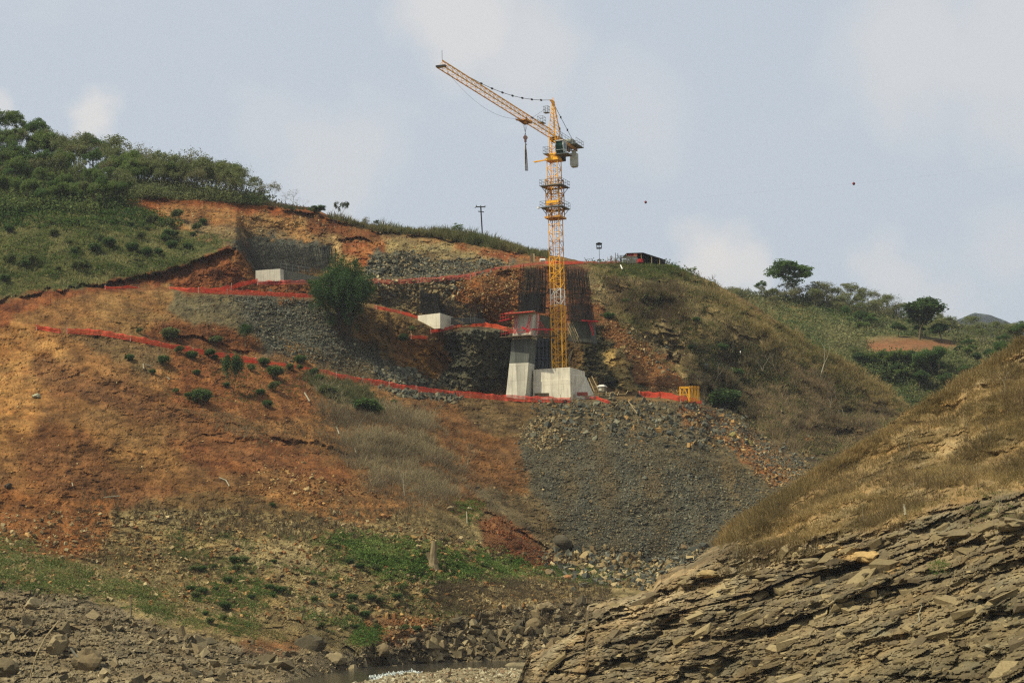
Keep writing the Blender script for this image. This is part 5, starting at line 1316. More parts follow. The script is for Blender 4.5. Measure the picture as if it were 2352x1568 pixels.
# ================================================================== BUILT THINGS
K_ = .91875
def z2(x, y): return ((560 + x / 3.675) * K_, (440 + y / 3.675) * K_)
def z3(x, y): return ((1060 + x / 3.5636) * K_, (120 + y / 3.5636) * K_)
def z4(x, y): return ((1180 + x * .2169) * K_, (420 + y * .2169) * K_)
def z5(x, y): return ((1060 + x * .21683) * K_, (700 + y * .21683) * K_)
def zt(x, y): return ((1250 + x * .11477) * K_, (240 + y * .11477) * K_)
def zp(x, y): return ((1240 + x * .11479) * K_, (740 + y * .11479) * K_)
def zh(x, y): return ((1500 + x * .09354) * K_, (560 + y * .09354) * K_)
def zq(x, y): return ((1340 + x * .18707) * K_, (940 + y * .18707) * K_)
def W3(uv, Y): return P(uv[0], uv[1], Y)
class MB:
    def __init__(s): s.V = []; s.F = []; s.o = 0
    def add(s, v, f):
        s.V.append(np.asarray(v, float)); s.F.append(np.asarray(f) + s.o); s.o += len(v)
    def frame(s, c, ax, ay, az, hx, hy, hz):
        c = np.asarray(c, float); v = BOX_V @ np.array([np.asarray(ax) * hx, np.asarray(ay) * hy, np.asarray(az) * hz]) + c
        f = np.array([(0, 1, 3, 2), (4, 6, 7, 5), (0, 4, 5, 1), (2, 3, 7, 6), (0, 2, 6, 4), (1, 5, 7, 3)])
        s.add(v, f); return s
    def bar(s, p, q, w, h=None):
        p = np.asarray(p, float); q = np.asarray(q, float); d = q - p; L = np.linalg.norm(d)
        if L < 1e-6: return s
        d /= L; a = np.cross(d, [0, 0, 1] if abs(d[2]) < .95 else [1, 0, 0]); a /= np.linalg.norm(a); b = np.cross(d, a)
        return s.frame((p + q) / 2, d, a, b, L / 2, w / 2, (h or w) / 2)
    def hull8(s, pts):
        """pts ordered like BOX_V"""
        s.add(pts, np.array([(0, 1, 3, 2), (4, 6, 7, 5), (0, 4, 5, 1), (2, 3, 7, 6), (0, 2, 6, 4), (1, 5, 7, 3)])); return s
    def tube(s, pts, r, sides=6):
        pts = [np.asarray(p, float) for p in pts]
        v, f = tubes([(a, b, r, r) for a, b in zip(pts[:-1], pts[1:])], sides); s.add(v, f); return s
    def cyl(s, c, axis, r, h, sides=14):
        c = np.asarray(c, float); axis = np.asarray(axis, float); axis /= np.linalg.norm(axis)
        a = np.cross(axis, [0, 0, 1] if abs(axis[2]) < .9 else [1, 0, 0]); a /= np.linalg.norm(a); b = np.cross(axis, a)
        th = np.arange(sides) / sides * 2 * np.pi
        ring = (np.cos(th)[:, None] * a + np.sin(th)[:, None] * b) * r
        v = np.concatenate([c - axis * h / 2 + ring, c + axis * h / 2 + ring, [c - axis * h / 2, c + axis * h / 2]])
        i = np.arange(sides); j = (i + 1) % sides
        f = np.concatenate([np.stack([i, j, sides + j, sides + i], -1), np.stack([j, i, i * 0 + 2 * sides, i * 0 + 2 * sides], -1), np.stack([sides + i, sides + j, i * 0 + 2 * sides + 1, i * 0 + 2 * sides + 1], -1)])
        me_v = v; s.polys = None
        s.V.append(me_v); s.F.append(f + s.o); s.o += len(v); return s
    def build(s, name, mat, parent=None, origin=None, smooth=False):
        v = np.concatenate(s.V); f = np.concatenate(s.F)
        root = parent
        org = np.zeros(3)
        if parent is not None:
            r = parent
            while r.parent is not None: r = r.parent
            org = np.array(r.location)
        elif origin is not None: org = np.asarray(origin)
        me = bpy.data.meshes.new(name)
        fl = [tuple(dict.fromkeys(int(t) for t in q)) for q in f]
        me.from_pydata([tuple(q) for q in (v - org)], [], fl); me.update()
        if smooth: me.polygons.foreach_set('use_smooth', np.ones(len(me.polygons), bool))
        me.materials.append(mat)
        return obj(name, me, parent, None if parent is not None else org)
Zup = np.array([0, 0, 1.0])
MY = mat('yellow_steel', S(240, 174, 36, 1), .5, var=.12, s=1.2, c2=S(150, 92, 34), c2t=(.58, .72))
MYR = mat('rusty_yellow_steel', S(206, 146, 50, 1), .6, var=.3, s=1.5, c2=S(104, 52, 40), c2t=(.45, .6))
MWH = mat('white_steel', S(222, 218, 204, 1), .5, var=.1, c2=S(150, 140, 120), c2t=(.6, .75))
MJ = mat('pale_yellow_steel', S(240, 176, 44, 1), .5, var=.15, c2=S(160, 112, 60), c2t=(.55, .7))
MGR = mat('grey_galvanised_steel', S(118, 122, 122), .5, .3, var=.15)
MDK = mat('dark_steel', S(52, 50, 48), .6, .2)
MRED = mat('red_formwork_steel', S(178, 38, 34, 1), .5, var=.2, c2=S(100, 40, 34), c2t=(.6, .75))
MWOOD = mat('weathered_timber', S(176, 152, 112), .85, var=.25, s=3)
MWOODD = mat('dark_timber', S(104, 88, 66), .9, var=.3, s=3)
MREB = mat('rebar_steel', S(44, 41, 38), .8, .2, var=.3)
MGLS = mat('dark_green_glass', S(34, 66, 56), .12, var=.2, s=.6)
MBLK = mat('gap_shade_blue', S(30, 34, 40), .7, var=.3, s=.4)
def mat_concrete(name, c, c_st, lines=1.2, warm=1.0):
    m, t, b, o = base_mat(name)
    tcn = N(t, 'ShaderNodeTexCoord')
    n1 = noise_node(t, .5, 6, .65, tcn.outputs['Object'])
    mp = N(t, 'ShaderNodeMapping'); mp.inputs['Scale'].default_value = (3.5, 3.5, .18); t.links.new(tcn.outputs['Object'], mp.inputs['Vector'])
    n2 = noise_node(t, 1.0, 6, .7, mp.outputs[0])
    n3 = noise_node(t, 6, 5, .7, tcn.outputs['Object'])
    rgb = N(t, 'ShaderNodeRGB'); rgb.outputs[0].default_value = (*c, 1)
    mx = N(t, 'ShaderNodeMix', data_type='RGBA'); mx.inputs[7].default_value = (*c_st, 1)
    t.links.new(maprange(t, n2.outputs['Fac'], .5, .72, 0, .8), mx.inputs[0]); t.links.new(rgb.outputs[0], mx.inputs[6])
    f1 = maprange(t, n1.outputs['Fac'], .3, .7, .8, 1.15); f3 = maprange(t, n3.outputs['Fac'], .3, .7, .9, 1.1)
    mm = N(t, 'ShaderNodeMath', operation='MULTIPLY'); t.links.new(f1, mm.inputs[0]); t.links.new(f3, mm.inputs[1])
    # shutter board joints
    sx = N(t, 'ShaderNodeSeparateXYZ'); t.links.new(tcn.outputs['Object'], sx.inputs[0])
    ad = N(t, 'ShaderNodeMath', operation='ADD'); t.links.new(sx.outputs[0], ad.inputs[0]); ml = N(t, 'ShaderNodeMath', operation='MULTIPLY'); ml.inputs[1].default_value = .6; t.links.new(sx.outputs[1], ml.inputs[0]); t.links.new(ml.outputs[0], ad.inputs[1])
    def joint(src, per, w):
        dv = N(t, 'ShaderNodeMath', operation='DIVIDE'); dv.inputs[1].default_value = per; t.links.new(src, dv.inputs[0])
        fr = N(t, 'ShaderNodeMath', operation='FRACT'); t.links.new(dv.outputs[0], fr.inputs[0])
        return maprange(t, fr.outputs[0], 0, w, .62, 1)
    j1 = joint(ad.outputs[0], lines, .06); j2 = joint(sx.outputs[2], 2.6, .03)
    m2 = N(t, 'ShaderNodeMath', operation='MULTIPLY'); t.links.new(j1, m2.inputs[0]); t.links.new(j2, m2.inputs[1])
    m3 = N(t, 'ShaderNodeMath', operation='MULTIPLY'); t.links.new(mm.outputs[0], m3.inputs[0]); t.links.new(m2.outputs[0], m3.inputs[1])
    t.links.new(mulcol(t, mx.outputs[2], m3.outputs[0]), b.inputs['Base Color'])
    b.inputs['Roughness'].default_value = .9
    return m
MCON = mat_concrete('concrete', S(214, 206, 180, 1.0), S(160, 150, 126, 1.0))
MCON2 = mat_concrete('streaked_concrete', S(208, 202, 178, 1.0), S(140, 134, 116, 1.0), 50)
MCOND = mat_concrete('platform_shade_concrete', S(104, 106, 100), S(176, 172, 156), 50)  # pier band under the platform: its shadow painted into the concrete, with streaks

# ---------------------------------------------------------------- crane foundation block
A22 = math.radians(22)
ax = np.array([-math.cos(A22), math.sin(A22), 0]); bx_ = np.array([math.sin(A22), math.cos(A22), 0])
Nb = P(1309, 843, 346.0)
zt_blk = Nb[2]; zb_blk = P(1310, 911, 346.0)[2]
def blk(a, b, z): return np.array([Nb[0], Nb[1], 0]) + ax * a + bx_ * b + Zup * z
LA, LB = 6.9, 7.6
blk_o = blk(LA / 2, LB / 2, zb_blk - .3)
e_blk = empty('concrete_block', blk_o, 'massive pale concrete foundation block carrying the tower crane', 'foundation')
m_ = MB()
zm = zb_blk + (zt_blk - zb_blk) * .60
def prism(mb, c, z0, z1):
    lo = [blk(a, b, z0) for a, b in c]; hi = [blk(a, b, z1) for a, b in c]
    mb.hull8([lo[0], hi[0], lo[1], hi[1], lo[3], hi[3], lo[2], hi[2]])
prism(m_, [(0, 0), (LA, 0), (LA, LB), (0, LB)], zm, zt_blk)
m_.build('upper_pour', MCON, e_blk)
m_ = MB(); prism(m_, [(-.02, -.06), (LA + .1, -.06), (LA + .1, LB + .06), (-.02, LB + .06)], zb_blk - 1.5, zm - .003)
m_.hull8([blk(-.03, .5, zb_blk - 1.5), blk(-.03, .5, zt_blk - 1.2), blk(-.03, LB, zb_blk - 1.5), blk(-.03, LB, zt_blk - .9), blk(-.1, .5, zb_blk - 1.5), blk(-.1, .5, zt_blk - 1.3), blk(-2.6, LB, zb_blk - 1.5), blk(-.2, LB, zt_blk - 1.0)])
m_.build('lower_pour', MCON, e_blk)

# ---------------------------------------------------------------- tower crane
Wm = 1.96
M0 = blk(2.5, 3.0, zt_blk)                          # near leg foot
def mst(a, b, z): return M0 + ax * a + bx_ * b + Zup * z
MC = mst(Wm / 2, Wm / 2, 0)
YM = MC[1]
def zat(uv): return P(uv[0], uv[1], YM)[2] - zt_blk   # height above block top
crane = empty('tower_crane', MC, 'yellow lattice tower crane standing on the concrete block', 'tower crane')
H_slew = zat(z3(1130, 1010)); H_cf0 = zat(z3(1150, 1515)); H_cf1 = zat(z3(1150, 1175)); H_p1 = zat(z3(1150, 1430)); H_p2 = zat(z3(1150, 1238))
bay = 1.45
def mast_bay(mb, z0, z1, flip, a0=0, a1=Wm, ch=.16, br=.065):
    c = [(a0, a0), (a1, a0), (a1, a1), (a0, a1)]
    for (a, b) in c: mb.bar(mst(a, b, z0), mst(a, b, z1), ch)
    for k in range(4):
        p, q = c[k], c[(k + 1) % 4]
        mb.bar(mst(*p, z1), mst(*q, z1), br * 1.1)
        if flip ^ (k % 2): p, q = q, p
        mb.bar(mst(*p, z0), mst(*q, z1), br)
nb = int(round(H_slew / bay)); bay = H_slew / nb
k = 0; sec = 0
while k < nb:
    m_ = MB(); n = min(2, nb - k)
    for i in range(n): mast_bay(m_, (k + i) * bay + .003, (k + i + 1) * bay, (k + i) % 2)
    zc = (k + .5) * bay
    v_l = 842 - zc * F / YM
    M = MWH if abs(v_l - 686) < 20 else (MY if v_l > 596 else (MYR if v_l > 500 else MY))
    if 520 < v_l < 545: M = MY
    m_.tube([mst(1.3, 1.3, k * bay), mst(1.3, 1.3, (k + n) * bay)], .05, 4)
    o = m_.build('mast_section', M, crane)
    if M is MWH: o['label'] = 'white painted mast section'
    k += n
# ladder inside the mast
m_ = MB()
for s_ in (.55, .95): m_.bar(mst(s_, 1.3, 0), mst(s_, 1.3, H_slew), .05)
for i in range(int(H_slew / .6)): m_.bar(mst(.55, 1.3, i * .6), mst(.95, 1.3, i * .6), .04)
m_.build('ladder', MDK, crane)
# climbing frame with two walkways
m_ = MB()
c0, c1 = -.28, Wm + .28
nbb = 5; hb = (H_cf1 - H_cf0) / nbb
for i in range(nbb):
    mast_bay(m_, H_cf0 + i * hb, H_cf0 + (i + 1) * hb, i % 2, c0, c1, .16, .09)
m_.frame(mst(Wm / 2, Wm / 2, H_cf0), ax, bx_, Zup, Wm / 2 + .55, Wm / 2 + .55, .16)
m_.frame(mst(Wm / 2, -.35, H_p1 + .7), ax, bx_, Zup, 1.3, .12, .32)
m_.build('climbing_frame', MYR, crane)
m_ = MB(); m_.frame(mst(Wm / 2, c0 - .1, H_p1 + 1.0), ax, bx_, Zup, 1.15, .1, .22); m_.build('hydraulic_beam', MY, crane)
def walkway(zc, ext, name='walkway'):
    m_ = MB()
    lo, hi = c0 - ext, c1 + ext
    for (a0, a1, b0, b1) in [(lo, hi, lo, c0 - .03), (lo, hi, c1 + .03, hi), (lo, c0 - .03, c0 - .02, c1 + .02), (c1 + .03, hi, c0 - .02, c1 + .02)]:
        m_.frame(mst((a0 + a1) / 2, (b0 + b1) / 2, zc), ax, bx_, Zup, (a1 - a0) / 2, (b1 - b0) / 2, .07)
    for (a, b) in [(lo + .2, lo + .2), (hi - .2, lo + .2), (hi - .2, hi - .2), (lo + .2, hi - .2)]:
        ca = c0 if a < Wm / 2 else c1; cb = c0 if b < Wm / 2 else c1
        m_.bar(mst(a, b, zc), mst(ca, cb, zc - 1.1), .09)
    w = m_.build(name, MGR, crane)
    m_ = MB(); cs = [(lo, lo), (hi, lo), (hi, hi), (lo, hi)]
    for i in range(4):
        p, q = cs[i], cs[(i + 1) % 4]
        for h in (.55, 1.1): m_.bar(mst(*p, zc + h), mst(*q, zc + h), .045)
        for t in np.linspace(0, 1, 5)[:-1]: m_.bar(mst(p[0] + (q[0] - p[0]) * t, p[1] + (q[1] - p[1]) * t, zc), mst(p[0] + (q[0] - p[0]) * t, p[1] + (q[1] - p[1]) * t, zc + 1.1), .045)
    m_.build('railing', MGR, w)
walkway(H_p1, .85); walkway(H_p2, .85)
m_ = MB(); m_.cyl(mst(c1 + 1.15, c0 - .8, H_p1), Zup, .22, .35, 10); m_.build('lamp', MWH, crane)
# slewing unit
H_s1 = zat(z3(1130, 955)); H_j = zat(z3(1160, 800)); H_ap = zat(z3(1125, 470))
m_ = MB()
m_.frame(mst(Wm / 2, Wm / 2, H_slew + .25), ax, bx_, Zup, 1.25, 1.25, .25)
m_.cyl(MC + Zup * (H_slew + .72), Zup, 1.15, .42, 18)
m_.frame(mst(Wm / 2, Wm / 2, H_slew + 1.08), ax, bx_, Zup, 1.15, 1.15, .14)
m_.bar(mst(Wm + .2, -.3, H_slew + .1), mst(Wm + 2.4, -.5, H_slew - .05), .16)
m_.bar(mst(Wm + .2, -.0, H_slew + .1), mst(Wm + 2.3, -.3, H_slew - .15), .1)
m_.build('slewing_unit', MY, crane)
m_ = MB(); m_.cyl(mst(-.3, 2.3, H_slew + .6), Zup, .5, .9, 12); m_.build('slew_motor', MDK, crane)
# slewing column up to the jib foot
m_ = MB(); w = .55
for (a, b) in ((-w, -w), (w, -w), (w, w), (-w, w)):
    m_.bar(mst(Wm / 2 + a, Wm / 2 + b, H_s1), mst(Wm / 2 + a, Wm / 2 + b, H_j + .2), .18)
for i in range(3):
    z0 = H_s1 + (H_j - H_s1) * i / 3; z1 = H_s1 + (H_j - H_s1) * (i + 1) / 3
    for p, q in (((-w, -w), (w, -w)), ((w, -w), (w, w)), ((w, w), (-w, w)), ((-w, w), (-w, -w))):
        m_.bar(mst(Wm / 2 + p[0], Wm / 2 + p[1], z0), mst(Wm / 2 + q[0], Wm / 2 + q[1], z1), .08)
m_.build('slewing_column', MY, crane)
# jib: solve its horizontal direction from tip and root
zj = MC[2] + H_j
ut, vt_ = z3(150, 172)
Yt = float(Yz(ut, vt_, zj)); tip = P(ut, vt_, Yt)
root = np.array([MC[0], MC[1], zj])
jd = tip - root; LJ = np.linalg.norm(jd); jd /= LJ; js = np.cross(jd, Zup)
def J(s, w, h): return root + jd * s + js * w + Zup * h
m_ = MB(); hj = 1.25; wj = .62; nbj = 34; L0 = .8
nbj = 26; st_ = np.linspace(L0, LJ, nbj + 1)
for w in (-wj, wj): m_.bar(J(L0, w, 0), J(LJ, w, 0), .13)
m_.bar(J(L0, 0, hj), J(LJ - .6, 0, hj), .15)
for i in range(nbj):
    a, b = st_[i], st_[i + 1]; c = (a + b) / 2
    for w in (-wj, wj):
        m_.bar(J(a, w, 0), J(c, 0, hj), .05); m_.bar(J(c, 0, hj), J(b, w, 0), .05)
    m_.bar(J(a, -wj, 0), J(a, wj, 0), .045)
    m_.bar(J(a, -wj if i % 2 else wj, 0), J(b, wj if i % 2 else -wj, 0), .04)
m_.bar(J(LJ, -wj, 0), J(LJ, wj, 0), .13)
jib = m_.build('jib', MJ, crane)
m_ = MB(); m_.frame(J(LJ - .1, 0, .15), jd, js, Zup, .4, .75, .14); m_.bar(J(LJ - .6, 0, hj), J(LJ - .6, 0, hj + 1.6), .06); m_.build('jib_tip', MDK, jib)
m_ = MB(); ww = wj + .25
for s0 in (6.2,):
    m_.frame(J(s0, .0, hj + .12), jd, js, Zup, .8, .5, .05)
    for a, b in ((-.8, -.5), (.8, -.5), (.8, .5), (-.8, .5)): m_.bar(J(s0 + a, b, hj + .1), J(s0 + a, b, hj + 1.2), .05)
    for h in (.65, 1.2):
        for p, q in (((-.8, -.5), (.8, -.5)), ((.8, -.5), (.8, .5)), ((.8, .5), (-.8, .5)), ((-.8, .5), (-.8, -.5))): m_.bar(J(s0 + p[0], p[1], hj + h), J(s0 + q[0], q[1], hj + h), .045)
m_.build('service_basket', MGR, jib)
# tower head
apex = MC + Zup * H_ap - jd * .3
m_ = MB()
legs = [J(.9, -.6, .2), J(.9, .6, .2), J(-2.3, .6, .0), J(-2.3, -.6, .0)]
legs[0] = J(.7, -.6, .2)
ap2 = [apex + jd * .12 - js * .12, apex + jd * .12 + js * .12, apex - jd * .25 + js * .12, apex - jd * .25 - js * .12]
for a, b in zip(legs, ap2): m_.bar(a, b, .15)
for i in range(1, 9):
    t = i / 9
    r_ = [a * (1 - t) + b * t for a, b in zip(legs, ap2)]
    t2 = (i - 1) / 9; r2 = [a * (1 - t2) + b * t2 for a, b in zip(legs, ap2)]
    for k in range(4):
        m_.bar(r_[k], r_[(k + 1) % 4], .06)
        m_.bar(r2[k], r_[(k + 1) % 4], .05) if k % 2 == 0 else None
m_.bar(apex, apex + jd * 1.6 - Zup * .2, .22); m_.bar(apex - Zup * .7, apex + jd * 1.6 - Zup * .2, .12); m_.bar(apex, apex + Zup * .6, .16)
head = m_.build('tower_head', MJ, crane)
def basket(c, d1, d2, a, b, h, parent, name='access_basket'):
    m_ = MB(); m_.frame(c, d1, d2, Zup, a, b, .05)
    cs = [(-a, -b), (a, -b), (a, b), (-a, b)]
    for i in range(4):
        p, q = cs[i], cs[(i + 1) % 4]
        P1 = c + d1 * p[0] + d2 * p[1]; Q1 = c + d1 * q[0] + d2 * q[1]
        m_.bar(P1, P1 + Zup * h, .05)
        for t in (.5, 1): m_.bar(P1 + Zup * h * t, Q1 + Zup * h * t, .045)
        m_.bar((P1 + Q1) / 2, (P1 + Q1) / 2 + Zup * h, .04)
    return m_.build(name, MGR, parent)
basket(P(*z3(1092, 578), YM - 1.2), ax, bx_, .42, .5, 1.15, head)
basket(P(*z3(1098, 950), YM - .6), ax, bx_, .45, .9, 1.25, crane)
# pendant bars
m_ = MB()
att = J(LJ * .0, 0, hj)
best = min(np.linspace(5, LJ, 200), key=lambda s: abs((lambda p: 1176 + F * ((p @ RN)[0] / -(p @ RN)[2]) - z3(412, 285)[0])(J(s, 0, hj))))
hp = apex + jd * 1.6 - Zup * .2; ap_ = J(best, 0, hj + .1)
pts = []
for t in np.linspace(0, 1, 9): pts.append(hp * (1 - t) + ap_ * t - Zup * (4 * t * (1 - t)) * 1.1)
m_.tube(pts, .045, 5)
for p in pts[1:-1]: m_.frame(p, jd, js, Zup, .28, .12, .12)
m_.build('pendant_bar', MDK, crane)
cj = lambda s, w, h: root - jd * s + js * w + Zup * h
LC = 11.0
for w in (-.55, .55):
    m_ = MB(); a = apex - Zup * .3; b = cj(LC * .72 if w > 0 else LC * .95, w * 1.4, .5)
    m_.tube([a, b], .045, 5)
    for t in (.33, .62): m_.frame(a * (1 - t) + b * t, jd, js, Zup, .14, .1, .2)
    m_.build('counter_jib_tie', MDK, crane)
m_ = MB(); a = P(*z3(1075, 548), YM - 4); b = P(*z3(965, 622), YM - 14); m_.tube([a, b], .025, 4); m_.frame(b, jd, js, Zup, .5, .1, .1); m_.build('hoist_rope', MDK, crane)
# counter jib
m_ = MB()
for w in (-.75, .75): m_.frame(cj(LC / 2, w, -.05), jd, js, Zup, LC / 2, .11, .3)
for s in np.linspace(.5, LC, 8): m_.bar(cj(s, -.7, -.05), cj(s, .7, -.05), .12)
for s in np.linspace(.5, LC, 8)[:-1]: m_.bar(cj(s, -.7, -.05), cj(s + 1.4, .7, -.05), .07)
cjib = m_.build('counter_jib', MYR, crane)
m_ = MB(); m_.frame(cj(LC / 2 + .4, 0, .32), jd, js, Zup, LC / 2, .85, .04)
m_.frame(cj(LC - 1.6, 0, .34), jd, js, Zup, 2.2, 1.9, .06)
m_.build('deck', MGR, cjib)
m_ = MB()
for w in (-1.85, 1.85):
    for h in (.9, 1.45): m_.bar(cj(LC - 3.7, w, h), cj(LC + .6, w, h), .05)
    for s in np.linspace(LC - 3.7, LC + .6, 5): m_.bar(cj(s, w, .35), cj(s, w, 1.45), .05)
for h in (.9, 1.45): m_.bar(cj(LC + .6, -1.85, h), cj(LC + .6, 1.85, h), .05)
for w in (-.85, .85):
    for h in (.9, 1.35): m_.bar(cj(1, w, h), cj(LC - 3.7, w, h), .045)
    for s in np.linspace(1, LC - 3.7, 5): m_.bar(cj(s, w, .35), cj(s, w, 1.35), .045)
m_.build('railing', MGR, cjib)
m_ = MB(); m_.frame(cj(LC - 1.4, .1, 1.0), jd, js, Zup, .9, .8, .6); m_.cyl(cj(LC - 3.2, 0, .95), js, .45, 1.6, 14); m_.frame(cj(LC - 2.6, .9, .9), jd, js, Zup, .4, .35, .5)
m_.build('winch', mat('winch_grey', S(150, 150, 140), .6), cjib)
# counterweight slabs hanging at the end
cwt = P(*z3(1335, 925), YM + LC * .85); cwb = P(*z3(1340, 1066), YM + LC * .85)
c_ = (cwt + cwb) / 2; hh = (cwt[2] - cwb[2]) / 2
for i in range(3):
    m_ = MB(); m_.frame(c_ + ax * 0 - jd * (i - 1) * .42 + Zup * 0, js, jd, Zup, .62, .19, hh - .35); m_.frame(c_ - jd * (i - 1) * .42 - Zup * (hh - .22), js, jd, Zup, .5, .19, .13)
    m_.frame(c_ - jd * (i - 1) * .42 + Zup * (hh - .1), js, jd, Zup, .25, .12, .26)
    m_.build('counterweight', mat('weight_concrete', S(178, 176, 158, 1), .9) if i == 0 else bpy.data.materials['weight_concrete'], crane)
# cab
cb0 = P(*zt(1205, 975), YM - 2.2); s_ = .11477 * K_ * (YM - 2.2) / F
def cabp(x, y, d): return P(*zt(x, y), YM - 2.2) + (-jd) * d
cabd = 2.0
fr = np.array([[1200, 975], [1360, 965], [1385, 1235], [1240, 1245]])
ctr = [P(*zt(x, y), YM - 2.2) for x, y in fr]
dx = ctr[1] - ctr[0]; wx = dx[0]
lft = np.array([-1, .22, 0]); 
base_c = P(*zt(1225, 1290), YM - 2.2)
ca_ = js if js[0] > 0 else -js
tl = P(*zt(1202, 975), YM - 2.2)
Hc = 2.35
def C(a, d, h): return np.array([tl[0], tl[1], tl[2]]) + ca_ * a + (-jd) * d - Zup * h
prof = [(0.0, 0.0), (0.05, .1), (-.12, .9), (0.10, 1.6), (.55, Hc)]   # front profile: (depth, drop)
wC = 1.45
m_ = MB()
bk = 2.1
for (d0, h0), (d1, h1) in zip(prof[1:-1], prof[2:]):
    m_.hull8([C(.05, d0, h0), C(.05, d1, h1), C(.05, d0 + .04, h0), C(.05, d1 + .04, h1), C(wC - .05, d0, h0), C(wC - .05, d1, h1), C(wC - .05, d0 + .04, h0), C(wC - .05, d1 + .04, h1)])
m_cab = MB()
m_cab.hull8([C(.02, .12, 1.7), C(.02, .12, .12), C(.02, bk, Hc), C(.02, bk, .12), C(wC - .02, .12, 1.7), C(wC - .02, .12, .12), C(wC - .02, bk, Hc), C(wC - .02, bk, .12)])
cab = m_cab.build('cab', mat('cab_panel', S(196, 204, 204), .4, var=.06), crane)
m_.build('windscreen', MGLS, cab)
m_ = MB(); m_.frame(C(wC / 2, bk / 2 - .05, .04), ca_, -jd, Zup, wC / 2 + .06, bk / 2 + .15, .06)
for a in (0, wC):
    for (d0, h0), (d1, h1) in zip(prof[:-1], prof[1:]): m_.bar(C(a, d0 - .02, h0), C(a, d1 - .02, h1), .08)
m_.build('cab_frame', MWH, cab)
m_ = MB(); m_.frame(C(wC + .012, bk / 2 + .2, .85), ca_, -jd, Zup, .01, .55, .5); m_.frame(C(-.0, bk / 2 + .2, .85), ca_, -jd, Zup, .03, .55, .5); m_.build('side_window', MGLS, cab)
m_ = MB(); m_.frame(C(wC / 2 + .3, bk / 2 + .5, Hc + .05), ca_, -jd, Zup, wC / 2 + .5, bk / 2 + .4, .06)
for s in (0, 1, 2):
    m_.bar(C(wC + .8, .6 + s * .9, Hc + .05), C(wC + .8, .6 + s * .9, Hc - 1.0), .045)
m_.bar(C(wC + .8, .6, Hc - 1.0), C(wC + .8, 2.4, Hc - 1.0), .045)
m_.build('cab_platform', MGR, cab)
# trolley and hook
def proj(p):
    q = p @ RN; return 1176 + F * q[0] / -q[2], 784 - F * q[1] / -q[2]
ss = np.linspace(2, LJ, 400); us = np.array([proj(J(s, 0, 0))[0] for s in ss]); s_tr = ss[np.argmin(abs(us - z3(900, 690)[0]))]
m_ = MB(); m_.frame(J(s_tr, 0, -.28), jd, js, Zup, 1.5, .8, .09)
for a in (-1.4, 1.4):
    for w in (-.75, .75): m_.bar(J(s_tr + a, w, -.3), J(s_tr + a, w, .12), .12); m_.cyl(J(s_tr + a, w, .05), js, .16, .12, 10)
m_.bar(J(s_tr + 1.4, 0, -.3), J(s_tr + 3.2, 0, -.5), .1); m_.frame(J(s_tr + 3.4, 0, -.75), jd, js, Zup, .35, .4, .05)
for w in (-.4, .4): m_.bar(J(s_tr + 3.4, w, -.75), J(s_tr + 3.4, w, .1), .05)
m_.frame(J(s_tr, 0, -.55), jd, js, Zup, .7, .35, .16)
trl = m_.build('trolley', MYR, crane)
Ytr = J(s_tr, 0, 0)[1]
hk_t = P(*z3(908, 785), Ytr); hk_b = P(*z3(912, 838), Ytr)
hx, hy = J(s_tr, 0, 0)[0], Ytr
hk_t[0] = hk_b[0] = hx; 
m_ = MB()
for dx_ in (-.32, -.12, .12, .32): m_.tube([J(s_tr + dx_ * 1.4, dx_, -.5), np.array([hx + dx_ * .6, hy, hk_t[2] - .1])], .022, 4)
m_.build('hook_rope', MDK, crane)
m_ = MB(); cc_ = np.array([hx, hy, (hk_t[2] + hk_b[2]) / 2])
m_.cyl(cc_ + Zup * .25, np.array([0.2, 1, 0]), .38, .3, 14); m_.frame(cc_ - Zup * .1, np.array([1, 0, 0]), np.array([0, 1, 0]), Zup, .2, .17, .45)
m_.tube([cc_ - Zup * .5, cc_ - Zup * .9, cc_ + np.array([.15, 0, -1.05]), cc_ + np.array([.18, 0, -.85])], .07, 6)
m_.build('hook_block', mat('hook_block_paint', S(124, 92, 84), .6), crane)
hz = hk_b[2] - .25; lz = P(*z3(920, 1090), Ytr)[2]
e_ = empty('hanging_slings', (hx, hy, lz), 'long bundle of slings hanging from the crane hook', 'lifting slings')
m_ = MB()
for i, (dx_, dy_) in enumerate(((-.10, 0), (.0, .1), (.12, -.05))):
    m_.tube([np.array([hx, hy, hz]), np.array([hx + dx_, hy + dy_, hz - 1.4]), np.array([hx + dx_ * 1.8 + .05, hy + dy_, lz + .1])], .075, 5)
m_.build('sling', mat('worn_sling', S(150, 128, 88), .9, c2=S(70, 60, 54), c2t=(.4, .6)), e_)
m_ = MB(); m_.frame(np.array([hx + .08, hy, lz]), np.array([1, 0, 0]), np.array([0, 1, 0]), Zup, .28, .08, .07); m_.build('shackle', MGR, e_)
m_ = MB(); pts = []
a = J(LJ - 2.5, 0, -.05); b = J(s_tr + 3.2, 0, -.5)
for t in np.linspace(0, 1, 16): pts.append(a * (1 - t) + b * t - Zup * 4 * t * (1 - t) * 2.0)
m_.tube(pts, .02, 4); m_.build('trolley_rope', MDK, crane)

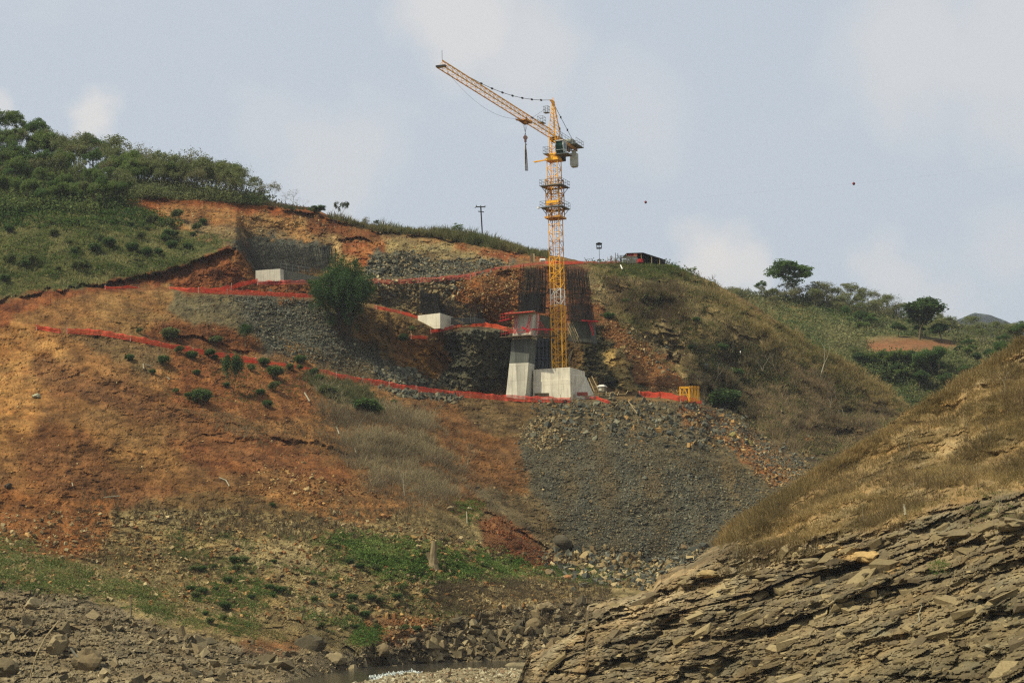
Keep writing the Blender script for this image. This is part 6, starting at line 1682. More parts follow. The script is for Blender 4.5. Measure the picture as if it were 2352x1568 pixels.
# ---------------------------------------------------------------- leaning bridge pier with formwork platforms
def quadp(z_, pts, Y, d, w=0):
    return [P(*z_(x, y), Y) for x, y in pts]
YP = 347.0
dR = bx_            # direction of the receding right side
def slanted(mb, bl, br_, tl_, tr, depth, Y=YP, zf=z5):
    f = [P(*zf(*bl), Y), P(*zf(*br_), Y), P(*zf(*tl_), Y), P(*zf(*tr), Y)]
    f[0] = f[0] + np.array([0, .404 * abs(f[1][0] - f[0][0]), 0]) * 1; f[2] = f[2] + np.array([0, .404 * abs(f[3][0] - f[2][0]), 0])
    k0 = f[0][1] / Y; 
    f[0] = np.array([f[0][0] * k0, f[0][1], f[0][2] * k0]); k2 = f[2][1] / Y; f[2] = np.array([f[2][0] * k2, f[2][1], f[2][2] * k2])
    b_ = [q + dR * depth for q in f]
    mb.hull8([f[0], f[2], b_[0], b_[2], f[1], f[3], b_[1], b_[3]])
pier = empty('bridge_pier', P(*z5(1100, 1325), YP), 'leaning concrete pier leg with red framed platforms left of the crane', 'bridge pier')
m_ = MB(); slanted(m_, (943, 1345), (1170, 1385), (984, 960), (1203, 951), 3.0); m_.build('lower_shaft', MCON2, pier)
m_ = MB(); slanted(m_, (985, 957), (1202, 948), (1014, 690), (1232, 672), 2.98); m_.build('middle_shaft', MCOND, pier)
m_ = MB(); slanted(m_, (1016, 688), (1231, 670), (1046, 400), (1262, 372), 2.96); m_.build('upper_shaft', MCON2, pier)
# arris strips on the edge
m_ = MB(); a = P(*z5(1172, 1330), YP - .06); b = P(*z5(1206, 951), YP - .06); m_.bar(a, b, .2, .05); m_.build('corner_strip', mat('pale_chamfer', S(214, 206, 180), .9), pier)
def slab_at(zf, p0_, p1_, Y, depth, th, out=.9):
    a = P(*zf(*p0_), Y); b = P(*zf(*p1_), Y); a = a + np.array([0, .404 * (b[0] - a[0]), 0])
    return a, b
m_ = MB()
a = P(*z5(905, 665), YP + 1.6); b = P(*z5(1240, 640), YP - 1.1); c = P(*z5(1490, 640), YP + 5)
m_.frame((a + b) / 2, (b - a) / np.linalg.norm(b - a), np.cross(Zup, (b - a) / np.linalg.norm(b - a)), Zup, np.linalg.norm(b - a) / 2, 1.0, .08)
d_ = (c - b) / np.linalg.norm(c - b)
m_.frame((c + b) / 2 - Zup * .17, d_, np.cross(Zup, d_), Zup, np.linalg.norm(c - b) / 2, .9, .08)
lowp = m_.build('work_platform', MWOODD, pier)
m_ = MB()
for t in np.linspace(0, 1, 8):
    q = a * (1 - t) + b * t + np.array([-.2, -.95, 0]); m_.bar(q, q + Zup * 1.15, .05)
for h in (.6, 1.15): m_.bar(a + np.array([-.2, -.95, h]), b + np.array([-.2, -.95, h]), .05)
for t in np.linspace(0, 1, 6):
    q = b * (1 - t) + c * t + np.array([.1, -.85, -.1]); m_.bar(q, q + Zup * 1.15, .05)
m_.bar(b + np.array([.1, -.85, 1.0]), c + np.array([.1, -.85, 1.0]), .16, .3)
m_.build('railing', MRED, lowp)
m_ = MB()
for x in (1060, 1210):                              # inclined red shutter supports on the face
    p = P(*z5(x - 18, 610), YP - .45 + (.8 if x < 1100 else 0)); q = P(*z5(x + 14, 400), YP - .3 + (.8 if x < 1100 else 0))
    for dd in (-.22, .22): m_.bar(p + np.array([dd, 0, 0]), q + np.array([dd * .6, 0, 0]), .12)
    m_.bar(p + np.array([-.7, -.1, .3]), q + np.array([-.1, -.1, -1.2]), .09)
    m_.bar(p + np.array([.1, -.9, -.3]), p + np.array([0, 0, .5]), .14)
for x in (1300, 1325):
    p = P(*z5(x, 620), YP + 1.2); q = P(*z5(x + 4, 385), YP + 1.2); m_.bar(p, q, .14); m_.bar(p + np.array([1.6, .6, .1]), q + np.array([.1, 0, -1.4]), .1)
m_.bar(P(*z5(1125, 540), YP - .8), P(*z5(1215, 590), YP - 1.0), .3)
m_.build('shutter_brace', MRED, pier)
m_ = MB(); a2 = P(*z5(950, 400), YP + .9); b2 = P(*z5(1275, 372), YP - .5); d2 = (b2 - a2) / np.linalg.norm(b2 - a2); n2 = np.cross(Zup, d2)
m_.frame((a2 + b2) / 2, d2, n2, Zup, np.linalg.norm(b2 - a2) / 2, 1.0, .12); m_.frame((a2 + b2) / 2 + Zup * .18 - n2 * .5, d2, n2, Zup, np.linalg.norm(b2 - a2) / 2 + .2, .12, .05)
topp = m_.build('formwork_deck', MWOOD, pier)
m_ = MB()
for t in np.linspace(0, 1, 9): q = a2 * (1 - t) + b2 * t; m_.bar(q - n2 * 1.1 + Zup * .1, q + n2 * 1.3 + Zup * .1, .12)
m_.bar(a2 - n2 * 1.12, b2 - n2 * 1.12, .14)
m_.build('red_beam', MRED, topp)
# side shutter, left of the upper shaft
m_ = MB()
a3 = P(*z5(880, 478), YP + 3.5); b3 = P(*z5(1035, 440), YP + 1.2); m_.bar(a3, b3, .8, .1); 
for t in np.linspace(0, 1, 6): q = a3 * (1 - t) + b3 * t; m_.bar(q, q + Zup * 1.3, .06)
m_.bar(a3 + Zup * .7, b3 + Zup * .7, .05); m_.bar(a3 + Zup * 1.3, b3 + Zup * 1.3, .05)
m_.build('side_platform', MRED, pier)
# rear leg, wall between, and a dark panel standing in for the gap's shade
wall = empty('dark_gap_panel', P(*z5(1380, 1000), YP + 9), 'dark blue black panel put in as shade of the gap between pier and crane', 'formwork')
m_ = MB(); 
lo_ = [P(*z5(x, y), YP + 8) for x, y in ((1255, 1015), (1500, 1015), (1262, 668), (1500, 668))]
th = np.array([0, .5, 0]); m_.hull8([lo_[0], lo_[2], lo_[0] + th, lo_[2] + th, lo_[1], lo_[3], lo_[1] + th, lo_[3] + th]); m_.build('panel', MBLK, wall)
m_ = MB()
for i in range(5): x = 1290 + i * 45; m_.bar(P(*z5(x, 1010), YP + 7.9), P(*z5(x, 680), YP + 7.9), .08)
for y in (760, 900): m_.bar(P(*z5(1262, y), YP + 7.88), P(*z5(1495, y), YP + 7.88), .07)
m_.build('panel_bar', mat('blue_steel', S(36, 48, 66), .5), wall)
hw = empty('net_covered_wall', P(*z5(1400, 640), YP + 6), 'dark net draped shutter wall between the two rebar columns', 'formwork')
m_ = MB(); f = [P(*z5(x, y), YP + 6) for x, y in ((1290, 640), (1500, 650), (1320, 395), (1490, 430))]; th = np.array([0, .4, 0])
m_.hull8([f[0], f[2], f[0] + th, f[2] + th, f[1], f[3], f[1] + th, f[3] + th]); m_.build('panel', mat('dark_netting', S(62, 62, 52), .9, var=.5, s=1.2, c2=S(150, 150, 128), c2t=(.62, .72)), hw)
p2 = empty('rear_pier', P(*z5(1830, 640), YP + 10), 'dark second pier leg in its shutter, right behind the crane mast', 'bridge pier')
m_ = MB(); f = [P(*z5(x, y), YP + 9) for x, y in ((1660, 700), (1935, 720), (1690, 470), (1905, 480))]; th = bx_ * 3
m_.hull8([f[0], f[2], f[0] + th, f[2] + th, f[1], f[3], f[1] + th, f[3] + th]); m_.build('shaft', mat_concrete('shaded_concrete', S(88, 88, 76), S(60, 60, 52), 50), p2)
m_ = MB(); m_.bar(P(*z5(1900, 480), YP + 8), P(*z5(1955, 640), YP + 8), .22); m_.bar(P(*z5(1930, 480), YP + 8.4), P(*z5(1960, 600), YP + 8.4), .14)
m_.bar(P(*z5(1815, 468), YP + 7.4), P(*z5(2010, 478), YP + 7.4), .9, .16); m_.build('red_brace', MRED, p2)

# ---------------------------------------------------------------- rebar cages
def bars_grid(mb, p00, p10, p01, p11, n, hoops, w=.06, hw=.05, jit=.12, taper=0, hpow=1.0):
    """vertical bars between the bottom edge p00-p10 and the top edge p01-p11"""
    p00, p10, p01, p11 = [np.asarray(q, float) for q in (p00, p10, p01, p11)]
    R = np.random.default_rng(int(abs(p00[0]) * 100) % 9999)
    for i in range(n):
        t = (i + R.uniform(-.2, .2)) / max(n - 1, 1); t = min(max(t, 0), 1)
        a = p00 * (1 - t) + p10 * t; b = p01 * (1 - t) + p11 * t
        b = a + (b - a) * (1 - R.random() * .12) + R.normal(0, jit, 3)
        mb.bar(a, b, w)
    for h in hoops:
        mb.bar(p00 * (1 - h) + p01 * h, p10 * (1 - h) + p11 * h, hw)
def cage(name, label, zf, bl, br_, tl_, tr, Y, depth, n, hoops, rows=2, wide=.06):
    e = empty(name, (P(*zf(*bl), Y) + P(*zf(*br_), Y)) / 2, label, 'rebar cage')
    c4 = [P(*zf(*q), Y) for q in (bl, br_, tl_, tr)]
    m1 = MB(); m2 = MB()
    for r in range(rows):
        off = bx_ * depth * r / max(rows - 1, 1)
        bars_grid(m1, *(q + off for q in c4), n, [], w=wide)
        for h in hoops: m2.bar(c4[0] * (1 - h) + c4[2] * h + off, c4[1] * (1 - h) + c4[3] * h + off, .055)
    for sgn in (0, 1):                                  # side faces
        bb = c4[sgn]; tt = c4[2 + sgn]
        bars_grid(m1, bb, bb + bx_ * depth, tt, tt + bx_ * depth, max(4, n // 3), [], w=wide)
        for h in hoops: m2.bar(bb * (1 - h) + tt * h, bb * (1 - h) + tt * h + bx_ * depth, .055)
    m1.build('vertical_bars', MREB, e); m2.build('hoops', MREB, e)
    return e
cage('rebar_cage', 'tall rebar cage rising out of the leaning pier', z5, (1075, 375), (1330, 362), (1112, -175), (1345, -180), YP + .8, 3.0, 30, list(np.linspace(.02, .42, 22)) + [.52, .62, .8, .92], 3, .055)
cage('rebar_cage', 'tall leaning rebar cage right of the crane mast', z5, (1660, 470), (1905, 470), (1625, -165), (1820, -160), YP + 8, 3.0, 26, list(np.linspace(.02, .3, 14)) + [.45, .6, .8], 3, .055)
cage('rebar_cage', 'wide rebar thicket above the upper footing in the dark rock pocket', z2, (300, 862), (955, 880), (130, 590), (945, 625), 362, 4.0, 74, [.08, .16, .5], 3, .05)
cage('rebar_cage', 'low rebar rows right of the large slope tree', z2, (1455, 1190), (1810, 1255), (1455, 1045), (1805, 1060), 362, 2.5, 36, list(np.linspace(.05, .5, 7)), 1, .04)
cage('rebar_cage', 'dense square rebar column over the middle footing', z2, (1805, 1255), (1985, 1262), (1800, 1062), (1925, 1070), 358, 2.0, 26, list(np.linspace(.02, .95, 20)), 3, .06)
cage('rebar_cage', 'rebar rows running right from the middle footing', z2, (1985, 1262), (2335, 1310), (1990, 1100), (2290, 1160), 360, 3.0, 40, list(np.linspace(.02, .5, 9)), 2, .035)

# ---------------------------------------------------------------- footings
up = empty('concrete_footing', P(*z2(400, 960), 358), 'pale concrete footing under the rebar thicket in the upper cut', 'footing')
m_ = MB(); f = [P(*z2(x, y), 358) for x, y in ((290, 975), (520, 962), (290, 868), (515, 852))]; th = bx_ * 5
m_.hull8([f[0], f[2], f[0] + th, f[2] + th, f[1], f[3], f[1] + th, f[3] + th]); m_.build('front_block', MCON, up)
m_ = MB(); f = [P(*z2(x, y), 359) for x, y in ((522, 965), (800, 990), (517, 858), (800, 905))]; 
m_.hull8([f[0], f[2], f[0] + th, f[2] + th, f[1] + bx_ * 3, f[3] + bx_ * 3, f[1] + th, f[3] + th]); m_.build('side_block', mat_concrete('shaded_side_concrete', S(120, 118, 104), S(92, 90, 80), 1.1), up)  # side face away from the sun: its shade is in the colour
m_ = MB()
for x in np.linspace(523, 790, 6): p = P(*z2(x, 865 + (x - 523) * .15), 358.6); m_.bar(p, p + Zup * 1.3, .06)
for h in (.6, 1.25): m_.bar(P(*z2(523, 865), 358.6) + Zup * h, P(*z2(790, 905), 358.6) + Zup * h, .05)
m_.build('railing', MGR, up)
mf = empty('concrete_footing', P(*z2(1900, 1375), 355), 'pale concrete footing block at the middle bench beside the orange net', 'footing')
nc = P(*z2(1985, 1372), 355); tc_ = P(*z2(1985, 1258), 355)
fl = P(*z2(1780, 1330), 357.5); tl2 = P(*z2(1780, 1270), 357.5)
m_ = MB(); fl2 = fl.copy(); fl2[2] = nc[2] - .5; nc2 = nc - Zup * .5; tl2[2] = tc_[2]; th = bx_ * 6
m_.hull8([fl2, tl2, fl2 + th, tl2 + th, nc2, tc_, nc2 + th, tc_ + th]); m_.build('block', MCON, mf)
m_ = MB()
for x in (2190, 2265, 2300): p = P(*z2(x, 1345), 357); m_.bar(p, p + Zup * 1.6, .06)
m_.bar(P(*z2(2160, 1305), 357), P(*z2(2330, 1308), 357), .06)
m_.build('railing', MGR, mf)
pl = MB(); pl.bar(P(*z2(2120, 1322), 355), P(*z2(2200, 1358), 355), .14, .05); pl.bar(P(*z2(2135, 1318), 355.4), P(*z2(2212, 1352), 355.4), .14, .05)
o = pl.build('plank', MWOOD, None, P(*z2(2160, 1340), 355)); tag(o, 'two pale planks leaning beside the middle footing', 'planks')
drn = MB(); drn.hull8([P(*z2(x, y), Y_) for x, y, Y_ in ((2085, 1365, 358), (2085, 1300, 358), (2085, 1365, 358.4), (2085, 1300, 358.4), (2400, 1350, 358), (2400, 1310, 358), (2400, 1350, 358.4), (2400, 1310, 358.4))])
o = drn.build('shutter_board', MDK, None, P(*z2(2200, 1350), 358)); tag(o, 'long dark shutter board behind the middle footing', 'formwork')

# ---------------------------------------------------------------- orange safety nets
def net_mat(name, c, alpha):
    m, t, b, o = base_mat(name)
    tcn = N(t, 'ShaderNodeTexCoord'); n = noise_node(t, 2.5, 5, .7, tcn.outputs['Object'])
    rgb = N(t, 'ShaderNodeRGB'); rgb.outputs[0].default_value = (*c, 1)
    t.links.new(mulcol(t, rgb.outputs[0], maprange(t, n.outputs['Fac'], .3, .7, .7, 1.25)), b.inputs['Base Color']); b.inputs['Roughness'].default_value = .7
    tr = N(t, 'ShaderNodeBsdfTranslucent'); tr.inputs[0].default_value = (*c, 1)
    m1 = N(t, 'ShaderNodeMixShader'); m1.inputs[0].default_value = .35; t.links.new(b.outputs[0], m1.inputs[1]); t.links.new(tr.outputs[0], m1.inputs[2])
    tp = N(t, 'ShaderNodeBsdfTransparent'); m2 = N(t, 'ShaderNodeMixShader')
    n2 = noise_node(t, 1.2, 4, .7, tcn.outputs['Object'])
    t.links.new(maprange(t, n2.outputs['Fac'], .35, .7, alpha - .08, alpha + .22), m2.inputs[0]); t.links.new(m1.outputs[0], m2.inputs[1]); t.links.new(tp.outputs[0], m2.inputs[2])
    t.links.new(m2.outputs[0], o.inputs['Surface'])
    return m
MNET = net_mat('orange_net', S(228, 72, 42, 1), .22); MNETP = net_mat('faded_net', S(232, 104, 86, 1), .42)
MNETB = net_mat('bright_orange_net', S(238, 92, 46, 1), .26)
MPOST = mat('white_stake', S(214, 206, 190), .7)
def net(pts, h, label, M=MNET, sag=.18, posts=6, dY=-.3, seed=0, hv=None):
    """pts: layout positions of the bottom edge along the ground; h in metres"""
    pts = np.array(pts, float); R = np.random.default_rng(seed + int(pts[0, 0]))
    L = np.concatenate([[0], np.cumsum(np.hypot(*np.diff(pts[:, :2], axis=0).T))]); n = max(6, int(L[-1] / 2.2))
    t = np.linspace(0, L[-1], n); u = np.interp(t, L, pts[:, 0]); v = np.interp(t, L, pts[:, 1])
    Yg = hill.lookup(u, v)[None]; Y = np.minimum(blur(np.repeat(Yg, 3, 0), 2)[1], blur(np.repeat(Yg, 3, 0), 5)[1]) + dY
    b = P(u, v, Y)
    k = np.arange(n)
    w = np.sin(t * .06 + R.uniform(0, 6)) * .08 + vnoise(np.stack([t * .06, t * 0, t * 0 + seed], -1)) * .10
    h *= .86
    hh = h * (1 + w) - sag * np.abs(np.sin(t * math.pi / 26)) * h
    if hv is not None: hh *= np.interp(t, np.linspace(0, L[-1], len(hv)), hv)
    rows = []
    for j, fr_ in enumerate((0, .33, .66, 1.0)):
        q = b.copy(); q[:, 2] += hh * fr_ - .12 * (j == 0); q[:, 1] += vnoise(np.stack([t * .3, t * 0 + j, t * 0 + seed], -1)) * .12 + .12 * math.sin(j * 2.1)
        rows.append(q)
    g_ = np.array(rows); i = np.arange(4 * n).reshape(4, n)
    f = np.stack([i[:-1, :-1], i[:-1, 1:], i[1:, 1:], i[1:, :-1]], -1).reshape(-1, 4)
    e = empty('safety_net', b[n // 2], label, 'safety net')
    m_ = MB(); m_.add(g_.reshape(-1, 3), f); m_.build('net', M, e, smooth=True)
    for q in np.linspace(1, n - 2, posts).astype(int):
        m_ = MB(); m_.bar(b[q] - Zup * .3 - np.array([0, .08, 0]), b[q] + Zup * (hh[q] + R.uniform(.05, .4)) + np.array([R.normal(0, .06), -.08, 0]), .06); m_.build('stake', MPOST if q % 2 else MWOODD, e)
    return e
net([(82, 754), (140, 764)], .75, 'short faded red net piece at the far left end of the lower fence', seed=1, posts=2)
net([(152, 764), (230, 768), (300, 780), (390, 799), (470, 814), (590, 832)], .95, 'long red orange net crossing the orange slope on the left', seed=2, posts=7)
net([(520, 828), (640, 838), (745, 856), (800, 872)], .6, 'sagging half hidden red net stretch behind the green shrubs', seed=3, posts=3)
net([(770, 869), (850, 882), (960, 900), (1060, 911), (1165, 919), (1272, 923)], 1.15, 'bright red net running along the bench to the concrete pier', seed=4, posts=9, sag=.1)
net([(1268, 922), (1300, 923), (1312, 922)], 1.0, 'short red net in front of the concrete block corner', seed=5, posts=2)
net([(1344, 915), (1370, 917), (1402, 926)], .9, 'small dipping red net right of the concrete block', seed=6, posts=2, hv=(.5, 1, .5))
net([(1466, 911), (1530, 914), (1562, 921), (1612, 927)], 1.25, 'red net on the rubble crest left of the yellow mast section', seed=7, posts=4, hv=(1, 1, 1.3, .6))
net([(240, 664), (268, 662), (322, 662)], .55, 'low twisted red net by two white stakes on the upper left bench', seed=8, posts=3, hv=(1.4, .6, 1, .3))
net([(388, 662), (430, 670), (500, 675), (560, 677), (640, 681), (728, 684)], 1.05, 'broad red net along the top of the grey scree', seed=9, posts=6, hv=(.4, 1.1, 1, 1, .9, .7))
net([(470, 673), (530, 664), (560, 655), (592, 648)], .9, 'red net strip climbing to the upper footing', seed=10, posts=3)
net([(590, 652), (660, 652), (742, 652)], .9, 'pale red net hung in front of the upper footing', MNETP, seed=11, posts=3)
net([(838, 649), (900, 651), (960, 648), (1030, 642), (1082, 640)], .9, 'worn red net on the upper bench right of the large tree', MNETP, seed=12, posts=5)
net([(1010, 640), (1080, 634), (1150, 618), (1252, 606)], .6, 'thin red net rising over the red spur towards the crane', MNETP, seed=13, posts=4)
net([(862, 708), (920, 720), (980, 738), (1034, 755)], .75, 'red net descending to the middle footing', seed=14, posts=4)
net([(988, 764), (1030, 757), (1062, 750)], .75, 'dark red net draped at the foot of the middle footing', seed=15, posts=2, hv=(.8, 1, 1.2))
net([(1062, 752), (1110, 749), (1150, 756), (1186, 766)], .8, 'orange net piled at the cliff top left of the leaning pier', MNETB, seed=16, posts=3, hv=(.5, 1.2, 1.3, 1))
net([(942, 776), (962, 776), (982, 778)], .7, 'short scrap of orange net alone on the slope', MNETB, seed=17, posts=2)
net([(1250, 606), (1300, 607), (1342, 605)], .75, 'red net on the ridge behind the crane mast', seed=18, posts=2)
net([(1342, 606), (1372, 607), (1424, 606)], .75, 'faded pink net on the skyline beside the floodlight pole', MNETP, seed=19, posts=6)

# ---------------------------------------------------------------- hut, fence, person, poles on the crest
def ridge_pt(u, dv=3): 
    v = np.interp(u, hill.u, hill.vt) + dv
    return hill.G(np.array([u]), np.array([v]))[0]
YH = 404.0
zg = P(*zh(1000, 1045), YH)[2]
hut = empty('site_hut', P(*zh(1350, 1045), YH), 'dark open sided site hut with sloping roof on the ridge', 'hut')
rx = np.array([math.cos(.12), math.sin(.12), 0]); ry = np.array([-math.sin(.12), math.cos(.12), 0])
MROOF = mat('dark_roof_sheet', S(50, 44, 42), .7); MCORR = mat('corrugated_grey_sheet', S(172, 168, 152), .6, .2, c2=S(110, 104, 92), c2t=(.5, .65), stretch=(6, 6, .3))
r0 = P(*zh(705, 775), YH - .2); r1 = P(*zh(1150, 762), YH - .2); r2 = P(*zh(1690, 935), YH - .2)
m_ = MB(); th = ry * 6
for a, b in ((r0, r1), (r1, r2)):
    dn = Zup * .1; m_.hull8([a - dn, a, a - dn + th, a + th, b - dn, b, b - dn + th, b + th])
m_.build('roof', MROOF, hut)
m_ = MB()
for x, y in ((705, 790), (1098, 775), (1375, 830), (1590, 900)):
    p = P(*zh(x, y), YH); m_.bar(p, np.array([p[0], p[1], zg - .4]), .14)
m_.build('post', MWOOD, hut)
def wallp(x0, y0, x1, y1, Y, M, name, par, y0b=None, y1b=None):
    f = [P(*zh(x0, y1b or y1), Y), P(*zh(x1, y1), Y), P(*zh(x0, y0), Y), P(*zh(x1, y0b or y0), Y)]; th = ry * .12
    mm_ = MB(); mm_.hull8([f[0], f[2], f[0] + th, f[2] + th, f[1], f[3], f[1] + th, f[3] + th]); return mm_.build(name, M, par)
wallp(715, 785, 995, 870, YH + .3, MRED, 'upper_wall', hut)
wallp(895, 790, 990, 858, YH + .1, mat('salmon_board', S(224, 134, 96, 1), .8), 'board', hut)
wallp(1010, 800, 1640, 1060, YH + 4, mat('dark_red_wall', S(74, 34, 32), .8), 'back_wall', hut, y0b=945)
wallp(1500, 940, 1750, 1080, YH + 1, MROOF, 'lean_to', hut)
m_ = MB(); m_.cyl(P(*zh(1075, 990), YH - .6), Zup, .62, .75, 14)
o = m_.build('red_tank', MRED, None, P(*zh(1075, 1020), YH - .6)); tag(o, 'red round tank standing at the hut opening', 'tank')
cf = empty('sheet_fence', P(*zh(800, 1040), YH - 1.5), 'grey corrugated sheet fence in front of the site hut', 'fence')
m_ = MB()
for i in range(26):
    x = 735 + i * 10; y = 860; p = P(*zh(x, y), YH - 1.5 - (i % 2) * .06); q = P(*zh(x, 1050), YH - 1.5 - (i % 2) * .06); m_.bar(p, q, .19, .04)
m_.build('sheet', MCORR, cf)
m_ = MB()
for i in range(8): x = 600 + i * 18; m_.bar(P(*zh(x, 845), YH - 1.4), P(*zh(x, 1040), YH - 1.4), .3, .04)
o_ = m_.build('sheet', MCORR, cf); o_['label'] = 'pale end panels of the fence'
gt = empty('small_shelter', P(*zh(520, 1030), YH - 1), 'tiny lean-to shelter on posts left of the sheet fence', 'shelter')
m_ = MB(); m_.hull8([P(*zh(x, y), Y_) for x, y, Y_ in ((440, 850, YH - 1.6), (440, 838, YH - 1.6), (440, 850, YH + 1), (440, 838, YH + 1), (730, 842, YH - 1.6), (730, 832, YH - 1.6), (730, 842, YH + 1), (730, 832, YH + 1))]); m_.build('roof', MROOF, gt)
for x, y in ((410, 770), (475, 780), (545, 850), (570, 850)):
    m_ = MB(); m_.bar(P(*zh(x, y), YH - 1.2), P(*zh(x + 8, 1040), YH - 1.2), .12); m_.build('post', MWOODD, gt)
for i, (x, lab) in enumerate(((205, 'white stake left of the standing person'), (375, 'white stake right of the standing person'))):
    m_ = MB(); m_.bar(P(*zh(x, 880), YH - 2), P(*zh(x, 1030), YH - 2), .12); o = m_.build('stake', MPOST, None, P(*zh(x, 1030), YH - 2)); tag(o, lab, 'stake')
# person
def skin_person(loc, h):
    me = bpy.data.meshes.new('person')
    J_ = {'pelvis': (0, 0, .52), 'belly': (0, 0, .62), 'chest': (0, -.01, .74), 'neck': (0, 0, .845), 'head': (0, -.005, .90), 'top': (0, 0, .97),
          'hipl': (-.05, 0, .50), 'kneel': (-.06, -.02, .28), 'anl': (-.07, .01, .05), 'toel': (-.075, -.07, .015), 'hipr': (.05, 0, .50), 'kneer': (.07, -.03, .28), 'anr': (.09, .02, .05), 'toer': (.10, -.06, .015),
          'shl': (-.11, 0, .80), 'ell': (-.15, .01, .63), 'wrl': (-.14, -.05, .50), 'hal': (-.14, -.07, .45), 'shr': (.11, 0, .80), 'elr': (.15, .01, .63), 'wrr': (.13, -.05, .50), 'har': (.13, -.07, .45)}
    names = list(J_); idx = {n: i for i, n in enumerate(names)}
    E = [('pelvis', 'belly'), ('belly', 'chest'), ('chest', 'neck'), ('neck', 'head'), ('head', 'top'), ('pelvis', 'hipl'), ('hipl', 'kneel'), ('kneel', 'anl'), ('anl', 'toel'), ('pelvis', 'hipr'), ('hipr', 'kneer'), ('kneer', 'anr'), ('anr', 'toer'),
         ('chest', 'shl'), ('shl', 'ell'), ('ell', 'wrl'), ('wrl', 'hal'), ('chest', 'shr'), ('shr', 'elr'), ('elr', 'wrr'), ('wrr', 'har')]
    me.from_pydata([tuple(np.array(J_[n]) * h) for n in names], [(idx[a], idx[b]) for a, b in E], [])
    ob = obj('person', me, loc=loc)
    ob.modifiers.new('s', 'SKIN'); ob.modifiers.new('d', 'SUBSURF').levels = 1
    rad = dict(pelvis=.085, belly=.08, chest=.095, neck=.035, head=.06, top=.035, hipl=.06, hipr=.06, kneel=.042, kneer=.042, anl=.028, anr=.028, toel=.022, toer=.022, shl=.045, shr=.045, ell=.03, elr=.03, wrl=.022, wrr=.022, hal=.022, har=.022)
    for n, i in idx.items(): me.skin_vertices[0].data[i].radius = (rad[n] * h, rad[n] * h)
    me.skin_vertices[0].data[0].use_root = True
    m, t, b, o = base_mat('clothed_figure')
    tcn = N(t, 'ShaderNodeTexCoord'); sx = N(t, 'ShaderNodeSeparateXYZ'); t.links.new(tcn.outputs['Object'], sx.inputs[0])
    cr = N(t, 'ShaderNodeValToRGB'); cr.color_ramp.interpolation = 'CONSTANT'
    el = cr.color_ramp.elements; el[0].position = 0; el[0].color = (*S(60, 40, 36), 1); el[1].position = .05; el[1].color = (*S(120, 44, 40), 1)
    for pos_, c in ((.52, S(150, 150, 156)), (.84, S(92, 62, 46)), (.925, S(40, 34, 34))):
        x = el.new(pos_); x.color = (*c, 1)
    t.links.new(maprange(t, sx.outputs[2], 0, h, 0, 1), cr.inputs[0]); t.links.new(cr.outputs[0], b.inputs['Base Color']); me.materials.append(m)
    return ob
pp_ = P(*zh(303, 1032), YH - 3); pr_ = skin_person(pp_, 1.62)
tag(pr_, 'person in red trousers and grey shirt standing on the ridge', 'person')
# floodlight pole
def pole_thing(u0, v0, v1, label, cat, name):
    p = P(u0, v0, 396); t = P(u0, v1, 396); t[0] = p[0]; return p, t
p = P(*z4(1470, 1090), 398); t_ = np.array([p[0], p[1], P(*z4(1468, 905), 398)[2]])
fl_ = empty('floodlight_pole', p, 'thin pole with a square dark lamp frame on the ridge', 'floodlight')
m_ = MB(); m_.bar(p - Zup * .5, t_, .1); m_.build('pole', MGR, fl_)
m_ = MB(); s_ = .45
for a, b in (((-s_, -s_), (s_, -s_)), ((-s_, s_), (s_, s_)), ((-s_, -s_), (-s_, s_)), ((s_, -s_), (s_, s_))):
    for h in (-.35, .45): m_.bar(t_ + np.array([a[0], a[1], h]), t_ + np.array([b[0], b[1], h]), .14)
for a, b in ((-s_, -s_), (s_, -s_), (s_, s_), (-s_, s_)): m_.bar(t_ + np.array([a, b, -.35]), t_ + np.array([a, b, .45]), .14)
m_.frame(t_ + Zup * .58, np.array([1, 0, 0]), np.array([0, 1, 0]), Zup, .62, .62, .05); m_.frame(t_ + Zup * .72, np.array([1, 0, 0]), np.array([0, 1, 0]), Zup, .3, .3, .08)
m_.bar(t_ - Zup * .4, t_ + Zup * .5, .16); m_.build('lamp_frame', MDK, fl_)
# utility pole
p = P(*z4(122, 790), 404); tp_ = P(*z4(101, 447), 404)
ut_ = empty('utility_pole', p, 'dark utility pole with two crossarms on the ridge', 'utility pole')
m_ = MB(); tdir = tp_ - p; m_.tube([p - Zup * .6, tp_], .14, 7); m_.build('pole', MDK, ut_)
m_ = MB(); m_.bar(P(*z4(33, 460), 403.6), P(*z4(50, 447), 403.8), .12); m_.bar(P(*z4(48, 448), 403.8), P(*z4(155, 449), 403.8), .2); m_.build('crossarm', MDK, ut_)
m_ = MB(); m_.bar(P(*z4(70, 500), 403.8), P(*z4(138, 508), 403.8), .16); m_.build('crossarm', MDK, ut_)
m_ = MB()
for x, y in ((50, 437), (101, 440), (150, 441)): m_.cyl(P(*z4(x, y), 403.8), Zup, .09, .35, 7)
m_.build('insulator', MGR, ut_)
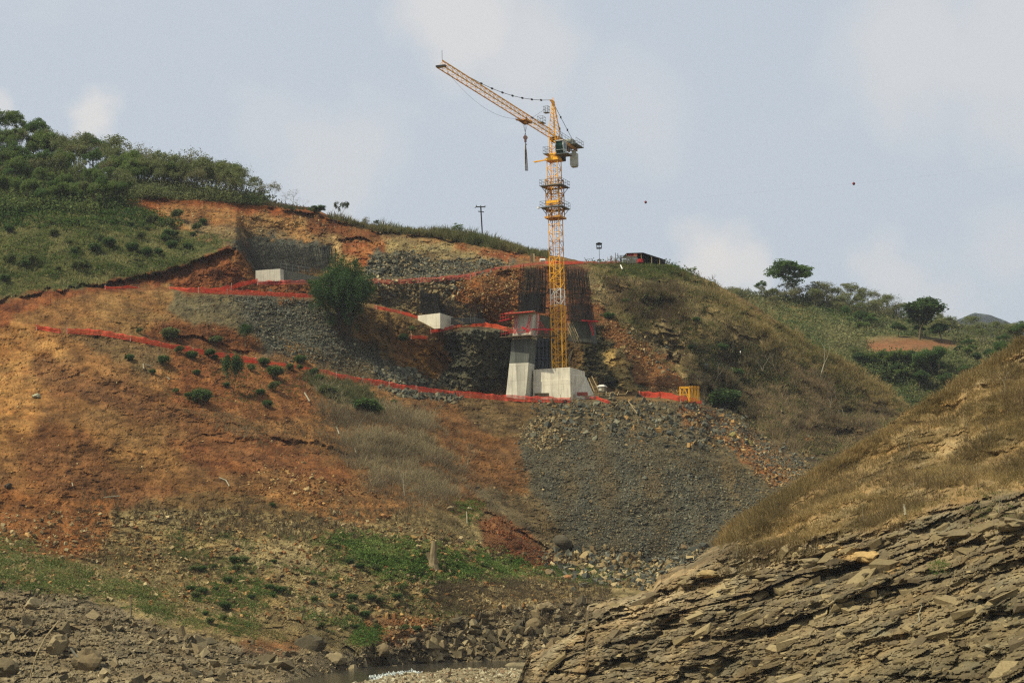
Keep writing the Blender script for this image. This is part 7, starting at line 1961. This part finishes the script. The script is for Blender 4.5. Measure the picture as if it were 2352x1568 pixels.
# overhead cable with marker balls, slung from the ridge across the valley
cab_o = empty('overhead_cable', P(1700, 440, 420), 'thin overhead cable slung across the valley', 'cable')
m_ = MB(); c1_, c2_ = np.array([P(1105, 480, 404), P(1483, 464.5, 380)]), np.array([P(1483, 464.5, 380), P(1961, 422, 340), P(2420, 372, 300)])
m_.tube(list(c1_), .005, 3); m_.tube(list(c2_), .005, 3); m_.build('wire', mat('pale_wire', S(170, 176, 186), .5), cab_o)
def ball(u, v, Y, r, lab):
    import bmesh
    me = bpy.data.meshes.new('marker_ball'); bm = bmesh.new(); bmesh.ops.create_uvsphere(bm, u_segments=16, v_segments=10, radius=r)
    bmesh.ops.create_cone(bm, segments=8, radius1=r * .3, radius2=r * .3, depth=r * 2.2, cap_ends=True); bm.to_mesh(me); bm.free(); me.materials.append(MBALL)
    tag(obj('marker_ball', me, loc=P(u, v, Y)), lab, 'cable marker')
MBALL = mat('dark_red_ball', S(130, 30, 34), .5)
ball(1483, 464.5, 380, .26, 'small dark red marker ball in the sky right of the crane')
ball(1961, 422, 340, .26, 'dark red marker ball high in the sky at the right')

# ---------------------------------------------------------------- yellow mast section lying ready
ym = empty('mast_section', P(*zq(2000, 335), 350), 'spare yellow crane mast frames stored by the red net', 'crane part')
m_ = MB(); q0 = P(*zq(1925, 340), 350); 
hy_ = P(*zq(1910, 145), 350)[2] - q0[2]
fx = (P(*zq(2045, 340), 350) - q0); fx[2] = 0; Lx = np.linalg.norm(fx); fx /= Lx
def fr_(o0, L, h, mb):
    c = [o0, o0 + fx * L, o0 + fx * L + Zup * h, o0 + Zup * h]
    for a, b in zip(c, c[1:] + c[:1]): mb.bar(a, b, .16)
    mb.bar(c[0], c[0] + fx * L * .5 + Zup * h, .09); mb.bar(c[1], c[0] + fx * L * .5 + Zup * h, .09); mb.bar(c[0] + Zup * h * .5, c[1] + Zup * h * .5, .09)
fr_(q0, Lx, hy_, m_); fr_(q0 + np.array([.3, 1.9, 0]), Lx, hy_, m_)
for h in (0, hy_): 
    for w in (0, Lx): m_.bar(q0 + fx * w + Zup * h, q0 + fx * w + Zup * h + np.array([.3, 1.9, 0]), .1)
m_.build('frame', MY, ym)
m_ = MB()
for i in range(7):
    b_ = q0 + fx * (Lx + .25 + i * .27) + np.array([0, .3 + .1 * i, 0]); m_.bar(b_, b_ + Zup * hy_ * 1.08, .12)
    if i % 2: m_.bar(b_, b_ + fx * .27 + Zup * hy_, .06)
for h in (.3, hy_ * .95): m_.bar(q0 + fx * (Lx + .25) + Zup * h, q0 + fx * (Lx + 2.0) + np.array([0, .9, h]), .08)
m_.build('stacked_frames', MY, ym)

# ---------------------------------------------------------------- stairs, ladders, walkways, small things
def ladder(name, label, cat, a0, b0, a1, b1, n, M=MWOOD, w=.1, rails=False):
    """two rails a0-b0 and a1-b1 with n treads"""
    e = empty(name, (a0 + a1) / 2, label, cat)
    m_ = MB(); m_.bar(a0, b0, w); m_.bar(a1, b1, w); m_.build('stringer', M, e)
    m_ = MB()
    for i in range(n): t = (i + .5) / n; m_.bar(a0 * (1 - t) + b0 * t, a1 * (1 - t) + b1 * t, .12, .04)
    m_.build('tread', M, e)
    if rails:
        m_ = MB()
        for a, b in ((a0, b0), (a1, b1)):
            m_.bar(a + Zup * 1.0, b + Zup * 1.0, .07)
            for t in np.linspace(0, 1, 4): q = a * (1 - t) + b * t; m_.bar(q, q + Zup, .06)
        m_.build('handrail', M, e)
    return e
ladder('timber_stairs', 'timber stairs with handrails climbing the rock right of the mast', 'stairs', P(*zp(1745, 1145), 353), P(*zp(1565, 690), 355), P(*zp(1840, 1105), 354), P(*zp(1660, 680), 356), 14, rails=True)
ladder('timber_ladder', 'steep timber ladder from the block top up to the stairs', 'ladder', P(*zp(1500, 1520), 351.5), P(*zp(1640, 1190), 353), P(*zp(1590, 1440), 352), P(*zp(1665, 1165), 353), 9, MWOOD)
ladder('timber_ladder', 'long timber ladder leaning on the right side of the concrete block', 'ladder', P(*zq(780, 205), 349), P(*zq(700, 20), 352), P(*zq(840, 200), 349), P(*zq(745, 0), 352), 12)
ladder('timber_ladder', 'short timber ladder leading down from the plank landing onto the rubble', 'ladder', P(*zq(545, 490), 343), P(*zq(485, 340), 344.4), P(*zq(578, 482), 343), P(*zq(505, 340), 344.4), 7)
ladder('earth_steps', 'rough timber steps cut into the slope below the pier', 'steps', P(*zq(120, 500), 341), P(*zq(60, 355), 344), P(*zq(250, 505), 341), P(*zq(185, 350), 344), 6, MWOODD, .06)
m_ = MB()
a = P(*zq(270, 345), 344); b = P(*zq(500, 355), 344); m_.bar(a, b, 1.4, .1)
for x in (330, 425, 482): p = P(*zq(x, 350), 343.4); m_.bar(p - Zup * 1.4, p + Zup * (1.4 if x != 425 else .8), .08)
m_.bar(P(*zq(265, 285), 343.5), P(*zq(275, 345), 343.5), .1); m_.bar(P(*zq(355, 345), 343.4), P(*zq(435, 320), 343.4), .09)
o = m_.build('plank_landing', MWOOD, None, (a + b) / 2); tag(o, 'plank landing on thin props below the concrete block', 'landing')
m_ = MB(); a = P(*zq(520, 300), 345.5); b = P(*zq(860, 235), 346.5); c = P(*zq(1040, 210), 347.5)
m_.bar(a, b, 1.1, .1); m_.bar(b, c, .9, .1)
for x, y in ((600, 290), (700, 275), (830, 245)): p = P(*zq(x, y), 345.8); m_.bar(p - Zup * .9, p, .08)
o = m_.build('walkway', MWOOD, None, b); tag(o, 'raised plank walkway running right from the concrete block', 'walkway')
cr_ = MB()
for (x0, y0, x1, y1) in ((940, 205, 935, 255), (1005, 215, 975, 270), (1060, 215, 1045, 240), (1110, 205, 1085, 260), (1228, 195, 1195, 248), (930, 230, 1040, 214), (1045, 240, 1200, 236)):
    cr_.bar(P(*zq(x0, y0), 346.5), P(*zq(x1, y1), 345.5), .09)
o = cr_.build('timber_trestle', MWOOD, None, P(*zq(1060, 250), 346)); tag(o, 'row of slanting timber props beyond the toilet cabin', 'timber props')
for k, (pts_, lab) in enumerate((([(1230, 355), (1350, 520)], 'pale pole lying on the rubble under the walkway'), ([(1410, 290), (1460, 330), (1470, 520)], 'thin bent rod standing in the rubble'), ([(770, 470), (808, 525)], 'short pale plank on the slope below the block'),
                                ([(1190, 345), (1310, 340)], 'crosswise stick on short legs in the rubble'), ([(1260, 390), (1325, 440)], 'short stick crossing the pale pole'))):
    m_ = MB()
    us_ = [zq(*q) for q in pts_]
    w = [hill.G(np.array([q[0]]), np.array([q[1]]))[0] + np.array([0, -.4, .25]) for q in us_]
    for a, b in zip(w[:-1], w[1:]): m_.bar(a, b, .10 if k != 2 else .16)
    o = m_.build('timber_pole' if k != 1 else 'steel_rod', MWOOD if k != 1 else MDK, None, w[0]); tag(o, lab, 'timber' if k != 1 else 'rod')
# portable toilet
tl_ = P(*zq(885, 210), 349.5); toi = empty('portable_toilet', tl_, 'white roofed portable toilet cabin beside the leaning ladder', 'toilet cabin')
kx = (P(*zq(945, 210), 349.5) - P(*zq(835, 210), 349.5))[0]
m_ = MB(); hh = P(*zq(885, 150), 349.5)[2] - tl_[2]
m_.frame(tl_ + Zup * hh / 2, ax, bx_, Zup, kx * .42, kx * .42, hh / 2 + .05); m_.build('cabin', mat('cabin_grey', S(132, 120, 96), .6), toi)
m_ = MB(); 
for i in range(4): m_.frame(tl_ + Zup * (hh + .12 + i * .09), ax, bx_, Zup, kx * (.50 - .07 * i), kx * (.50 - .07 * i), .06)
m_.build('roof', MWH, toi)
m_ = MB(); m_.frame(tl_ + ax * kx * .1 - bx_ * (kx * .42 + .02) + Zup * hh * .5, ax, bx_, Zup, kx * .18, .02, hh * .28); m_.build('door', mat('pale_door', S(214, 208, 190), .6), toi)
# timber stacks
def stack(zf, x0, y0, x1, y1, Y, lab, M=MWOODD, n=6):
    e = empty('timber_stack', P(*zf((x0 + x1) / 2, y1), Y), lab, 'timber stack')
    a = P(*zf(x0, y1), Y); b = P(*zf(x1, y1), Y); H = P(*zf(x0, y0), Y)[2] - a[2]
    for i in range(n):
        m_ = MB(); z = H * (i + .5) / n; m_.bar(a + Zup * z + np.array([0, (i % 2) * .05, 0]), b + Zup * z, 1.2, H / n * .86)
        m_.build('board', M, e)
    return e
stack(zq, -20, 228, 176, 275, 345.2, 'dark timber stack in front of the block and pier', n=5)
stack(zq, 548, 215, 690, 262, 347, 'low red and brown board stack right of the concrete block', mat('red_board', S(120, 56, 44), .8), 4)
m_ = MB()
R_ = np.random.default_rng(3)
for i in range(9):
    c = P(*zq(620 + R_.uniform(0, 130), 365 + R_.uniform(-12, 22)), 342.6); d = np.array([R_.uniform(.5, 1), R_.uniform(-.3, .3), R_.uniform(-.25, .25)]); d /= np.linalg.norm(d)
    m_.frame(c, d, np.cross(Zup, d), Zup, R_.uniform(.5, .9), .16, .04)
o = m_.build('scrap_boards', mat('pale_board', S(196, 184, 156), .9), None, P(*zq(690, 375), 343)); tag(o, 'pale scrap boards piled under the walkway', 'scrap boards')
# white rectangles and drum on the upper bench
m_ = MB(); c = P(*z4(812, 1062), 377); m_.cyl(c, np.array([1, .2, 0]), .3, .95, 12); o = m_.build('white_drum', MWH, None, c - Zup * .3); tag(o, 'white drum lying on the ridge left of the mast', 'drum')
for x, lab in ((685, 'dark board standing on the upper bench'), (712, 'ochre board standing beside the dark board')):
    m_ = MB(); c = P(*z4(x, 1035), 378); m_.frame(c, ax, bx_, Zup, .2, .05, .8); o = m_.build('board', MWOODD if x < 700 else MWOOD, None, c - Zup * .8); tag(o, lab, 'board')
for (u, v, du, dv, lab) in ((1425, 606 + 8, 4, 9, 'white pipe piece lying just below the ridge net'), (1700, 814 - 2, 0, 6, 'tiny white rag in the middle of the right spur')):
    m_ = MB(); a = hill.G(np.array([u]), np.array([v]))[0] + np.array([0, -.5, .4]); b = hill.G(np.array([u + du]), np.array([v + dv]))[0] + np.array([0, -.5, .4]); m_.bar(a, b, .2, .1)
    o = m_.build('white_scrap', MWH, None, a); tag(o, lab, 'scrap')
# sticks and logs on the slopes
for k, (pts_, lab, w_, sh) in enumerate((([(238, 1146), (275, 1142)], 'long pale log lying on the lower orange slope', .22, hill), ([(330, 839), (331, 850)], 'upright one of the two white crossed sticks', .16, hill), ([(334, 840), (350, 844)], 'lying one of the two white crossed sticks', .14, hill),
                                         ([(385, 869), (391, 875)], 'small white stick below the two lobed shrub', .2, hill), ([(700, 905), (712, 925)], 'white peeled stick beside the green shrubs', .24, hill), ([(774, 985), (780, 1000)], 'white stick at the upper red bank', .2, hill),
                                         ([(815, 1032), (820, 1045)], 'white stick at the edge of the dry brush', .18, hill), ([(505, 1100), (520, 1106), (528, 1120)], 'curved pale branch on the orange slope', .16, hill), ([(167, 1112), (169, 1120)], 'tiny white stick on the left orange slope', .14, hill),
                                         ([(1072, 1178), (1073, 1205)], 'straight white stake at the foot of the dry brush', .12, hill), ([(300, 1375), (302, 1420)], 'thin upright dead stick above the left bank', .1, hill),
                                         ([(2275, 1520 + 0), (2300, 1500)], 'x', 0, near), ([(2090, 1445), (2110, 1432), (2108, 1415), (2115, 1398), (2113, 1388)], 'crooked white branch on the slate slope', .07, near),
                                         ([(2075, 1165), (2078, 1190)], 'short pale stump above the slate ledge', .22, near))):
    if not w_: continue
    m_ = MB(); w = [sh.G(np.array([q[0]]), np.array([q[1]]))[0] + np.array([0, -.35, .2]) for q in pts_]; m_.tube(w, w_ / 2, 6)
    o = m_.build('branch' if k != 9 else 'stake', mat_bark_pale if k not in (10,) else MWOODD, None, w[0]); tag(o, lab, 'branch' if k != 9 else 'stake')
# long reed arching up in the lower left corner
m_ = MB(); q = [P(u, v, Y_) for u, v, Y_ in ((62, 1600, 180), (72, 1545, 180), (85, 1500, 180.4), (105, 1462, 181), (135, 1425, 182))]; m_.tube(q, .07, 6)
o = m_.build('dead_reed', MWOOD, None, q[0]); tag(o, 'long bent pale reed rising in the lower left corner', 'reed')
m_ = MB(); q = [P(u, v, Y_) for u, v, Y_ in ((162, 1488, 183), (178, 1508, 183))]; m_.tube(q, .1, 6)
o = m_.build('branch', mat_bark_pale, None, q[0]); tag(o, 'short white stick leaning on the dark faced bank block', 'branch')
# draped rock fall netting is a fine wire, fixed on the cliff left of the pier
nt_ = MB()
R_ = np.random.default_rng(5)
us0, vs0 = np.array([1020, 1060, 1110, 1160]), np.array([770, 790, 800, 800])

# ---------------------------------------------------------------- air
HZ = bpy.data.meshes.new('haze')
x0, x1, y0, y1, z0, z1 = -2600, 2600, -60, 4300, -17, 560
HZ.from_pydata([(x, y, z) for x in (x0, x1) for y in (y0, y1) for z in (z0, z1)], [], [(0, 1, 3, 2), (4, 6, 7, 5), (0, 4, 5, 1), (2, 3, 7, 6), (0, 2, 6, 4), (1, 5, 7, 3)])
mh = bpy.data.materials.new('haze'); mh.use_nodes = True; th_ = mh.node_tree; th_.nodes.clear()
ho = th_.nodes.new('ShaderNodeOutputMaterial'); hv = th_.nodes.new('ShaderNodeVolumePrincipled')
hv.inputs['Color'].default_value = (.82, .87, .95, 1); hv.inputs['Density'].default_value = .00009; hv.inputs['Anisotropy'].default_value = .2
th_.links.new(hv.outputs[0], ho.inputs['Volume']); HZ.materials.append(mh)
tag(obj('haze', HZ), 'thin pale haze filling the valley', 'haze', kind='stuff')
